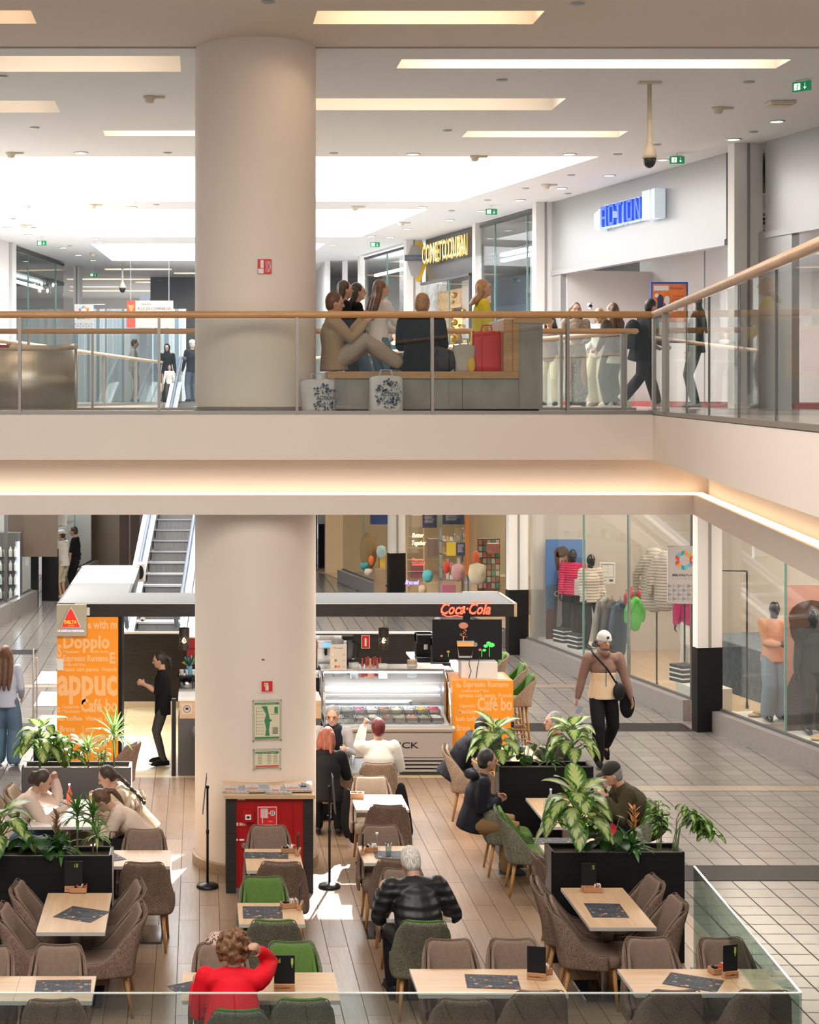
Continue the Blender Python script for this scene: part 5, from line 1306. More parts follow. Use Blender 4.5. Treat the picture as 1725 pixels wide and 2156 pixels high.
for px, py in ((315, 203), (23, 321), (1512, 226), (1000, 328), (1150, 388), (748, 434), (195, 430), (50, 473), (195, 533), (845, 468)):
    p = ceil_at(px, py)
    lb = {315: 'smoke detector with side box left of the column top', 1512: 'round smoke detector near the top right corner', 23: 'smoke detector above the left end of the skylight', 1000: 'smoke detector above the skylight right of the column'}.get(px, 'small cream smoke detector, %s from the left of the distant ones' % ORD((50, 195, 196, 748, 845, 1150).index(px + (1 if py == 533 else 0)) if px in (50, 195, 748, 845, 1150) else 0))
    if sd is None:
        t = sd = thing('smoke_detector', lb, 'smoke detector', p, 0, 'cream smoke detectors'); m = MB(); m.lathe((0, 0, 0), [(.085, 0), (.085, -.02), (.06, -.05), (.055, -.08), (.03, -.09)], 20); m.build('housing', mat('cream_plastic', (.68, .60, .48), .5), t, smooth=True)
        MB().box(.05, .2, -.04, .04, -.03, 0).build('side_box', MAT['cream_plastic'], t)
    else: dup(sd, p, 0, lb)
m = MB(); m.box(-.17, .17, -.12, .12, -.05, 0); m.box(-.13, .13, -.09, .09, -.07, -.05); tag(m.build('ceiling_speaker_box', mat('cream_plastic', (.68, .60, .48)), bevel=.01), 'flat pale rectangular box on the ceiling at the upper right', 'ceiling box').location = ceil_at(1644, 214)


def exit_sign(px, py, lb, yaw=0, flip=False, w_=.23, drop=.25, D=None):
    p = G(px, py - 14, ZC) if D is None else V((X_(px, D), D, ZC)); z = EYE - (py - CY) * p.y / F; h = w_ * .5
    t = thing('exit_sign', lb, 'exit sign', (p.x, p.y, z), math.radians(yaw), None)
    MB().box(-w_ / 2, w_ / 2, -.02, .02, -h / 2, h / 2).build('housing', green_s, t)
    m = MB(); T = FR((0, -.021, 0)); a = -1 if flip else 1
    T = T @ Matrix.Scale(w_ / .42, 4); m.box(-.17, -.02, -.075, .075, 0, .001, 0, T); m.box(.085, .095, -.02, .07, 0, .001, 0, T); m.add([(.05, -.02, .0005), (.13, -.02, .0005), (.09, -.07, .0005)], [(2, 1, 0)], 0, T)
    m.ell((-.075, .05, .002), (.013, .013, .001), 1, T, n=8, k=5); m.tube([(-.08, .03, .002), (-.095, -.01, .002), (-.07, -.03, .002), (-.09, -.065, .002)], .007, 5, 1, T); m.tube([(-.11, .02, .002), (-.085, .03, .002), (-.05, .01, .002)], .006, 5, 1, T); m.tube([(-.095, -.01, .002), (-.12, -.04, .002)], .006, 5, 1, T)
    m.build('pictogram', [white_s, green_s], t)
    m = MB(); m.box(-w_ * .35, w_ * .35, -.015, .015, h / 2, h / 2 + .02)
    if ZC - z - h / 2 > .03: m.box(-.008, .008, -.008, .008, h / 2, ZC - z)
    m.build('bracket', whitep, t)


exit_sign(1426, 337, 'green exit sign with down arrow right of the camera dome'); exit_sign(1035, 446, 'green exit sign with down arrow above the pale glass shop'); exit_sign(790, 515, 'small green exit sign right of the column near the far skylight')
exit_sign(88, 512, 'small green exit sign at the far left'); exit_sign(197, 579, 'tiny green exit sign in front of the far hall ceiling'); exit_sign(1689, 182, 'green exit sign turned sideways in the upper right corner', yaw=-48, flip=True)


def dome(px, ytop, ydome, r, lb):
    p = ceil_at(px, ytop); s_ = F / p.y; L = (ydome - ytop) / s_
    t = thing('dome_camera', lb, 'camera', p); MB().box(-.14, .14, -.05, .05, -.03, 0).build('ceiling_plate', mat('cream_plastic', (.68, .60, .48)), t)
    MB().lathe((0, 0, 0), [(.028, -.03), (.028, -L * .76), (.036, -L * .76), (.036, -L * .80), (.028, -L * .82)][::-1], 14).build('pole', MAT['cream_plastic'], t, smooth=True)
    MB().lathe((0, 0, -L), [(r * 1.0, -.01), (r, .03), (r * .9, .07), (r * .45, .16), (.03, .20)], 24).build('housing', MAT['cream_plastic'], t, smooth=True)
    MB().ell((0, 0, -L - .02), (r * .92, r * .92, r * 1.25)).build('dome', mat('smoked_dome', (.03, .03, .035), .15), t, smooth=True)


dome(1368, 172, 332, .088, 'surveillance camera with black dome on a long pole before the shop sign'); dome(258, 553, 606, .10, 'distant camera dome on a pole before the far hall, left of the column')

# ---------------------------------------------------------------- signs on the upper shops
Dn, Df = RU.D(1406), RU.D(1270)
T = RU.fr(Df, -.04, 0); Ls = (RU.p(Df) - RU.p(Dn)).length
zt_ = EYE - (397 - CY) * Dn / F; zb_ = EYE - (459 - CY) * Dn / F
t = thing('shop_sign', 'large blue ACTION letters with white bars on the grey metal front', 'shop sign'); m = MB()
bl = mat('blue_letters', (.02, .09, .65), .35, emit=.5); wl = mat('white_bars', (.75, .85, .95), .4, emit=.35)
q0, q1 = Ls * .115, Ls * .80
m.box(Ls * .955, Ls * 1.0, zb_, zt_, 0, .2, 1, T)
for k in range(3): m.box(Ls * (.015 + .035 * k), Ls * (.035 + .035 * k), zb_ + .03 * (2 - k), zt_ - .03 * (2 - k) - .1, 0, .15, 1, T)
for k in range(3): m.box(Ls * (.82 + .04 * k), Ls * (.845 + .04 * k), zb_ + .0, zt_, 0, .2, 1, T)
m.build('bars', [bl, wl], t)
for nm, dz, b_, mi, e in (('letter_backing', .10, .075, wl, .022), ('letters', .16, .055, bl, 0)):
    m = MB(); x = q0; 
    hL = (zt_ - zb_) * .86
    for ch, wd in (('A', 1), ('C', 1), ('T', .9), ('I', .45), ('O', 1), ('N', 1.05)):
        L_ = (q1 - q0) / 5.6 * wd; g = L_ * .13; a, c = x + g - e * .5, x + L_ - g + e * .5; z0, z1 = zb_ + .06 - e, zb_ + hL + e; th = (q1 - q0) / 5.6 * .185 + e * .6
        B = lambda x0, x1, y0, y1: m.box(x0, x1, y0, y1, 0, dz, 0, T)
        if ch == 'A': B(a, a + th, z0, z1 - .06); B(c - th, c, z0, z1 - .06); B(a, c, z1 - th * .8, z1); B(a + th, c - th, z0 + hL * .32, z0 + hL * .32 + th * .7)
        if ch == 'C': B(a, a + th, z0, z1); B(a, c, z1 - th * .8, z1); B(a, c, z0, z0 + th * .8); B(c - th, c, z1 - hL * .3, z1); B(c - th, c, z0, z0 + hL * .27)
        if ch == 'T': B(a - .02, c + .02, z1 - th * .8, z1); B((a + c - th) / 2, (a + c + th) / 2, z0, z1)
        if ch == 'I': B((a + c - th) / 2, (a + c + th) / 2, z0, z1)
        if ch == 'O': B(a, a + th, z0, z1); B(c - th, c, z0, z1); B(a, c, z1 - th * .8, z1); B(a, c, z0, z0 + th * .8)
        if ch == 'N':
            B(a, a + th, z0, z1); B(c - th, c, z0, z1); m.add([(a + th * .4, z1, z) for z in (0, dz)] + [(a + th * 1.3, z1, z) for z in (0, dz)] + [(c - th * .4, z0, z) for z in (0, dz)] + [(c - th * 1.3, z0, z) for z in (0, dz)], [(1, 3, 5, 7), (0, 6, 4, 2), (0, 1, 7, 6), (2, 4, 5, 3)], 0, T)
        x += L_
    m.build(nm, mi, t)
# orange poster in the lobby
Dp = RU.D(1449) ; pD = 29.2; pX0, pX1 = X_(1371, pD), X_(1449, pD)
t = thing('poster', 'orange and blue framed sock offer poster in the lobby behind the railing', 'poster', (pX0, pD, zr(722, pD))); PW, PH = pX1 - pX0, zr(594, pD) - zr(722, pD)
m = MB(); m.box(0, PW, 0, .04, 0, PH, 0); m.box(.03, PW - .03, -.004, 0, .03, PH - .03, 1); m.build('frame', [mat('frame_blue', (.02, .09, .42), .4), mat('poster_orange', (.85, .22, .05), .5, var=.25, vscale=(6, 1, 6))], t)
m = MB(); T = FR((0, -.006, 0)); B = lambda x0, x1, y0, y1, mi: m.box(x0 * PW, x1 * PW, y0 * PH, y1 * PH, 0, .001, mi, T)
B(.08, .48, .86, .94, 0); fit(m, 'ACTION', T, PW * .13, PW * .44, PH * .88, .05, 1, .003, shear=.2, bold=.02); fit(m, 'Wochenaktion', T, PW * .52, PW * .86, PH * .88, .04, 1, .003)
m.ell((PW * .25, PH * .72, .001), (.055, .08, .001), 1, T); m.ell((PW * .43, PH * .70, .001), (.05, .08, .001), 0, T); m.tube([(PW * .25, PH * .68, .002), (PW * .27, PH * .55, .002), (PW * .2, PH * .42, .002)], .05, 10, 1, T @ Matrix.Diagonal((1, 1, .03, 1))); m.tube([(PW * .43, PH * .66, .002), (PW * .45, PH * .52, .002), (PW * .40, PH * .40, .002)], .045, 10, 0, T @ Matrix.Diagonal((1, 1, .03, 1)))
B(.17, .33, .57, .66, 1); B(.36, .52, .57, .66, 1); fit(m, '7', T, PW * .17, PW * .21, PH * .585, .06, 0, .004); fit(m, '7', T, PW * .36, PW * .40, PH * .585, .06, 0, .004); m.ell((PW * .15, PH * .78, .001), (.035, .035, .001), 0, T)
for k, s_ in enumerate(('Unverwechselbar', 'kleine Preise', 'fur dich')): fit(m, s_, T, PW * .58, PW * .88, PH * (.76 - .05 * k), .022, 1, .003)
fit(m, '2,49', T, PW * .6, PW * .88, PH * .52, .09, 0, .003, bold=.02); B(.05, .95, .04, .34, 0); fit(m, 'Kleine Preise, grosse Freude', T, PW * .1, PW * .9, PH * .2, .04, 2, .003)
m.build('print', [whitep, mat('poster_navy', (.03, .04, .12), .5), MAT['frame_blue']], t)
m = MB(); m.ell((0, 0, 0), (.06, .04, .06)); m.ell((0, -.03, 0), (.03, .02, .03), 1); o = tag(m.build('door_bell_camera', [steel_l, blackpl], smooth=True), 'round peephole camera on the white lobby wall', 'camera'); o.location = A(1243, 644, 30.0)

# gold shop sign
Dn, Df = RU.D(990), RU.D(899); Ls = (RU.p(Df) - RU.p(Dn)).length
T = RU.fr(Df, -.06, 0); z0 = EYE - (556 - CY) * Df / F; z1 = EYE - (515 - CY) * Df / F
t = thing('shop_sign', 'golden COME TO DUBAI lettering on the dark shop front', 'shop sign'); gold = mat('gold', (.75, .48, .05), .3, .6)
m = MB(); fit(m, 'COME TO DUBAI', T, 0, Ls, z0, (z1 - z0) * 1.0, 0, .10, bold=.035); m.build('letter_shadow', gold, t)
m = MB(); fit(m, 'COME TO DUBAI', T @ Matrix.Translation((0, 0, .06)), 0, Ls, z0, (z1 - z0) * .97, 0, .02, bold=.0); m.build('lit_letters', mat('lit_gold', (1, .82, .32), .4, emit=1.2), t)
c = RU.p(Df + .5, -.1, (z0 + z1) / 2 - .1); T = FR(c)
m = MB(); m.add([(x, y, 0) for x, y in ((-.25, 0), (-.1, .45), (.15, .45), (.28, 0), (.1, -.55), (-.1, -.5))], [(0, 5, 4, 3, 2, 1)], 0, T); m.add([(x * .8 - .05, y * .8, .03) for x, y in ((-.25, 0), (-.1, .45), (.15, .45), (.28, 0), (.1, -.55), (-.1, -.5))], [(0, 5, 4, 3, 2, 1)], 1, T)
m.box(-.3, .22, -.03, .12, .04, .06, 2, T); fit(m, 'COME TO DUBAI', T @ Matrix.Translation((0, 0, .065)), -.26, .18, .02, .05, 1); m.build('emblem', [gold, mat('emblem_grey', (.35, .33, .32), .4, .4), mat('emblem_dark', (.10, .11, .14), .4)], t)
t = thing('carved_archway', 'golden fretwork frame inside the gold lettered shop', 'decor'); m = MB(); fw = mat('fretwork', (.62, .36, .18), .5, var=.5, vscale=(14, 14, 14))
D0, D1 = RU.D(990), RU.D(889); RU.box(m, D0, D1, .4, .5, 7.3, 7.75, 0); RU.box(m, D1 - .9, D1 - .3, .42, .5, 5, 7.3, 0); RU.box(m, D1 - 2.4, D1 - 1.9, .35, .5, 5, 7.9, 1); m.build('frame', [fw, mat('pink_pillar', (.55, .44, .38), .5)], t)
m = MB(); rr = random.Random(9); c = RU.p(RU.D(945), .3, 0)
for k in range(40): m.ell(c + V((rr.uniform(-.2, .2), rr.uniform(-.2, .2), rr.uniform(5.5, 7.6))), (rr.uniform(.04, .1),) * 3, 0, n=7, k=5)
m.build('gold_ornament', mat('gold_ornament', (.55, .28, .06), .35, .5, var=.7, vscale=(12, 12, 12)), t, smooth=True)
m = MB(); m.ell((0, 0, 0), (.12, .12, .25)); o = tag(m.build('glowing_lamp', mat('amber_glow', (1, .6, .15), .5, emit=3), smooth=True), 'glowing amber lamp in the gold lettered shop', 'lamp'); o.location = RU.p(RU.D(935), .1 + .25, 6.9)
# ring emblem and shop left
t = thing('hanging_banner', 'beige hanging banner reading PLUS DE COMMERCES at the far left', 'banner', A(267, 690, 44)); s4 = 44 / F
m = MB(); m.box(0, 98 * s4, 0, .03, 0, 57 * s4, 0); m.box(0, 18 * s4, -.006, 0, 0, 57 * s4, 1); m.add([(9 * s4, -.008, 30 * s4), (2 * s4, -.008, 48 * s4), (16 * s4, -.008, 48 * s4)], [(0, 2, 1)], 2)
fit(m, 'PLUS DE COMMERCES', FR((0, -.006, 0)), 23 * s4, 93 * s4, 37 * s4, 6 * s4, 3, .0015); fit(m, 'BELVAL PLAZA', FR((0, -.006, 0)), 32 * s4, 52 * s4, 48 * s4, 3 * s4, 3); m.build('cloth', [mat('banner_beige', (.62, .50, .42), .6), mat('banner_red', (.45, .06, .03), .5), mat('banner_orange', (.75, .25, .05), .5), blackm], t)
for x in (.1, 97 * s4 - .1): MB().cyl((x, .01, 57 * s4), (x, .01, ZC - A(267, 690, 44).z), .01, .01, 6).build('cord', grey, t)
hexc = [mat('hex_red', (.62, .06, .04), .5), mat('hex_orange', (.80, .35, .06), .5), mat('hex_teal', (.03, .30, .40), .5), mat('hex_blue', (.12, .48, .60), .5)]


def hexlogo(m, T, r, base_):
    for k in range(6):
        a = PI / 6 + k * PI / 3; c = V((math.cos(a), math.sin(a), 0)) * r * .72; u = V((math.cos(a + PI / 2), math.sin(a + PI / 2), 0)) * r * .30; v = V((math.cos(a), math.sin(a), 0)) * r * .30
        for s_, mi in ((-1, 0), (1, 1)):
            pts = [c + u * s_ * 1.05 - v * .9, c + u * s_ * 1.05 + v * .5, c + v * 1.0, c - v * .4]
            ar = sum(pts[i_].x * pts[(i_ + 1) % 4].y - pts[(i_ + 1) % 4].x * pts[i_].y for i_ in range(4))
            if ar < 0: pts = pts[::-1]
            m.add([(p.x, p.y, .002) for p in pts], [(0, 1, 2, 3)], base_ + ((k // 2 + mi + k) % 4), T)


def banner(px0, px1, y0, y1, D, label, sub=True):
    t = thing('hanging_banner', label, 'banner', A(px0, y1, D)); s_ = D / F; w_, h = (px1 - px0) * s_, (y1 - y0) * s_
    m = MB(); m.box(0, w_, 0, .02, 0, h, 0)
    T = FR((0, -.003, 0))
    rr = random.Random(2)
    for r_ in range(4):
        for k in range(7):
            x = w_ * (k / 7); y = h * .04 + r_ * h * .075; u = w_ / 7
            m.add([(x, y, 0), (x + u, y + h * .0375, 0), (x, y + h * .075, 0)], [(0, 1, 2)], 1 + (k + r_) % 2, T)
    fit(m, 'BELVAL', T, w_ * .14, w_ * .53, h * .48, h * .038, 3, bold=.03); fit(m, 'PLAZA', T, w_ * .54, w_ * .88, h * .48, h * .038, 3)
    fit(m, 'shopping center', T, w_ * .16, w_ * .86, h * .425, h * .028, 4); hexlogo(m, T @ Matrix.Translation((w_ * .49, h * .76, 0)), w_ * .29, 5)
    m.build('cloth', [mat('banner_cloth', (.55, .52, .50), .6), mat('banner_tri', (.42, .40, .40), .6), mat('banner_tri2', (.30, .28, .30), .6), blackm, grey] + hexc, t)
    m = MB(); m.cyl((0, .01, h), (w_ + .3, .01, h), .012, .012, 8); m.cyl((0, .01, 0), (w_ + .3, .01, 0), .012, .012, 8); m.build('rod', steel_l, t)


banner(1406, 1478, 1151, 1270, 26.9, 'hanging banner with a coloured hexagon logo and grey triangles on the pilaster')
banner(157, 197, 641, 700, 46, 'small white hanging banner with a coloured hexagon logo, far left')

# ---------------------------------------------------------------- escalator
t = thing('escalator', 'grey stepped escalator with glass sides rising behind the kiosk', 'escalator', (-1.32, 35.3, 0)); sl = .5
xs = lambda y: .085 * y
m = MB(); m.prism([(-.35, -1.2), (1.5, -1.2), (1.5 + xs(10), 10), (-.35 + xs(10), 10)], -.02, .01); m.build('landing_plate', steel, t)
stepm = mat('escalator_step', (.20, .20, .20), .45, .5, var=.3, vscale=(120, 3, 3)); ridg = mat('step_edge', (.07, .07, .07), .5)
for k in range(24):
    y = .42 * k; z = .21 * (k + 1); x = xs(y); m = MB(); m.box(x, x + .92, y, y + .44, z - .21, z, 0); m.box(x, x + .92, y - .006, y + .03, z - .02, z + .002, 1); m.build('step', [stepm, ridg], t)
Y1 = 10.2
for sx, w0 in ((-1, -.04), (1, .96)):
    for nm, o0, o1, za, zb, mt in (('skirt', -.02, .02, -.25, .3, steel_l), ('balustrade', -.006, .006, .3, .95, gl_clear), ('inner_deck', -.1, .03, .28, .33, mat('deck_blue_grey', (.55, .60, .66), .3, .3)), ('outer_deck', -.28, -.12, .1, .30, white)):
        m = MB(); a, b_ = sorted((w0 + sx * -o0 * -1, w0 + sx * o1)) if nm in ('skirt', 'balustrade') else sorted((w0 - sx * o0, w0 - sx * o1)); a, b_ = (a, b_)
        m.add([(x + xs(y), y, y * sl + z + .12) for y in (-.4, Y1) for x, z in ((a, za), (b_, za), (b_, zb), (a, zb))], [(0, 1, 2, 3), (7, 6, 5, 4), (0, 4, 5, 1), (1, 5, 6, 2), (2, 6, 7, 3), (3, 7, 4, 0)]); m.build(nm, mt, t)
    m = MB(); m.tube([(w0 + xs(-1.1), -1.0, .55), (w0 + xs(-1.3), -1.2, .8), (w0 + xs(-1), -1.0, 1.02), (w0, -.3, 1.08), (w0 + xs(Y1), Y1, Y1 * sl + 1.1), (w0 + xs(Y1 + 1.2), Y1 + 1.2, Y1 * sl + 1.1)], .045, 8); m.build('handrail', mat('rail_rubber', (.10, .12, .16), .4), t, smooth=True)
m = MB(); m.add([(x + xs(y), y, z) for y, z0, z1 in ((0, -.0, .05), (Y1, Y1 * sl - .9, Y1 * sl - .1)) for x in (-.3, 1.25) for z in (z0, z1)], [(0, 2, 6, 4), (1, 5, 7, 3), (0, 4, 5, 1), (2, 3, 7, 6), (4, 6, 7, 5)]); m.build('truss', white, t)

# ---------------------------------------------------------------- shop window contents
def wallbox(W, pxa, pxb, off, ya, yb, mb, mi=0, th=.03):
    pass


def poster_panel(name, label, px0, px1, y0, y1, D, draw, mats, cat='poster', th=.03):
    t = thing(name, label, cat, A(px0, y1, D)); s_ = D / F; w_, h = (px1 - px0) * s_, (y1 - y0) * s_
    MB().box(0, w_, 0, th, 0, h).build('panel', mats[0], t); m = MB(); T = FR((0, -.003, 0)); draw(m, T, w_, h); m.build('print', mats, t)
    return t


skinp = mat('print_skin', (.55, .32, .24), .6); hairp = mat('print_hair', (.10, .045, .03), .6)
def poly(m, T, pts, w_, h, mi, z=0): m.add([(x * w_, y * h, z) for x, y in pts], [tuple(range(len(pts)))], mi, T)
def oval(m, T, cx_, cy_, rx, ry, w_, h, mi, z): m.add([(cx_ * w_ + rx * w_ * math.cos(2 * PI * k / 20), cy_ * h + ry * h * math.sin(2 * PI * k / 20), z) for k in range(20)], [tuple(range(20))], mi, T)


def sea(m, T, w_, h):
    poly(m, T, [(0, 0), (1, 0), (1, .36), (0, .40)], w_, h, 7, .0005); poly(m, T, [(0, .36), (1, .30), (1, .58), (0, .58)], w_, h, 1, .001)
    poly(m, T, [(.15, .05), (.85, .02), (.9, .4), (.75, .66), (.5, .72), (.3, .64), (.2, .4)], w_, h, 2, .002); poly(m, T, [(.25, .1), (.5, .3), (.45, .66), (.32, .62)], w_, h, 3, .003)
    oval(m, T, .42, .82, .20, .12, w_, h, 5, .0035); oval(m, T, .40, .70, .11, .06, w_, h, 4, .003); oval(m, T, .44, .79, .115, .09, w_, h, 4, .004); oval(m, T, .37, .88, .16, .05, w_, h, 5, .005); oval(m, T, .29, .80, .05, .09, w_, h, 5, .005)
    oval(m, T, .40, .80, .016, .006, w_, h, 5, .006); oval(m, T, .49, .80, .016, .006, w_, h, 5, .006); oval(m, T, .45, .745, .03, .007, w_, h, 6, .006)
    fit(m, 'CECIL', T @ Matrix.Translation((0, 0, .007)), w_ * .2, w_ * .85, h * .47, h * .055, 8)


poster_panel('window_poster', 'tall blue sea poster of a woman in a coat in the sportswear window', 1150, 1233, 1136, 1362, 34.0, sea, [mat('sky_blue_print', (.10, .22, .50), .5), mat('sea_print', (.10, .16, .24), .5, var=.5, vscale=(20, 20, 20)), mat('coat_dark', (.08, .06, .06), .6), mat('coat_lilac', (.38, .30, .32), .6), skinp, hairp, mat('lip', (.4, .08, .07)), mat('dusk_print', (.15, .08, .07), .5), whitep])


def pink(m, T, w_, h):
    poly(m, T, [(0, 0), (1, 0), (1, .5), (.3, .58), (0, .3)], w_, h, 1, .001); oval(m, T, .42, .72, .36, .17, w_, h, 2, .002); oval(m, T, .62, .66, .12, .12, w_, h, 3, .003); oval(m, T, .40, .78, .36, .12, w_, h, 2, .004); poly(m, T, [(.0, .66), (.4, .60), (.45, .66), (.0, .72)], w_, h, 3, .001)


poster_panel('window_poster', 'large pink poster of a woman with dark hair in the right edge window', 1655, 1790, 1232, 1545, 25.35, pink, [mat('pink_print', (.70, .36, .30), .5), mat('grey_figure', (.10, .08, .08), .6), hairp, skinp])
poster_panel('notice_frame', 'small framed store plan on the wall behind the mannequins', 1264, 1296, 1184, 1229, 33.0, lambda m, T, w_, h: ([m.box(w_ * a, w_ * b_, h * c, h * d, 0, .001, 1, T) for a, b_, c, d in ((.1, .9, .9, .92), (.1, .12, .3, .92), (.88, .9, .3, .92), (.1, .9, .3, .32), (.1, .5, .55, .56), (.5, .51, .4, .9), (.6, .85, .1, .2), (.15, .4, .15, .17))]), [paper, dkgrey], 'notice')
poster_panel('window_sticker', 'white sheet hung before the pink jacket mannequin', 1210, 1220, 1219, 1253, 32.0, lambda m, T, w_, h: [m.box(w_ * .15, w_ * .85, h * (.1 + .1 * k), h * (.13 + .1 * k), 0, .001, 1, T) for k in range(8)], [paper, grey], 'notice', .004)
# plinths, shoe boxes
def plinth(px, off, w_, h, label, dd=.5, W=RL, y0=.02):
    D = (W.c + off * W.n.x) / ((px - CX) / F - W.k) - .1; c = W.p(D, off, y0); o = MB(); o.box(-w_ / 2, w_ / 2, -dd / 2, dd / 2, 0, h); o = tag(o.build('display_plinth', mat('plinth_white', (.70, .66, .62), .5), bevel=.004), label, 'plinth'); o.location = c; o.rotation_euler = (0, 0, math.atan(.19)); return c


plinth(1215, .62, .8, .33, 'long white plinth under the two jacket mannequins', 2.6); plinth(1480, .6, .6, .40, 'white plinth with striped shoe boxes beside the pilaster', .8); plinth(1610, .55, .7, .26, 'white plinth under the peach jumper mannequin', 1.0); plinth(1712, .5, .7, .25, 'white plinth under the dark dressed mannequin', .9)
def shoebox(px, off, z, label, c1=(.03, .03, .035), n=3, w_=.3):
    D = (RL.c + off) / ((px - CX) / F - RL.k) - .1; t = thing('shoe_box', label, 'shoe box', RL.p(D, off, z), math.atan(.19) + .2); m = MB(); m.box(-w_ / 2, w_ / 2, -.17, .17, 0, .28, 0)
    for k in range(n): m.box(-w_ / 2 - .002, w_ / 2 + .002, -.172, .172, .05 + .08 * k, .075 + .08 * k, 1)
    m.build('box', [mat('box_black', c1, .5), whitep], t)


shoebox(1437, .45, .42, 'black striped shoe box stack on the plinth by the pilaster'); shoebox(1183, .45, .35, 'black striped box left on the long plinth', w_=.2); shoebox(1213, .40, .35, 'black striped box right on the long plinth', w_=.2)
for px, lb, z in ((1590, 'tan folded shoes on the plinth left of the peach jumper mannequin', .28), (1722, 'tan sandal on the plinth at the right edge', .27)):
    t = thing('sandal', lb, 'shoe', RL.p((RL.c + .42) / ((px - CX) / F - RL.k) - .1, .42, z), .3); m = MB(); m.ell((0, 0, .03), (.14, .08, .03)); m.ell((.03, 0, .06), (.08, .08, .03)); m.build('sandal', mat('tan_leather', (.55, .36, .20), .5, bump=.4, vscale=(40, 40, 40)), t, smooth=True)


def rack(px, off, z0, label, kind):
    D = RL.D(px); t = thing('clothes_rack', label, 'clothes rack', RL.p(D, off, .02), -.3); m = MB()
    for x in (-.5, .5): m.cyl((x, 0, 0), (x, 0, z0 + .15), .015, .015, 8); m.box(x - .02, x + .02, -.25, .25, 0, .03)
    m.cyl((-.5, 0, z0 + .15), (.5, 0, z0 + .15), .015, .015, 8); m.build('frame', blackm, t); return t, D


def garment(name, label, p, rz, mt, w_=.5, h=.75, long=False, group=None):
    t = thing(name, label, 'jacket', p, rz, group); m = MB()
    m.tube([(0, 0, -.05), (0, 0, -h * .5), (0, 0, -h)], [w_ * .30, w_ * .36, w_ * .38], 14, flat=((0, 1, 0), .35)); m.tube([(-w_ * .28, 0, -.07), (-w_ * .5, 0, -h * .45), (-w_ * .52, .02, -h * .85)], [.075, .07, .05], 10); m.tube([(w_ * .28, 0, -.07), (w_ * .5, 0, -h * .45), (w_ * .52, .02, -h * .85)], [.075, .07, .05], 10)
    m.ell((0, 0, -.01), (.1, .07, .06)); m.build('cloth', mt, t, remesh=.018)
    m = MB(); m.tube([(0, 0, .12), (.02, 0, .08), (0, 0, .05)], .006, 5); m.tube([(-.18, 0, -.02), (0, 0, .05), (.18, 0, -.02)], .008, 5); m.build('hanger', blackm, t)


quilt, nt, b, o = nodes('quilt_cream'); MAT['quilt_cream'] = quilt
def quilted(name, col, n=9):
    m_, nt, b, o = nodes(name); wv = tex(nt, 'Wave', scale=(1, 1, 1), Scale=n, Distortion=1.2); wv.bands_direction = 'Z'; b.inputs['Base Color'].default_value = (*col, 1); b.inputs['Roughness'].default_value = .45; bumpn(nt, b, wv.outputs['Fac'], .55, .016); MAT[name] = m_; return m_


qc = quilted('quilted_cream', (.62, .54, .47), 6); check = brickfloor('plaid_cloth', .12, .12, 0, (.09, .08, .08), (.55, .50, .46), (.3, .27, .25), .02, .9)
for i, (px, py, mt, w_, h, lb, rz) in enumerate(((1378, 1168, qc, .62, .78, 'cream quilted jacket hanging high by the banner, left one', -.3), (1402, 1172, qc, .55, .75, 'cream quilted jacket hanging high, right behind the left one', -.5),
        (1272, 1262, check, .4, .85, 'black and white plaid coat on the rack behind the walking man', .6), (1288, 1268, mat('plaid_dark', (.10, .09, .09), .9), .4, .85, 'dark plaid coat second on the rack', .7), (1306, 1270, mat('navy_quilt', (.045, .08, .13), .5, bump=.6, vscale=(8, 8, 14)), .42, .85, 'navy padded coat on the rack behind the walking man', .6),
        (1338, 1262, mat('green_cloth', (.10, .45, .08), .8), .36, .45, 'bright green shirt on the rack right of the navy coat', .5), (1334, 1240, mat('red_cloth', (.50, .06, .06), .8), .3, .3, 'red shirt above the green one', .5))):
    D = RL.D(px) + 1.2 + .1 * i; garment('hanging_jacket', lb, A(px, py, D), rz, mt, w_, h)
rack(1300, 1.3, 1.45, 'black clothes rack behind the walking man', 0); rack(1390, 1.0, 2.1, 'tall black clothes rail carrying the cream jackets', 0)
m = MB(); RL.box(m, 27.5, 30.5, 1.8, 3.0, .02, .9); tag(m.build('display_table', mat('denim_cloth', (.10, .13, .16), .8, var=.3, vscale=(10, 10, 10)), bevel=.02), 'wide table with folded blue grey clothes inside the sportswear shop', 'table')
m = MB(); RL.box(m, 29.6, 29.63, .0, .03, .33, 3.3); o = tag(m.build('door_handle_bar', steel_l), 'long vertical steel door handle on the sportswear shop glass', 'door handle')

# gift shop
rr = random.Random(21)
t = thing('wooden_ladder', 'wooden ladder rack leaning in the gift shop window', 'ladder', A(858, 1260, 40.5)); m = MB(); LW = 36 * 40.5 / F; LH = 152 * 40.5 / F
for x in (0, LW): m.cyl((x, 0, 0), (x, .2, LH * (1 if x else .85)), .018, .018, 8)
for k in range(6): m.cyl((0, .03 * k, LH * .05 + LH * .16 * k), (LW, .03 * k, LH * .05 + LH * .16 * k), .013, .013, 8)
m.build('ladder', oak, t)


def neon(body, px0, px1, y0, y1, D, col, label, e=3.5):
    t = thing('neon_words', label, 'neon sign', A(px0, y1, D)); s_ = D / F; m = MB(); L = body.split('\n'); hh = (y1 - y0) * s_ / len(L)
    for i, l in enumerate(L): fit(m, l, FR((0, 0, 0)), 0, (px1 - px0) * s_ * (1 if i == len(L) - 1 else .85), hh * (len(L) - 1 - i) + hh * .15, hh * .62, 0, .02, shear=.3, bold=-.0)
    m.build('tubes', mat('neon_' + label.split()[0], col, .4, emit=e), t)


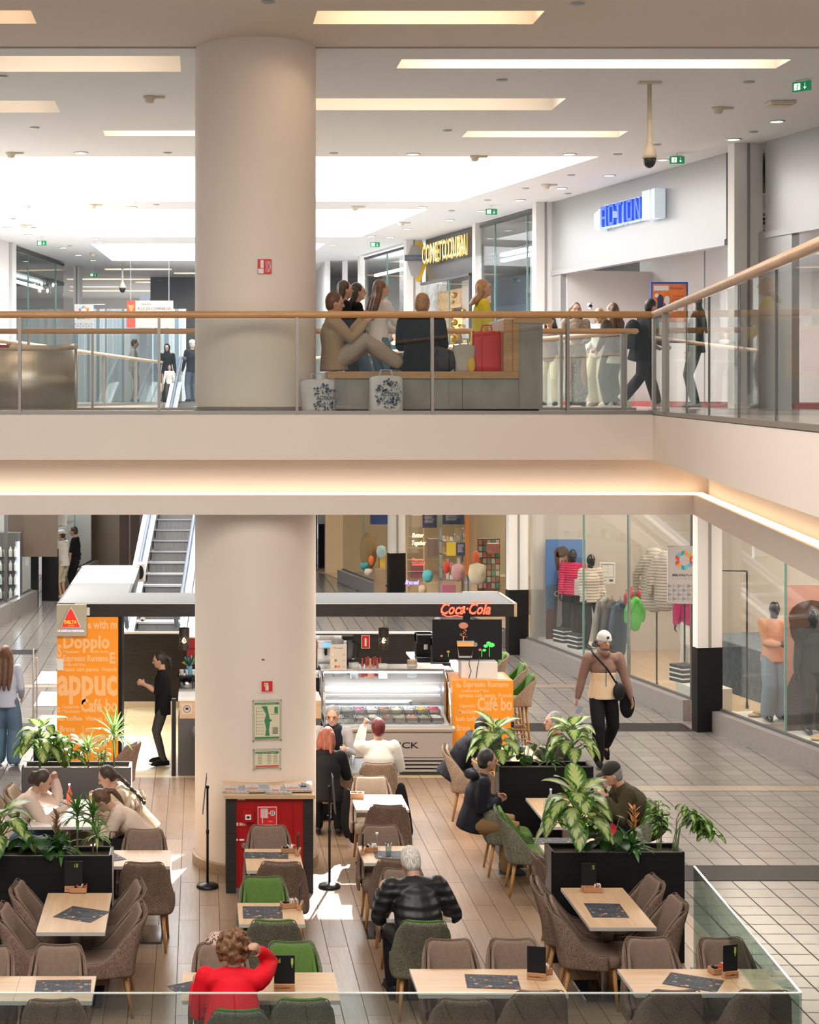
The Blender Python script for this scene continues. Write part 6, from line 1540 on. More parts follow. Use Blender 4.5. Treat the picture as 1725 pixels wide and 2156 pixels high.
neon('Better\nTogether', 868, 897, 1118, 1150, 39.5, (1, .80, .40), 'yellow neon words in the gift shop window'); neon('You re\nbeautiful', 868, 895, 1172, 1192, 39.5, (1, .25, .20), 'red neon words on the ladder in the gift shop', 2); neon('All you need', 853, 882, 1217, 1233, 39.3, (.25, .2, 1), 'violet neon words low in the gift shop window', 5)
def navy(m, T, w_, h):
    for k in range(9): m.box(w_ * .15, w_ * rr.uniform(.6, .85), h * (.85 - .07 * k), h * (.87 - .07 * k), 0, .001, 1, T)
for a in (('navy notice poster above the ladder in the gift shop', 890, 920, 1074, 1111, 40.4), ('dark violet poster high in the gift shop, right of the shop door edge', 932, 978, 1074, 1104, 39.0), ('small navy sign beside the yellow one in the gift shop', 961, 980, 1143, 1170, 36.4)): poster_panel('shop_poster', *a, navy, [mat('navy_poster', (.04, .045, .10), .5), paper])
poster_panel('shop_poster', 'blue poster hanging over the far gift shop window', 780, 828, 1060, 1104, 43.0, lambda *a: None, [mat('royal_navy', (.02, .05, .18), .5), paper]); poster_panel('shop_poster', 'yellow sheet on the gift shop glass', 941, 960, 1142, 1170, 36.4, lambda *a: None, [mat('yellow_sheet', (.72, .50, .04), .5), paper])
poster_panel('shop_poster', 'orange banner strip hanging in the gift shop', 981, 988, 1074, 1210, 37.4, lambda *a: None, [mat('orange_strip', (.75, .22, .04), .6), paper]); poster_panel('shop_poster', 'white menu card holder before the left shop', 90, 141, 1060, 1106, 43.5, lambda *a: None, [paper])
t = thing('card_rack', 'revolving card rack full of small cards in the gift shop', 'card rack', A(1030, 1252, 37.2)); m = MB(); s_ = 37.2 / F
for r_ in range(8):
    for c_ in range(5): m.box((c_ * 9 - 22) * s_, (c_ * 9 - 15) * s_, -.03, 0, (14 + r_ * 13) * s_, (24 + r_ * 13) * s_, (r_ * 3 + c_) % 5)
m.box(-23 * s_, 23 * s_, 0, .1, 8 * s_, 118 * s_, 5); m.build('cards', [paper, mat('card_coral', (.62, .22, .16), .6), mat('card_brown', (.25, .15, .09), .6), mat('card_cream', (.65, .52, .36), .6), mat('card_green', (.10, .42, .26), .6), mat('rack_brown', (.14, .09, .06), .6)], t)
t = thing('wire_basket_shelf', 'wire basket shelf with cards and frames in the gift shop', 'shelf', A(930, 1252, 38.6)); m = MB(); s_ = 38.6 / F
for r_ in range(4):
    z = (30 + r_ * 27) * s_; m.box(0, 48 * s_, 0, .35, z, z + .02, 0)
    for c_ in range(6): m.box((2 + c_ * 8) * s_, (8 + c_ * 8) * s_, .05, .08, z + .02, z + rr.uniform(10, 20) * s_, 1 + rr.randrange(5))
for x in (0, 47 * s_): m.box(x, x + .02, 0, .35, 0, 138 * s_, 0)
m.build('shelf', [mat('wire_grey', (.35, .30, .25), .5), paper, mat('goods_pink', (.60, .30, .28), .6), mat('goods_brown', (.22, .14, .08), .6), mat('goods_gold', (.65, .45, .15), .5), mat('goods_grey', (.4, .38, .35), .6)], t)
def soft(name, label, px, py, D, r, c, cat='toy', z=None):
    t = thing(name, label, cat, A(px, py, D)); m = MB(); m.ell((0, 0, 0), r); m.ell((r[0] * .3, -r[1] * .5, r[2] * .2), (r[0] * .5, r[1] * .7, r[2] * .5)); m.ell((-r[0] * .6, 0, r[2] * .6), (r[0] * .3,) * 3); m.ell((r[0] * .6, 0, r[2] * .6), (r[0] * .3,) * 3); m.build('body', mat(name + '_' + label.split()[0], c, .8, bump=.3, vscale=(20, 20, 20)), t, remesh=.02)


soft('backpack', 'turquoise animal face child backpack in the gift shop window', 901, 1213, 38.9, (.13, .10, .15), (.12, .48, .50), 'bag'); soft('plush_toy', 'cream plush sitting low in the gift shop window', 890, 1242, 38.8, (.10, .08, .12), (.60, .44, .30)); soft('plush_toy', 'pink plush bundle on the gift shop shelf', 965, 1205, 37.6, (.16, .12, .2), (.60, .33, .32)); soft('gift_bag', 'ivory cloth bag hanging in the gift shop', 1005, 1208, 36.6, (.20, .12, .24), (.66, .58, .40), 'bag')
soft('plush_toy', 'red gnome plush beside the shelf in the gift shop', 941, 1195, 37.8, (.07, .06, .14), (.65, .06, .04)); soft('hanging_scarves', 'orange scarves hanging above the ivory bag', 1002, 1175, 36.7, (.09, .06, .17), (.72, .16, .06), 'scarf')
soft('dried_plant', 'tan reed bundle in the far gift shop window', 776, 1160, 43.5, (.22, .2, .5), (.26, .17, .07), 'plant'); soft('mirror_egg', 'glowing oval mirror in the far gift shop window', 803, 1162, 43.2, (.13, .06, .17), (.45, .62, .60), 'mirror'); soft('plush_toy', 'orange figurine in the far gift shop window', 782, 1180, 43.0, (.07, .06, .13), (.85, .20, .04)); soft('plush_toy', 'teal figurine low in the far gift shop window', 768, 1192, 43.2, (.12, .1, .1), (.05, .30, .30)); soft('gift_bag', 'pale pink box bag on the far gift shop sill', 776, 1205, 42.8, (.11, .1, .1), (.70, .52, .46), 'bag')
for px0, px1, y0, y1, D, c, lb in ((790, 812, 1198, 1262, 43, (.42, .30, .18), 'tan display crate in the far gift shop window'), (800, 812, 1165, 1200, 43.4, (.75, .50, .08), 'yellow box on the tan crate'), (868, 892, 1185, 1218, 40.6, (.30, .10, .12), 'dark red box behind the ladder'), (868, 892, 1085, 1110, 41, (.50, .40, .28), 'tan box high behind the ladder'), (903, 925, 1135, 1170, 40, (.22, .15, .12), 'brown picture with lettering right of the ladder'), (932, 960, 1232, 1250, 37.5, (.45, .15, .20), 'row of pink gift boxes at the bottom of the gift shop window'), (1028, 1052, 1145, 1165, 36.9, (.62, .25, .20), 'coral gift box on the card rack top')):
    a = A(px0, y1, D); b_ = A(px1, y0, D); m = MB(); m.box(0, b_.x - a.x, 0, .3, 0, b_.z - a.z); o = tag(m.build('gift_box', mat('gift_' + lb.split()[0] + lb.split()[-1], c, .6)), lb, 'box'); o.location = a
m = MB(); m.box(0, .9, 0, .5, 0, .9); o = tag(m.build('shop_counter', mat('tan_counter', (.45, .33, .2), .6)), 'tan wooden counter inside the gift shop', 'counter'); o.location = RL.p(40, 1.6, .02)
# jewellery window on the left
t = thing('glass_shelves', 'lit glass shelves with jewellery in the window behind the two men', 'shelf', (0, 0, 0)); m = MB(); rr = random.Random(31)
for k in range(4): LL.box(m, 44, 48.8, .35, .9, 1.0 + .6 * k, 1.02 + .6 * k, 0)
m.build('boards', gl_clear, t); m = MB()
for k in range(4):
    for j in range(16): c = LL.p(44.2 + .28 * j, rr.uniform(.45, .8), 1.02 + .6 * k); h = rr.uniform(.06, .28); m.box(c.x - .06, c.x + .06, c.y - .05, c.y + .05, c.z, c.z + h, rr.randrange(4))
m.build('jewellery_stands', [whitep, mat('ice_display', (.45, .58, .62), .3), mat('dark_display', (.05, .06, .07), .4), steel_l], t)
t = thing('vending_shelf', 'bright lit shelf unit with white bottles in the left edge window', 'shelf', LL.p(40.6, .5, .02)); m = MB(); m.box(0, .55, 0, .4, 0, 1.9, 0); m.box(.5, .53, -.02, 0, .3, 1.7, 2)
for r_ in range(4):
    for c_ in range(4): m.lathe((.08 + .12 * c_, -.03, .35 + .33 * r_), [(.04, 0), (.045, .15), (.02, .2), (.02, .24)], 10, 1)
m.build('unit', [dkgrey, whitep, mat('blue_white_tube', (.75, .85, 1), .4, emit=5)], t)
m = MB(); m.box(0, 1.2, 0, .06, 0, 1.9); o = tag(m.build('bronze_cabinet', mat('bronze_panel', (.10, .07, .05), .4)), 'bronze panel with small switches in the left edge window', 'panel'); o.location = LL.p(41.2, .4, 1.3)
# brown posts beyond the escalator foot
for x, lb in ((-2.05, 'dark brown post beside the escalator, left one'), (-1.75, 'dark brown post touching the escalator')):
    m = MB(); m.box(-.12, .12, -.12, .12, 0, 3.93); o = tag(m.build('brown_post', mat('brown_post', (.05, .025, .018), .5)), lb, 'post'); o.location = (x * 1.0 + .0, 46.5, 0)
m = MB(); m.box(-.25, .25, -.1, .1, 0, .9); o = tag(m.build('white_totem', whitep, bevel=.05), 'rounded white stand at the foot of the escalator', 'stand'); o.location = (-1.95, 37.6, 0)
# hanging glass lamps in the upper left shop
for i, (px, py) in enumerate(((88, 598), (100, 612), (112, 600))):
    t = thing('glass_pendant', 'clear glass pendant lamp in the upper left shop, %s of three' % ('leftmost', 'middle', 'rightmost')[i], 'lamp', A(px, py, 47)); MB().ell((0, 0, 0), (.11, .11, .14)).build('globe', gl_clear, t, smooth=True); MB().ell((0, 0, 0), (.03, .03, .05)).build('bulb', mat('bulb_small', (1, .8, .5), .5, emit=8), t, smooth=True); MB().cyl((0, 0, .13), (0, 0, 8.4 - A(px, py, 47).z), .006, .006, 5).build('cord', blackm, t)
# ---------------------------------------------------------------- people
def mid_joint(a, c, l1, l2, pole):
    d = c - a; L = min(d.length, (l1 + l2) * .999); d.normalize(); c = a + d * L
    x = (l1 * l1 - l2 * l2 + L * L) / (2 * L); h = math.sqrt(max(0, l1 * l1 - x * x))
    p = V(pole) - d * V(pole).dot(d); p.normalize(); return a + d * x + p * h, c


skin_m = mat('skin', (.52, .29, .20), .5); skin_d = mat('skin_tan', (.40, .21, .14), .5)
eye_m = mat('eye_dark', (.02, .012, .01), .2); lip_m = mat('lips', (.42, .13, .11), .5)
HM = {n: hairmat('hair_' + n, c) for n, c in (('black', (.018, .014, .013)), ('dark', (.05, .028, .018)), ('brown', (.12, .055, .028)), ('blonde', (.36, .20, .09)), ('auburn', (.20, .045, .02)), ('wine', (.12, .012, .012)), ('grey', (.22, .21, .20)), ('white', (.62, .58, .52)), ('curl', (.17, .075, .03)))}


def hand(m, w, d, nrm, side, curl=.5, r=.0088):
    d = d.normalized(); nrm = (nrm - d * nrm.dot(d)).normalized(); s_ = d.cross(nrm) * side
    m.tube([w - d * .01, w + d * .045, w + d * .088], [.027, .037, .036], 10, flat=(nrm, .42))
    for i, (o, L) in enumerate(((-.026, .068), (-.009, .078), (.009, .074), (.025, .058))):
        b_ = w + d * .085 + s_ * o; a1 = curl * .7; a2 = curl * 1.6
        p1 = b_ + (d * math.cos(a1) + nrm * math.sin(a1)) * L * .5; p2 = p1 + (d * math.cos(a2) + nrm * math.sin(a2)) * L * .5
        m.tube([b_ - d * .02, b_, p1, p2], [r, r, r * .95, r * .8], 6)
    b_ = w + d * .025 - s_ * .028; p1 = b_ + (d * .6 - s_ * .7 + nrm * .25).normalized() * .035; p2 = p1 + (d * .9 - s_ * .2 + nrm * .4).normalized() * .03
    m.tube([b_, p1, p2], [r * 1.25, r * 1.1, r * .85], 6)


def person(label, loc, rz, h=1.68, pose='stand', lean=0, head=(0, 0), L=None, R=None, feet=None, knees=None, top=None, bottom=None, shoes=None, hair='long', hm=None, skin=None,
           sleeve=.96, toplen=.10, pad=.02, loose=.018, shorts=0, skirt=0, seat=.46, vox=.0095, cap=None, extra=None, name='person', hairlen=.4, curl=.5, cuffs=None, wide=1.0, roll=0, pole=(.32, -.6, -.75), eyes=True, belly=0, hem=1):
    t = thing(name, label, name if name == 'mannequin' else 'person', loc, math.radians(rz)); k = h / 1.72; t.scale = (k, k, k); t.location.z += .014 * k
    skin = skin or skin_m; top = top or blackpl; bottom = bottom or blackpl; shoes = shoes or blackpl; hm = hm or HM['dark']
    a = math.radians(lean); u = V((math.sin(math.radians(roll)), math.sin(a), math.cos(a))).normalized(); fw = V((0, math.cos(a), -math.sin(a)))
    P = V((0, 0, .94)) if pose != 'sit' else V((0, 0, seat / k + .10))
    N = P + u * .51; Sh = {s: P + u * .455 + V((s * .175 * wide, 0, 0)) for s in (-1, 1)}; hip = {s: P + V((s * .09, 0, -.02)) for s in (-1, 1)}
    Rh = Matrix.Rotation(math.radians(head[1]), 3, 'Z') @ Matrix.Rotation(-math.radians(head[0]), 3, 'X')
    nd = (u * .8 + Rh @ V((0, 0, 1))).normalized(); H = N + nd * .155 + Rh @ V((0, .02, 0)); hp = lambda x, y, z: H + Rh @ V((x, y, z))
    if feet is None: feet = {'stand': ((-.11, 0, .085), (.11, .03, .085)), 'walk': ((-.09, .30, .09), (.09, -.34, .16)), 'sit': ((-.13, .40, .085), (.13, .36, .085))}[pose]
    LF = {-1: V(feet[0]), 1: V(feet[1])}; K = {}; An = {}
    for i, s in enumerate((-1, 1)):
        po = V((s * .12, 1, .35 if pose == 'sit' else 0)) if knees is None else V(knees[i]); K[s], An[s] = mid_joint(hip[s], LF[s], .435, .43, po)
    HT = {-1: V(L) if L else V((-.27, .10, .80)), 1: V(R) if R else V((.27, .05, .80))}; E = {}; Wr = {}
    for s in (-1, 1): E[s], Wr[s] = mid_joint(Sh[s], HT[s], .285, .25, V((s * pole[0], pole[1], pole[2])))
    TD = lambda s: V((0, .75, -.65)).normalized() if pose == 'walk' and s == BACKF else V((s * .12, 1, 0)).normalized()
    BACKF = 1 if LF[1].y < LF[-1].y else -1
    b = MB()
    b.tube([P - u * .08, P + u * .02, P + u * .16, P + u * .32, P + u * .43, P + u * .49], [.13, .14, .118, .135, .12, .06], 14, flat=((0, 1, 0), .68), cap=False); b.tube([P + u * .42 + V((-.15, 0, 0)), P + u * .455, P + u * .42 + V((.15, 0, 0))], [.055, .07, .055], 10)
    b.tube([N - u * .04, H + Rh @ V((0, -.02, -.06))], [.056, .05], 12)
    b.ell(H, (.074, .093, .112), R=Rh, n=18, k=12); b.ell(hp(0, .026, -.062), (.052, .062, .056), R=Rh); b.tube([hp(0, .088, .012), hp(0, .106, -.022)], [.009, .0145], 8); b.ell(hp(0, .080, .034), (.045, .016, .010), R=Rh)
    b.ell(hp(0, .084, -.056), (.024, .012, .011), R=Rh); b.ell(hp(0, .078, -.092), (.020, .015, .014), R=Rh)
    for s in (-1, 1):
        b.ell(hp(s * .076, -.002, -.012), (.010, .019, .032), R=Rh); b.tube([Sh[s], (Sh[s] + E[s]) / 2, E[s], E[s] + (Wr[s] - E[s]) * .35, Wr[s]], [.048, .046, .037, .039, .025], 10)
        fd = (Wr[s] - E[s]).normalized(); hand(b, Wr[s], fd, V((-s, .2, -.1)), -s, curl)
        td = TD(s); b.tube([hip[s], (hip[s] + K[s]) / 2, K[s], K[s] + (An[s] - K[s]) * .3, An[s]], [.085, .075, .054, .056, .036], 12); b.tube([An[s], An[s] + td * .05 + V((0, 0, -.03)), An[s] + td * .11 + V((0, 0, -.035))], [.034, .030, .018], 8)
    b.build('body', skin, t, remesh=vox)
    if eyes:
        m = MB()
        for s in (-1, 1): m.ell(hp(s * .031, .082, .008), (.013, .008, .006), 0, R=Rh, n=8, k=5); m.ell(hp(s * .031, .084, .027), (.017, .006, .003), 0, R=Rh, n=8, k=4)
        m.ell(hp(0, .093, -.056), (.020, .007, .006), 1, R=Rh, n=8, k=5); m.build('face_features', [eye_m, lip_m], t, smooth=True)
    # clothes
    m = MB(); e = pad
    m.tube([P - u * toplen, P + u * .03, P + u * .16, P + u * .31, P + u * .42, P + u * .475], [.168 * hem + e, .148 + e + belly, .128 + e + belly, .145 + e, .125 + e * .5, .07 + e * .3], 16, flat=((0, 1, 0), .76), cap=False); m.tube([P + u * .425 + V((-.15 * wide, 0, 0)), P + u * .46, P + u * .425 + V((.15 * wide, 0, 0))], [.056 + e * .5, .068 + e * .4, .056 + e * .5], 12)
    if sleeve > 0:
        for s in (-1, 1):
            pts = [Sh[s], (Sh[s] + E[s]) / 2, E[s], E[s] + (Wr[s] - E[s]) * .5, Wr[s]]; rd = [.056 + e * .5, .050 + e * .6, .041 + e * .6, .040 + e * .5, .030 + e * .35]
            n_ = 5 if sleeve > .8 else (2 if sleeve <= .3 else 3); m.tube(pts[:n_], rd[:n_], 12)
    m.build('top', top, t, remesh=.0125)
    if skirt:
        m = MB(); m.tube([P + u * .05, P - V((0, 0, .1)), P - V((0, 0, .1 + skirt * .5)), P - V((0, 0, skirt + .1))], [.13, .17, .19, .21], 18, flat=((0, 1, 0), .8)); m.build('skirt', bottom, t, remesh=.015)
    else:
        m = MB(); m.tube([P + u * .06, P - u * .05], [.135 + loose * .5, .15 + loose * .3], 14, flat=((0, 1, 0), .78), cap=False); lo = loose
        for s in (-1, 1):
            end = K[s] + (An[s] - K[s]) * (.12 if shorts else .97)
            pts = [hip[s], (hip[s] + K[s]) / 2, K[s], end] if shorts else [hip[s], (hip[s] + K[s]) / 2, K[s], K[s] + (An[s] - K[s]) * .4, end]
            m.tube(pts, [.095 + lo * .4, .084 + lo, .066 + lo, .072 + lo] if shorts else [.088 + lo * .3, .080 + lo * .8, .062 + lo, .056 + lo * 1.2, .042 + lo * 1.4], 12)
        m.build('trousers', bottom, t, remesh=.0125)
    for s in (-1, 1):
        m = MB(); A_ = An[s]; td = TD(s)
        up = V((1, 0, 0)).cross(td) * 1.0
        if up.z < 0: up = -up
        m.tube([A_ - td * .045 - up * .035, A_ + td * .04 - up * .035, A_ + td * .14 - up * .05, A_ + td * .17 - up * .055], [.042, .045, .04, .026], 10); m.tube([A_ - td * .06 - up * .065, A_ + td * .17 - up * .068], [.033, .035], 10, flat=(up, .4)); m.build('shoe', shoes, t, smooth=True)
    # hair
    m = MB(); m.ell(hp(0, -.022, .020), (.086, .095, .112), R=Rh, n=18, k=12)
    rr = random.Random(len(label))
    if hair in ('long', 'plait', 'bob'):
        for s in (-1, 0, 1):
            e1 = N + u * .02 + V((s * .085, 0, 0)) - fw * .075; e2 = N - u * hairlen + V((s * .07, 0, 0)) - fw * .15
            if hair == 'long': m.tube([hp(s * .055, -.055, .02), hp(s * .075, -.06, -.08), e1, (e1 + e2) / 2, e2], [.05, .048, .048, .045, .022], 10)
            if hair == 'bob': m.tube([hp(s * .06, -.045, .03), hp(s * .082, -.05, -.07), hp(s * .085, -.055, -.17)], [.05, .048, .03], 10)
        if hair == 'plait':
            e0 = hp(0, -.1, -.02); e1 = N - fw * .12 - u * .03; e2 = N - u * .3 - fw * .16 + V((-.05, 0, 0))
            for q_ in range(12): f = q_ / 11; p = e0.lerp(e1, f * 2) if f < .5 else e1.lerp(e2, f * 2 - 1); m.ell(p + V((.012 * (-1) ** q_, 0, 0)), (.027, .024, .03))
    if hair in ('pony', 'bun'): m.ell(hp(0, -.115, .03), (.04, .035, .04))
    if hair == 'pony': m.tube([hp(0, -.12, .03), hp(0, -.16, -.02), hp(0, -.15, -.12), hp(0, -.13, -.2)], [.03, .036, .03, .012], 10)
    if hair == 'bun': m.ell(hp(0, -.12, -.03), (.045, .045, .06))
    if hair == 'curly':
        for q_ in range(330):
            th, ph = rr.uniform(0, 2 * PI), math.acos(rr.uniform(-.75, 1)); p = V((math.cos(th) * math.sin(ph), math.sin(th) * math.sin(ph), math.cos(ph)))
            if p.y > .55 and p.z < .35: continue
            g_ = rr.uniform(.9, 1.12); m.ell(hp(p.x * .118 * g_, p.y * .115 * g_ - .02, p.z * .135 * g_), (.0155,) * 3, n=6, k=4)
    if hair == 'short': m.ell(hp(0, -.035, -.03), (.078, .07, .075), R=Rh)
    m.build('hair', hm, t, remesh=.011 if hair == 'curly' else .012) if hair != 'none' else None
    if cap:
        kind, cm = cap; m = MB()
        if kind == 'beanie': m.ell(hp(0, -.012, .045), (.094, .105, .105), R=Rh, n=18, k=12); m.tube([hp(.09 * math.cos(q_), .10 * math.sin(q_) - .012, .03) for q_ in [x * PI / 8 for x in range(17)]], .014, 6)
        if kind == 'cap': m.ell(hp(0, -.012, .055), (.093, .106, .082), R=Rh, n=18, k=12); m.ell(hp(0, .105, .045), (.07, .07, .012), R=Rh)
        if kind == 'backcap': m.ell(hp(0, -.012, .055), (.093, .106, .082), R=Rh, n=18, k=12); m.ell(hp(0, -.115, .03), (.06, .06, .012), R=Rh)
        if kind == 'hijab': m.ell(hp(0, -.03, .0), (.098, .105, .14), R=Rh, n=18, k=12); m.tube([hp(0, 0, -.10), N - u * .05, P + u * .36], [.085, .13, .15], 12)
        m.build('hat', cm, t, remesh=.011)
    J = dict(P=P, N=N, H=H, Rh=Rh, Sh=Sh, E=E, Wr=Wr, K=K, An=An, u=u, fw=fw, hp=hp, k=k)
    if extra: extra(t, J)
    t.parent = None
    return t, J


def cl(n, c, r=.85, **k):
    m_ = mat(n, c, r, bump=k.pop('bump', .25), vscale=k.pop('vscale', (22, 22, 22)), **k); m_.node_tree.nodes['Principled BSDF'].inputs['Specular IOR Level'].default_value = .2; return m_



denim = cl('denim', (.10, .17, .25)); black_c = cl('black_cloth', (.007, .007, .008)); grey_c = cl('grey_leggings', (.06, .058, .058)); cream_c = cl('cream_knit', (.62, .50, .37), bump=.6, vscale=(14, 14, 14)); sand_c = cl('sand_knit', (.66, .53, .43)); blush = cl('blush_cardigan', (.68, .53, .45))
white_c = cl('white_cloth', (.74, .71, .66)); navyc = cl('navy_cloth', (.010, .011, .018), .6); khaki = cl('khaki_cloth', (.22, .135, .06)); olive = cl('olive_cloth', (.055, .045, .022)); beige_c = cl('beige_cloth', (.58, .50, .36)); brownc = cl('mauve_brown_fleece', (.21, .125, .10)); oat = cl('oat_fleece', (.66, .50, .33)); redc = cl('red_jersey', (.70, .006, .018), .7)
puffer = quilted('black_puffer', (.007, .007, .010), 4.2); navy_puff = quilted('navy_puffer', (.016, .018, .028), 5); whiteshoe = mat('white_shoe', (.72, .70, .66), .5)


def man_x(t, J):
    P, u = J['P'], J['u']; m = MB(); m.tube([P - u * .08, P + u * .03, P + u * .16, P + u * .27], [.200, .186, .166, .168], 18, flat=((0, 1, 0), .80), cap=False); m.build('cream_panel', oat, t, remesh=.0125)
    m = MB(); m.box(-.004, .004, 0, .006, 0, .40, 0, Matrix.Translation(P + V((0, .137, -.07)))); m.build('zip', blackm, t)
    m = MB(); m.ell(J['hp'](0, .036, -.092), (.056, .062, .036), R=J['Rh']); m.ell(J['hp'](0, .0, -.10), (.064, .05, .045), R=J['Rh']); m.build('beard', HM['dark'], t, remesh=.011)
    m = MB(); m.tube([J['hp'](0, -.05, -.13), J['hp'](0, .0, -.15), J['hp'](0, .04, -.14)], [.075, .085, .07], 12); m.build('hood', brownc, t, remesh=.012)
    m = MB(); m.box(-.016, .016, 0, .006, -.016, .016, 0, Matrix.Translation(J['hp'](0, .094, .075))); m.build('beanie_badge', blackm, t)


wm = G(1270, 1610, .004)
_, J = person('man walking in a two tone brown and cream hoodie, white beanie and black trousers', wm, 183, 1.85, 'walk', 2, (6, 10), L=(-.36, .10, .80), R=(.36, .02, .80), feet=((-.12, -.30, .19), (.10, .14, .085)), top=brownc, bottom=black_c, shoes=black_c, hair='short', hm=HM['dark'], skin=skin_d, pad=.028, wide=1.18, cap=('beanie', cl('white_wool', (.48, .47, .45))), extra=man_x, loose=.022, toplen=.06)
t = thing('crossbody_bag', 'black crossbody bag on the chest of the walking man', 'bag', wm, math.radians(183)); m = MB(); m.tube([(.16, .14, 1.56), (.0, .20, 1.38), (-.14, .195, 1.16)], .014, 6, flat=((0, 1, 0), .4)); m.tube([(.16, .14, 1.56), (.14, -.1, 1.6), (-.05, -.2, 1.3), (-.24, -.05, 1.12)], .014, 6); m.build('strap', black_c, t, smooth=True); m = MB(); m.ell((-.17, .19, 1.06), (.085, .05, .13)); m.build('pouch', blackpl, t, smooth=True)
t = thing('phone', 'pale blue phone in the hand of the walking man', 'phone', wm + V((-.365, -.13, .80))); t.rotation_euler = (.4, .5, 0); MB().box(-.035, .035, -.005, .005, -.07, .07).build('phone_body', mat('phone_blue', (.35, .42, .55), .3), t, bevel=.004)
m = MB(); m.ell((0, 0, 0), (.11, .07, .2)); m.ell((-.05, 0, .15), (.06, .05, .14)); o = tag(m.build('folded_jacket', black_c, remesh=.014), 'black jacket hanging from the left arm of the walking man', 'jacket'); o.location = wm + V((.34, 0, .85))


def apron_x(t, J): pass
person('dark haired woman in black t shirt and grey leggings standing in the kiosk', G(345, 1611, .014), 92, 1.57, 'stand', 3, (12, 0), L=(-.03, .30, 1.24), R=(.05, .31, 1.22), top=black_c, bottom=grey_c, shoes=black_c, hair='pony', hm=HM['black'], sleeve=.5, toplen=.16, pad=.03, loose=.002, skin=skin_m, curl=1.3)
person('girl with very long brown hair seen from behind at the left picture edge', G(12, 1611, .004), -4, 1.66, 'stand', 0, (0, 0), L=(-.20, .18, .95), R=(.20, .18, .95), top=cl('pale_blue_vest', (.46, .50, .62)), bottom=denim, shoes=whiteshoe, hair='long', hm=HM['brown'], hairlen=.34, loose=.05, pad=.025, feet=((-.12, .08, .085), (.13, -.05, .085)), skin=skin_m)
person('man in white t shirt, beige shorts and white backward cap by the jewellery window', G(133, 1261), 62, 1.74, 'stand', 2, (8, 10), L=(-.24, .12, .86), R=(.24, .12, .86), top=white_c, bottom=beige_c, shoes=whiteshoe, hair='short', hm=HM['dark'], sleeve=.5, shorts=1, pad=.03, loose=.03, cap=('backcap', white_c), vox=.013, toplen=.12)
person('person in black crop top and black trousers beside the man in white', G(160, 1256), 80, 1.80, 'stand', 2, (15, 0), L=(-.22, .15, .86), R=(.22, .15, .86), top=black_c, bottom=black_c, shoes=black_c, hair='short', hm=HM['black'], sleeve=.5, toplen=-.10, pad=.02, vox=.013)
# three girls
person('girl with a hair clip in a blush cardigan resting her face on her hand', (-2.02, 18.08, .012), -92, 1.68, 'sit', 34, (22, 0), L=(-.10, .50, 1.10), R=(.14, .62, .86), pole=(.3, .3, -1), top=blush, bottom=denim, shoes=whiteshoe, hair='bun', hm=HM['dark'], pad=.045, toplen=.10, curl=.9)
person('girl with a long plait in a cream jumper leaning over the sunlit table', (-.60, 18.35, .012), 92, 1.68, 'sit', 36, (28, 0), L=(-.14, .5, .84), R=(.14, .5, .84), top=cream_c, bottom=black_c, shoes=whiteshoe, hair='plait', hm=HM['dark'], pad=.05, toplen=.10)
person('girl with a ponytail bending low over the sunlit table in a sand jumper', (-.52, 17.72, .012), 92, 1.68, 'sit', 48, (48, 0), L=(-.12, .56, .83), R=(.14, .56, .83), top=sand_c, bottom=black_c, shoes=blackpl, hair='pony', hm=HM['brown'], pad=.035, toplen=.12)
# ice cream table
person('grey haired man with glasses in a dark vest facing us beside the column', (1.66, 21.35, .014), 178, 1.74, 'sit', 16, (12, -10), L=(-.15, .42, .82), R=(.15, .42, .82), top=cl('grey_jumper', (.33, .32, .32)), bottom=black_c, hair='short', hm=HM['grey'], pad=.03,
       extra=lambda t, J: ([MB().tube([J['P'] + J['u'] * z for z in (-.05, .15, .32, .42)], [.175, .17, .175, .15], 16, flat=((0, 1, 0), .78)).build('vest', navyc, t, remesh=.0125)], [(lambda m: (m.tube([J['hp'](.05 + .02 * math.cos(a_), .10, .008 + .017 * math.sin(a_)) for a_ in [x * PI / 6 for x in range(13)]], .003, 4), m.tube([J['hp'](-.05 + .02 * math.cos(a_), .10, .008 + .017 * math.sin(a_)) for a_ in [x * PI / 6 for x in range(13)]], .003, 4), m.build('glasses', blackm, t)))(MB())]))
person('woman with copper hair in a black cardigan seen from behind beside the column', (1.47, 19.82, .012), -8, 1.66, 'sit', 14, (8, -25), L=(-.16, .42, .80), R=(.18, .42, .80), top=black_c, bottom=black_c, hair='bob', hm=HM['auburn'], pad=.035)
person('woman with short wine red hair in a white jumper seen from behind', (2.13, 20.25, .012), 0, 1.70, 'sit', 10, (6, 0), L=(-.16, .30, 1.20), R=(.22, .36, .82), pole=(.25, .5, -1), top=white_c, bottom=black_c, hair='short', hm=HM['wine'], pad=.045, curl=1.4, wide=1.08)
person('dark clad man leaning forward on his elbows beside the orange bar', (3.10, 21.0, .012), -92, 1.76, 'sit', 34, (30, 0), L=(-.15, .5, .88), R=(.12, .52, 1.05), pole=(.3, .3, -1), top=navyc, bottom=black_c, hair='short', hm=HM['black'], pad=.05, skin=skin_d)
person('grey haired man in a dark brown jacket facing left behind the plants', (4.52, 20.75, .012), 90, 1.76, 'sit', 20, (0, 0), L=(-.16, .42, .85), R=(.16, .42, .85), top=cl('dark_brown_jacket', (.045, .035, .03)), bottom=black_c, hair='short', hm=HM['grey'], pad=.045)
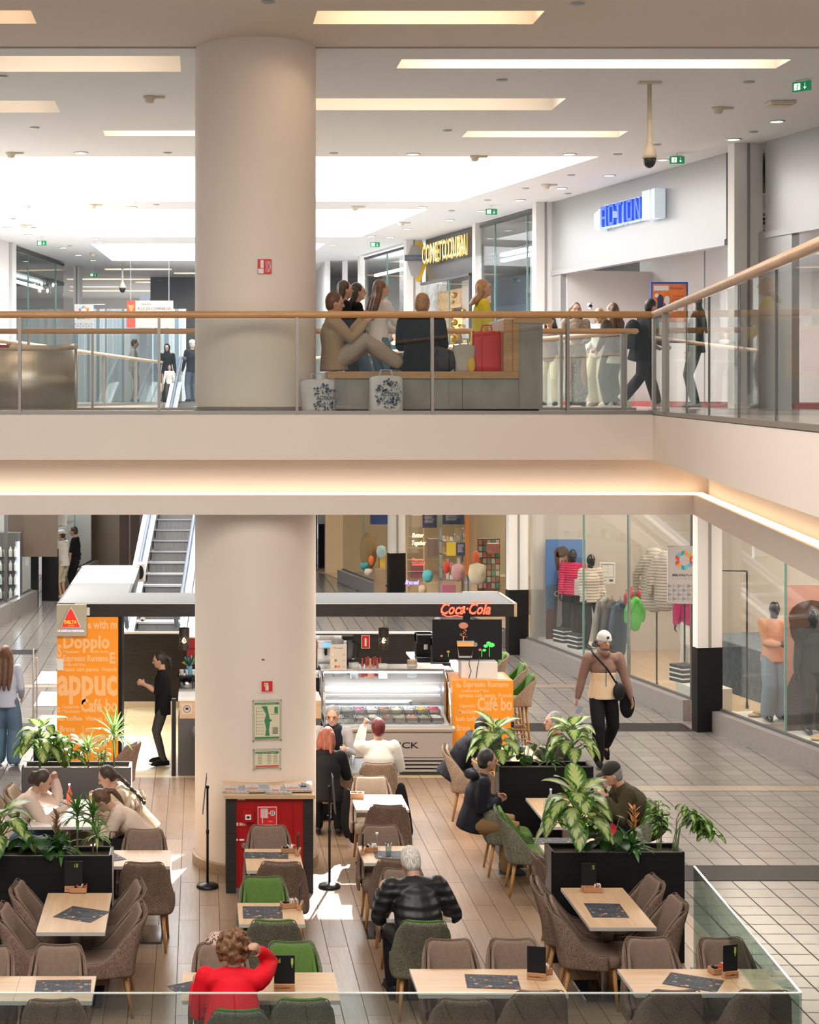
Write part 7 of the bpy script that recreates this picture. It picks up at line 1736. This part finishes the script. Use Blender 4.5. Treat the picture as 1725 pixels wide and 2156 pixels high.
person('dark haired man in a navy hooded jacket and khaki trousers sitting sideways', (2.95, 18.55, .012), -90, 1.74, 'sit', 14, (10, 6), L=(-.02, .26, .80), R=(.05, .28, .78), top=navyc, bottom=khaki, shoes=mat('dark_shoe', (.05, .05, .06), .5), hair='short', hm=HM['black'], pad=.04, hem=.93, skin=skin_d, loose=.03,
       extra=lambda t, J: MB().tube([J['N'] - J['fw'] * .10 + V((-.08, 0, -.02)), J['N'] - J['fw'] * .14 - J['u'] * .03, J['N'] - J['fw'] * .10 + V((.08, 0, -.02))], [.05, .06, .05], 12).build('hood', navyc, t, remesh=.0125))
person('man in a dark flat cap and olive jacket leaning over his table', (4.83, 18.35, .012), 90, 1.74, 'sit', 36, (24, 0), L=(-.14, .48, .85), R=(.14, .46, .88), top=olive, bottom=black_c, hair='short', hm=HM['grey'], pad=.055, cap=('cap', cl('dark_cap', (.03, .03, .026))))
person('white haired man in a black quilted puffer jacket seen from behind', (1.87, 14.42, .012), 9, 1.74, 'sit', 24, (28, 12), L=(-.24, .40, .86), R=(.30, .36, .84), top=puffer, bottom=navyc, hair='short', hm=HM['white'], pad=.06, wide=1.15, toplen=.16, vox=.009, belly=.02)
person('woman with curly light brown hair in a bright red jumper seen from behind', (.24, 12.22, .012), -3, 1.66, 'sit', 20, (10, 0), L=(-.30, .38, .84), R=(.20, .24, 1.17), pole=(.35, .6, -1), top=redc, bottom=black_c, hair='curly', hm=HM['curl'], pad=.04, wide=1.22, belly=.05, toplen=.14, vox=.009, sleeve=.96, curl=.9)
# leopard coat
leo = MAT['leopard'] = bpy.data.materials.new('leopard'); leo.use_nodes = True; nt = leo.node_tree; b = nt.nodes['Principled BSDF']; v = tex(nt, 'Voronoi', scale=(55, 55, 40), Scale=1); nt.links.new(ramp(nt, v.outputs['Distance'], [(.30, (.05, .025, .02)), (.5, (.60, .42, .36))]), b.inputs['Base Color']); b.inputs['Roughness'].default_value = .8
c = G(462, 1985, .86); t = thing('leopard_coat', 'leopard print coat hung over the chair beside the woman in red', 'coat', (c.x - .0, c.y, .5)); m = MB(); m.ell((.04, -.02, .36), (.17, .10, .10)); m.tube([(-.03, .06, .34), (-.05, .10, .15), (-.04, .10, -.05)], [.10, .12, .11], 12, flat=((0, 1, 0), .5)); m.tube([(.1, -.04, .36), (.08, -.08, .15), (.08, -.08, -.02)], [.12, .13, .12], 12, flat=((0, 1, 0), .5)); m.build('cloth', leo, t, remesh=.014); m = MB(); m.box(-.018, .018, 0, .004, -.03, .03, 0, Matrix.Translation((.0, -.115, .38)) @ Matrix.Rotation(.5, 4, 'Y')); m.build('care_label', paper, t)
# black jackets hanging on the chairs of the ice cream table
for p, s_, lb in (((2.36, 20.0, .0), (.09, .07, .30), 'black coat draped from the chair of the woman in white'), ((1.70, 19.72, .0), (.07, .06, .28), 'black coat draped from the chair of the copper haired woman')):
    m = MB(); m.ell((0, 0, .36), s_); m.tube([(0, 0, .62), (.04, -.03, .3), (.08, -.05, .1)], [.05, .075, .06], 10); o = tag(m.build('draped_coat', black_c, remesh=.015), lb, 'coat'); o.location = p

# upper floor
Zu = 5.0
def U(px, D): return (X_(px, D), D, Zu)
seatu = .456
jumper = cl('tan_jumper', (.40, .28, .16), bump=.7, vscale=(30, 30, 30))
person('young person in a tan jumper and pale trousers sitting with knees up on the bench', (1.50, 19.1, Zu), -90, 1.72, 'sit', -2, (10, 0), seat=seatu, L=(-.02, .30, 1.02), R=(.06, .34, .98), feet=((-.10, .76, seatu + .09), (.10, .70, seatu + .09)), knees=((0, .2, 1), (0, .2, 1)), top=jumper, bottom=cl('stone_trousers', (.40, .33, .26)), shoes=blackpl, hair='short', hm=HM['brown'], pad=.045, loose=.03)
person('blonde person in a black jacket sitting on the bench with their back to us', (2.46, 19.0, Zu), -12, 1.70, 'sit', 8, (10, -25), seat=seatu, L=(-.15, .35, .9), R=(.15, .35, .9), top=black_c, bottom=black_c, hair='short', hm=HM['blonde'], pad=.06, toplen=.12, wide=1.1)
person('girl with long dark wavy hair in black standing behind the bench', U(724, 22.1), -86, 1.66, 'stand', 0, (0, 0), L=(-.12, .25, 1.05), R=(.12, .25, 1.05), top=black_c, bottom=black_c, hair='long', hm=HM['dark'], hairlen=.22, vox=.011)
person('second dark haired girl close beside the first, further right', U(751, 22.4), -88, 1.65, 'stand', 0, (0, 0), L=(-.12, .2, .95), R=(.12, .2, .95), top=black_c, bottom=denim, hair='long', hm=HM['black'], hairlen=.25, vox=.011)
person('girl with long straight brown hair in a white top and jeans', U(797, 21.9), -66, 1.66, 'stand', 2, (0, -10), L=(-.10, .36, 1.04), R=(.14, .38, 1.06), top=cl('white_ribbed_top', (.68, .62, .58)), bottom=denim, hair='long', hm=HM['brown'], hairlen=.26, vox=.011)
person('blonde woman in a yellow jumper walking to the right behind the bench', U(1013, 21.9), -90, 1.66, 'stand', 2, (-4, 0), L=(-.2, .25, .95), R=(.2, .25, .95), top=cl('yellow_jumper', (.62, .50, .04)), bottom=black_c, hair='long', hm=HM['blonde'], hairlen=.06, vox=.011, pad=.035)
person('distant dark haired woman with a white scarf facing us across the opening', U(833, 38), 180, 1.62, 'stand', 0, (0, 0), top=cl('dark_green_coat', (.03, .05, .05)), bottom=black_c, hair='long', hm=HM['dark'], vox=.016, extra=lambda t, J: MB().tube([J['N'] + V((-.05, .05, -.03)), J['N'] + V((.05, .05, -.03))], .06, 8).build('scarf', white_c, t))
person('dark haired woman half hidden behind the end of the bench block', U(1158, 29.5), 150, 1.58, 'stand', 0, (0, 0), top=cl('taupe_top', (.2, .14, .12)), bottom=beige_c, hair='long', hm=HM['dark'], hairlen=.2, vox=.013)
person('woman in a patterned blouse and long patterned skirt behind the railing', U(1212, 28.0), 172, 1.70, 'stand', 0, (4, 10), L=(-.12, .22, 1.05), R=(.12, .22, 1.05), top=mat('patterned_blouse', (.32, .25, .19), .8, var=.6, vscale=(45, 45, 45)), bottom=mat('patterned_skirt', (.25, .24, .22), .8, var=.7, vscale=(35, 35, 35)), skirt=.62, hair='long', hm=HM['brown'], hairlen=.12, vox=.013)
person('woman in a pale shirt and wide beige trousers turned to the left', U(1263, 28.6), 140, 1.64, 'stand', 0, (5, 0), L=(-.1, .25, 1.0), R=(.1, .25, 1.0), top=white_c, bottom=beige_c, shoes=whiteshoe, hair='long', hm=HM['blonde'], hairlen=.1, vox=.013, loose=.05)
person('woman with long brown hair, white shirt tail and dark trousers seen from behind', U(1291, 27.4), 30, 1.66, 'stand', 0, (0, 20), L=(-.1, .25, .95), R=(.2, .1, .85), top=cl('brown_jacket_upper', (.10, .065, .045)), bottom=cl('charcoal_trousers', (.06, .055, .05)), shoes=whiteshoe, hair='long', hm=HM['brown'], hairlen=.28, vox=.013, loose=.03, extra=lambda t, J: MB().tube([J['P'] + J['u'] * z for z in (.1, -.05, -.22)], [.15, .168, .178], 14, flat=((0, 1, 0), .8), cap=False).build('shirt_tail', white_c, t, remesh=.015))
person('person in a black coat and cargo trousers striding right with white and green trainers', U(1352, 27.0), -78, 1.72, 'walk', 12, (14, 0), L=(-.2, .3, .98), R=(.2, .3, .98), top=black_c, bottom=cl('black_cargo', (.022, .022, .024)), shoes=mat('green_white_trainer', (.50, .62, .45), .5), hair='short', hm=HM['black'], pad=.07, toplen=.22, vox=.013, loose=.03)
t = thing('backpack', 'black backpack on the striding person', 'bag', (X_(1332, 26.98), 26.95, Zu)); m = MB(); m.ell((0, 0, 1.16), (.14, .15, .24)); m.ell((-.07, -.02, 1.05), (.09, .12, .13)); m.build('body', black_c, t, remesh=.016)
person('dark haired person whose head shows above the sloping handrail', U(1466, 25.2), 70, 1.66, 'stand', 0, (0, 0), top=black_c, bottom=black_c, hair='long', hm=HM['black'], hairlen=.3, vox=.013)
person('distant man in a light jacket facing right by the striped glass', U(281, 47.5), -92, 1.74, 'stand', 0, (15, 0), L=(-.1, .25, 1.05), R=(.1, .25, 1.05), top=cl('stone_jacket', (.42, .40, .36)), bottom=cl('grey_trousers', (.2, .2, .2)), hair='short', hm=HM['dark'], vox=.016)
person('distant woman in a black headscarf and black coat facing us', U(352, 47.3), 170, 1.60, 'stand', 0, (5, 0), top=black_c, bottom=black_c, skirt=.7, hair='none', cap=('hijab', black_c), vox=.016)
person('distant small child in white in front of the woman with the headscarf', U(357, 45.9), 180, 1.00, 'stand', 0, (5, 0), top=white_c, bottom=grey_c, hair='short', hm=HM['brown'], vox=.02)
person('distant person in a white cap and dark jacket beside the column edge', U(405, 47.0), 20, 1.70, 'stand', 0, (0, 0), top=navyc, bottom=cl('blue_grey_trousers', (.1, .12, .16)), hair='short', hm=HM['white'], cap=('cap', white_c), vox=.016)
# mannequins
mq = mat('mannequin_black', (.018, .018, .02), .25)
def manq(label, px, off, z, rz, **k):
    D = (RL.c + off) / ((px - CX) / F - RL.k) - .1; p = RL.p(D, off, z); person(label, p, rz, 1.80, name='mannequin', skin=mq, hair='none', eyes=False, vox=.012, shoes=mq, **k)
manq('black mannequin in a magenta quilted jacket', 1207, .75, .35, 160, top=quilted('magenta_quilt', (.62, .02, .10), 7), bottom=black_c, pad=.04, L=(-.22, .1, .86), R=(.22, .12, .86))
manq('black mannequin in a cream quilted jacket and black leggings', 1243, .62, .35, 200, top=qc, bottom=black_c, pad=.045, loose=.0, L=(-.22, .14, .90), R=(.22, .14, .90))
manq('black mannequin in a peach jumper and wide pale jeans', 1629, .55, .28, 185, top=cl('peach_jumper', (.80, .40, .25)), bottom=cl('pale_denim', (.26, .32, .40)), pad=.035, loose=.045, L=(-.30, .18, 1.0), R=(.05, .30, 1.12))
manq('black mannequin in a dark blouse and black trousers at the right edge', 1712, .62, .27, 185, top=cl('charcoal_blouse', (.05, .05, .055)), bottom=cl('washed_black', (.05, .045, .045)), pad=.03, loose=.03)
manq('black mannequin legs in white trousers beside the banner pilaster', 1452, .75, .42, 190, top=cl('magenta_top', (.5, .03, .15)), bottom=white_c, pad=.03, loose=.02)
# ---------------------------------------------------------------- plants
lm = leafmat('dieffenbachia_leaf', (.045, .15, .018), (.50, .60, .22), 34, .34)
lm2 = leafmat('dracaena_leaf', (.04, .15, .02), (.09, .24, .04), 4, .3)
lm3 = leafmat('cream_striped_leaf', (.10, .30, .03), (.60, .66, .38), 2, .36)
lm4 = leafmat('dark_heart_leaf', (.015, .065, .012), (.025, .095, .02), 10, .3)
lm5 = leafmat('small_variegated_leaf', (.035, .13, .015), (.32, .48, .12), 20, .25)
lm6 = leafmat('red_spathe', (.55, .02, .03), (.65, .05, .05), 6, .3); lm7 = leafmat('orange_bract', (.60, .20, .06), (.70, .32, .12), 6, .3)
stem_m = mat('plant_stem', (.14, .22, .06), .6); cane = mat('plant_cane', (.16, .12, .06), .8)


def leaf(m, b_, d, L, W, droop=.8, mi=0, fold=.25, heart=False, twist=0):
    b_ = V(b_); d = V(d).normalized(); side = d.cross(V((0, 0, 1)))
    side = side.normalized() if side.length > .05 else V((1, 0, 0))
    n, q_ = 8, 4; vs = []; uv = []; p = b_.copy(); dd = d.copy()
    side = (side + V((0, 0, twist))).normalized()
    for i in range(n + 1):
        t_ = i / n
        wd = W / 2 * (math.sin(PI * min(1, t_ ** .72 * .97 + .03)) ** .72 if not heart else math.sin(PI * (t_ * .86 + .14)) ** .6 * (1.1 - .3 * t_))
        up = side.cross(dd).normalized()
        if up.z < 0 and i == 0: pass
        for j in range(q_ + 1):
            s_ = -1 + 2 * j / q_; back = -abs(s_) * L * .12 if heart and i == 0 else 0
            vs.append(p + side * s_ * wd + up * abs(s_) * wd * fold * 1 + dd * back); uv.append((t_, (s_ + 1) / 2))
        p = p + dd * (L / n); dd = (dd + V((0, 0, -1)) * droop / n * 1.6).normalized()
    m.add(vs, [(i * (q_ + 1) + j, i * (q_ + 1) + j + 1, (i + 1) * (q_ + 1) + j + 1, (i + 1) * (q_ + 1) + j) for i in range(n) for j in range(q_)], mi, uv=uv)


def plant(name, label, px, D, kind, H, n, L, W, seed, z=.97, mats=None, lean=(0, 0), spread=1.0, group=None):
    rr = random.Random(seed); t = thing(name, label, 'plant', (X_(px, D), D, z), 0, group); f = MB(); s_ = MB()
    if kind == 'big':
        for i in range(n):
            fz = (i + .5) / n; az = i * 2.4 + rr.uniform(-.3, .3); el = .95 - 1.0 * (1 - fz) ** .8 + rr.uniform(-.15, .15)
            hb = H * (.25 + .45 * fz); b0 = V((lean[0] * hb, lean[1] * hb, hb)); d = V((math.cos(az) * math.cos(el), math.sin(az) * math.cos(el) * .8, math.sin(el)))
            pl = L * (.34 + .30 * (1 - fz)) * spread; b1 = b0 + (d + V((0, 0, .45))).normalized() * pl; s_.tube([b0 * .55, b0, b1], [.009, .007, .004], 5)
            leaf(f, b1, (V((d.x, d.y, max(-.1, d.z * .8)))), L * rr.uniform(.85, 1.15), W * rr.uniform(1.0, 1.3), 1.45 if fz < .85 else .7, fold=.10)
        s_.tube([(0, 0, -.02), (lean[0] * H * .4, 0, H * .4), (lean[0] * H * .7, lean[1] * H * .7, H * .7)], [.014, .012, .009], 7)
    if kind == 'spiky':
        for i in range(n):
            fz = i / n; az = i * 2.4; el = .05 + 1.25 * fz; d = V((math.cos(az) * math.cos(el), math.sin(az) * math.cos(el), math.sin(el))); leaf(f, V((lean[0] * H, 0, H * (.78 + .22 * fz))), d, L * rr.uniform(.8, 1.1), W, 1.0 - .6 * fz, fold=.35)
        s_.tube([(0, 0, -.02), (lean[0] * H, 0, H)], [.010, .008], 7)
    if kind == 'heart':
        for i in range(n):
            az = i * 2.4; r = L * rr.uniform(.5, 1.4) * spread; zz_ = H * rr.uniform(.35, 1); b1 = V((math.cos(az) * r, math.sin(az) * r * .6, zz_)); s_.tube([(0, 0, 0), b1 * .6 + V((0, 0, .04)), b1], .0035, 4)
            leaf(f, b1, V((math.cos(az), math.sin(az) * .6 - .35, -.15)), L * rr.uniform(.8, 1.1), W, .7, heart=True, fold=.1)
    if kind == 'stems':
        for k in range(5):
            az = rr.uniform(0, 6.28); tp = V((lean[0] * rr.uniform(.3, 1) + math.cos(az) * .06, math.sin(az) * .05, H * rr.uniform(.7, 1))); pts = [V((math.cos(az) * .03, 0, 0)), V((tp.x * .25, tp.y * .5, tp.z * .7)), tp, tp + V((lean[0] * .9, 0, -abs(lean[0]) * 1.0))] if lean[0] else [V((math.cos(az) * .03, 0, 0)), tp]
            s_.tube(pts, .0045, 5)
            for j in range(n // 5):
                f_ = .5 + .5 * j / (n / 5); q0 = pts[-2].lerp(pts[-1], max(0, f_ * 2 - 1)) if lean[0] else pts[0].lerp(pts[1], f_); a2 = j * 2.4 + k; leaf(f, q0, (math.cos(a2), math.sin(a2) * .7, .35 if not lean[0] else -.1), L * rr.uniform(.8, 1.1), W, .9)
    o = f.build('foliage', mats or lm, t, smooth=True, merge=False); s_.build('stems', stem_m if kind != 'spiky' else cane, t, smooth=True); return t


def spike(px, D, z, h, label, mt, r=.02):
    t = thing('bromeliad', label, 'plant', (X_(px, D), D, z)); m = MB(); rr = random.Random(px)
    for i in range(16): a_ = i * 2.4; leaf(m, (0, 0, h * (.45 + .5 * i / 16)), (math.cos(a_), math.sin(a_), 1.3), .10, .03, .2)
    m.build('flower_spike', mt, t, smooth=True); g = MB()
    for i in range(10): a_ = i * 2.4; leaf(g, (0, 0, .0), (math.cos(a_), math.sin(a_), 1.1), .22, .045, 1.0)
    g.tube([(0, 0, 0), (0, 0, h)], [.010, .008], 6); g.build('foliage', lm2, t, smooth=True)


plant('dieffenbachia', 'large variegated plant hanging over the left front planter, at the picture edge', 8, 15.66, 'big', .52, 18, .29, .165, 3, lean=(-.1, 0), spread=.8)
plant('heart_leaf_plant', 'dark heart leaved plant in the left front planter', 84, 15.66, 'heart', .24, 16, .15, .13, 4, mats=lm4)
plant('dracaena', 'low green strap leaved plant in the left front planter', 128, 15.66, 'spiky', .08, 16, .26, .05, 5, mats=lm2)
plant('dracaena', 'taller cane plant with a spiky green top in the left front planter', 163, 15.62, 'spiky', .44, 26, .22, .032, 6, mats=lm2); plant('dracaena', 'second cane plant in the left front planter, right of the tallest', 196, 15.7, 'spiky', .40, 24, .21, .03, 7, mats=lm2); plant('dracaena', 'small leafy cane plant at the right end of the left front planter', 204, 15.64, 'spiky', .22, 20, .2, .036, 8, mats=lm3)
spike(119, 15.66, .97, .42, 'reddish brown flower spike before the sunlit table', leafmat('brown_bract', (.30, .14, .09), (.38, .20, .14), 6, .3))
plant('dieffenbachia', 'sunlit variegated plant behind the girl with the hair clip', 84, 19.32, 'big', .62, 22, .28, .16, 11, spread=.8)
plant('pothos', 'sunlit green trailing plant in the planter behind the girls', 136, 19.28, 'heart', .42, 34, .14, .10, 12, mats=lm5); plant('dracaena', 'small sunlit striped plant in the middle of the planter behind the girls', 186, 19.3, 'spiky', .26, 26, .18, .035, 13, mats=lm3)
plant('dracaena', 'tall sunlit striped plant before the orange panel edge', 240, 19.32, 'spiky', .42, 34, .34, .04, 14, mats=lm3); plant('small_bush', 'low sunlit leafy plant under the tall striped one', 212, 19.3, 'stems', .25, 40, .09, .035, 15, mats=lm3)
plant('dieffenbachia', 'variegated plant in front of the dark clad man by the orange bar', 1044, 19.34, 'big', .60, 24, .26, .15, 21, spread=1.0); plant('small_bush', 'low dark leafy plant between the two variegated plants', 1108, 19.3, 'heart', .30, 22, .12, .08, 22, mats=lm4)
plant('dieffenbachia', 'variegated plant beside the legs of the walking man', 1205, 19.34, 'big', .62, 24, .26, .15, 23, spread=1.0); plant('dracaena', 'small green spiky plant between the seated men', 1162, 19.3, 'spiky', .10, 18, .22, .035, 24, mats=lm2)
plant('dieffenbachia', 'largest variegated plant spilling over the right planter', 1214, 15.74, 'big', .74, 34, .31, .175, 31, spread=.95, lean=(.02, 0))
plant('anthurium', 'dark leaved plant with red heart flowers in the right planter', 1288, 15.74, 'heart', .34, 14, .16, .13, 32, mats=lm4)
t = thing('anthurium_flower', 'red heart shaped flower over the rim of the right planter', 'flower', (X_(1282, 15.65), 15.65, 1.22)); m = MB(); leaf(m, (0, 0, .05), (.1, -.6, -.3), .12, .11, .4, heart=True); leaf(m, (-.06, .05, .16), (-.2, -.5, .3), .07, .06, .4, heart=True); m.tube([(0, 0, .05), (0, .03, -.2)], .003, 4); m.build('spathe', lm6, t, smooth=True)
spike(1335, 15.76, .97, .44, 'orange bromeliad spike in the right planter', lm7); plant('small_bush', 'green leafy plant at the foot of the orange spike', 1330, 15.72, 'spiky', .08, 18, .22, .05, 33, mats=lm2)
plant('zamia_stems', 'upright thin stems with small variegated leaves in the right planter', 1392, 15.76, 'stems', .52, 45, .13, .06, 34, mats=lm5); plant('trailing_variegated_plant', 'variegated plant drooping over the right end of the right planter', 1420, 15.76, 'stems', .46, 60, .14, .065, 35, mats=lm5, lean=(.20, 0))
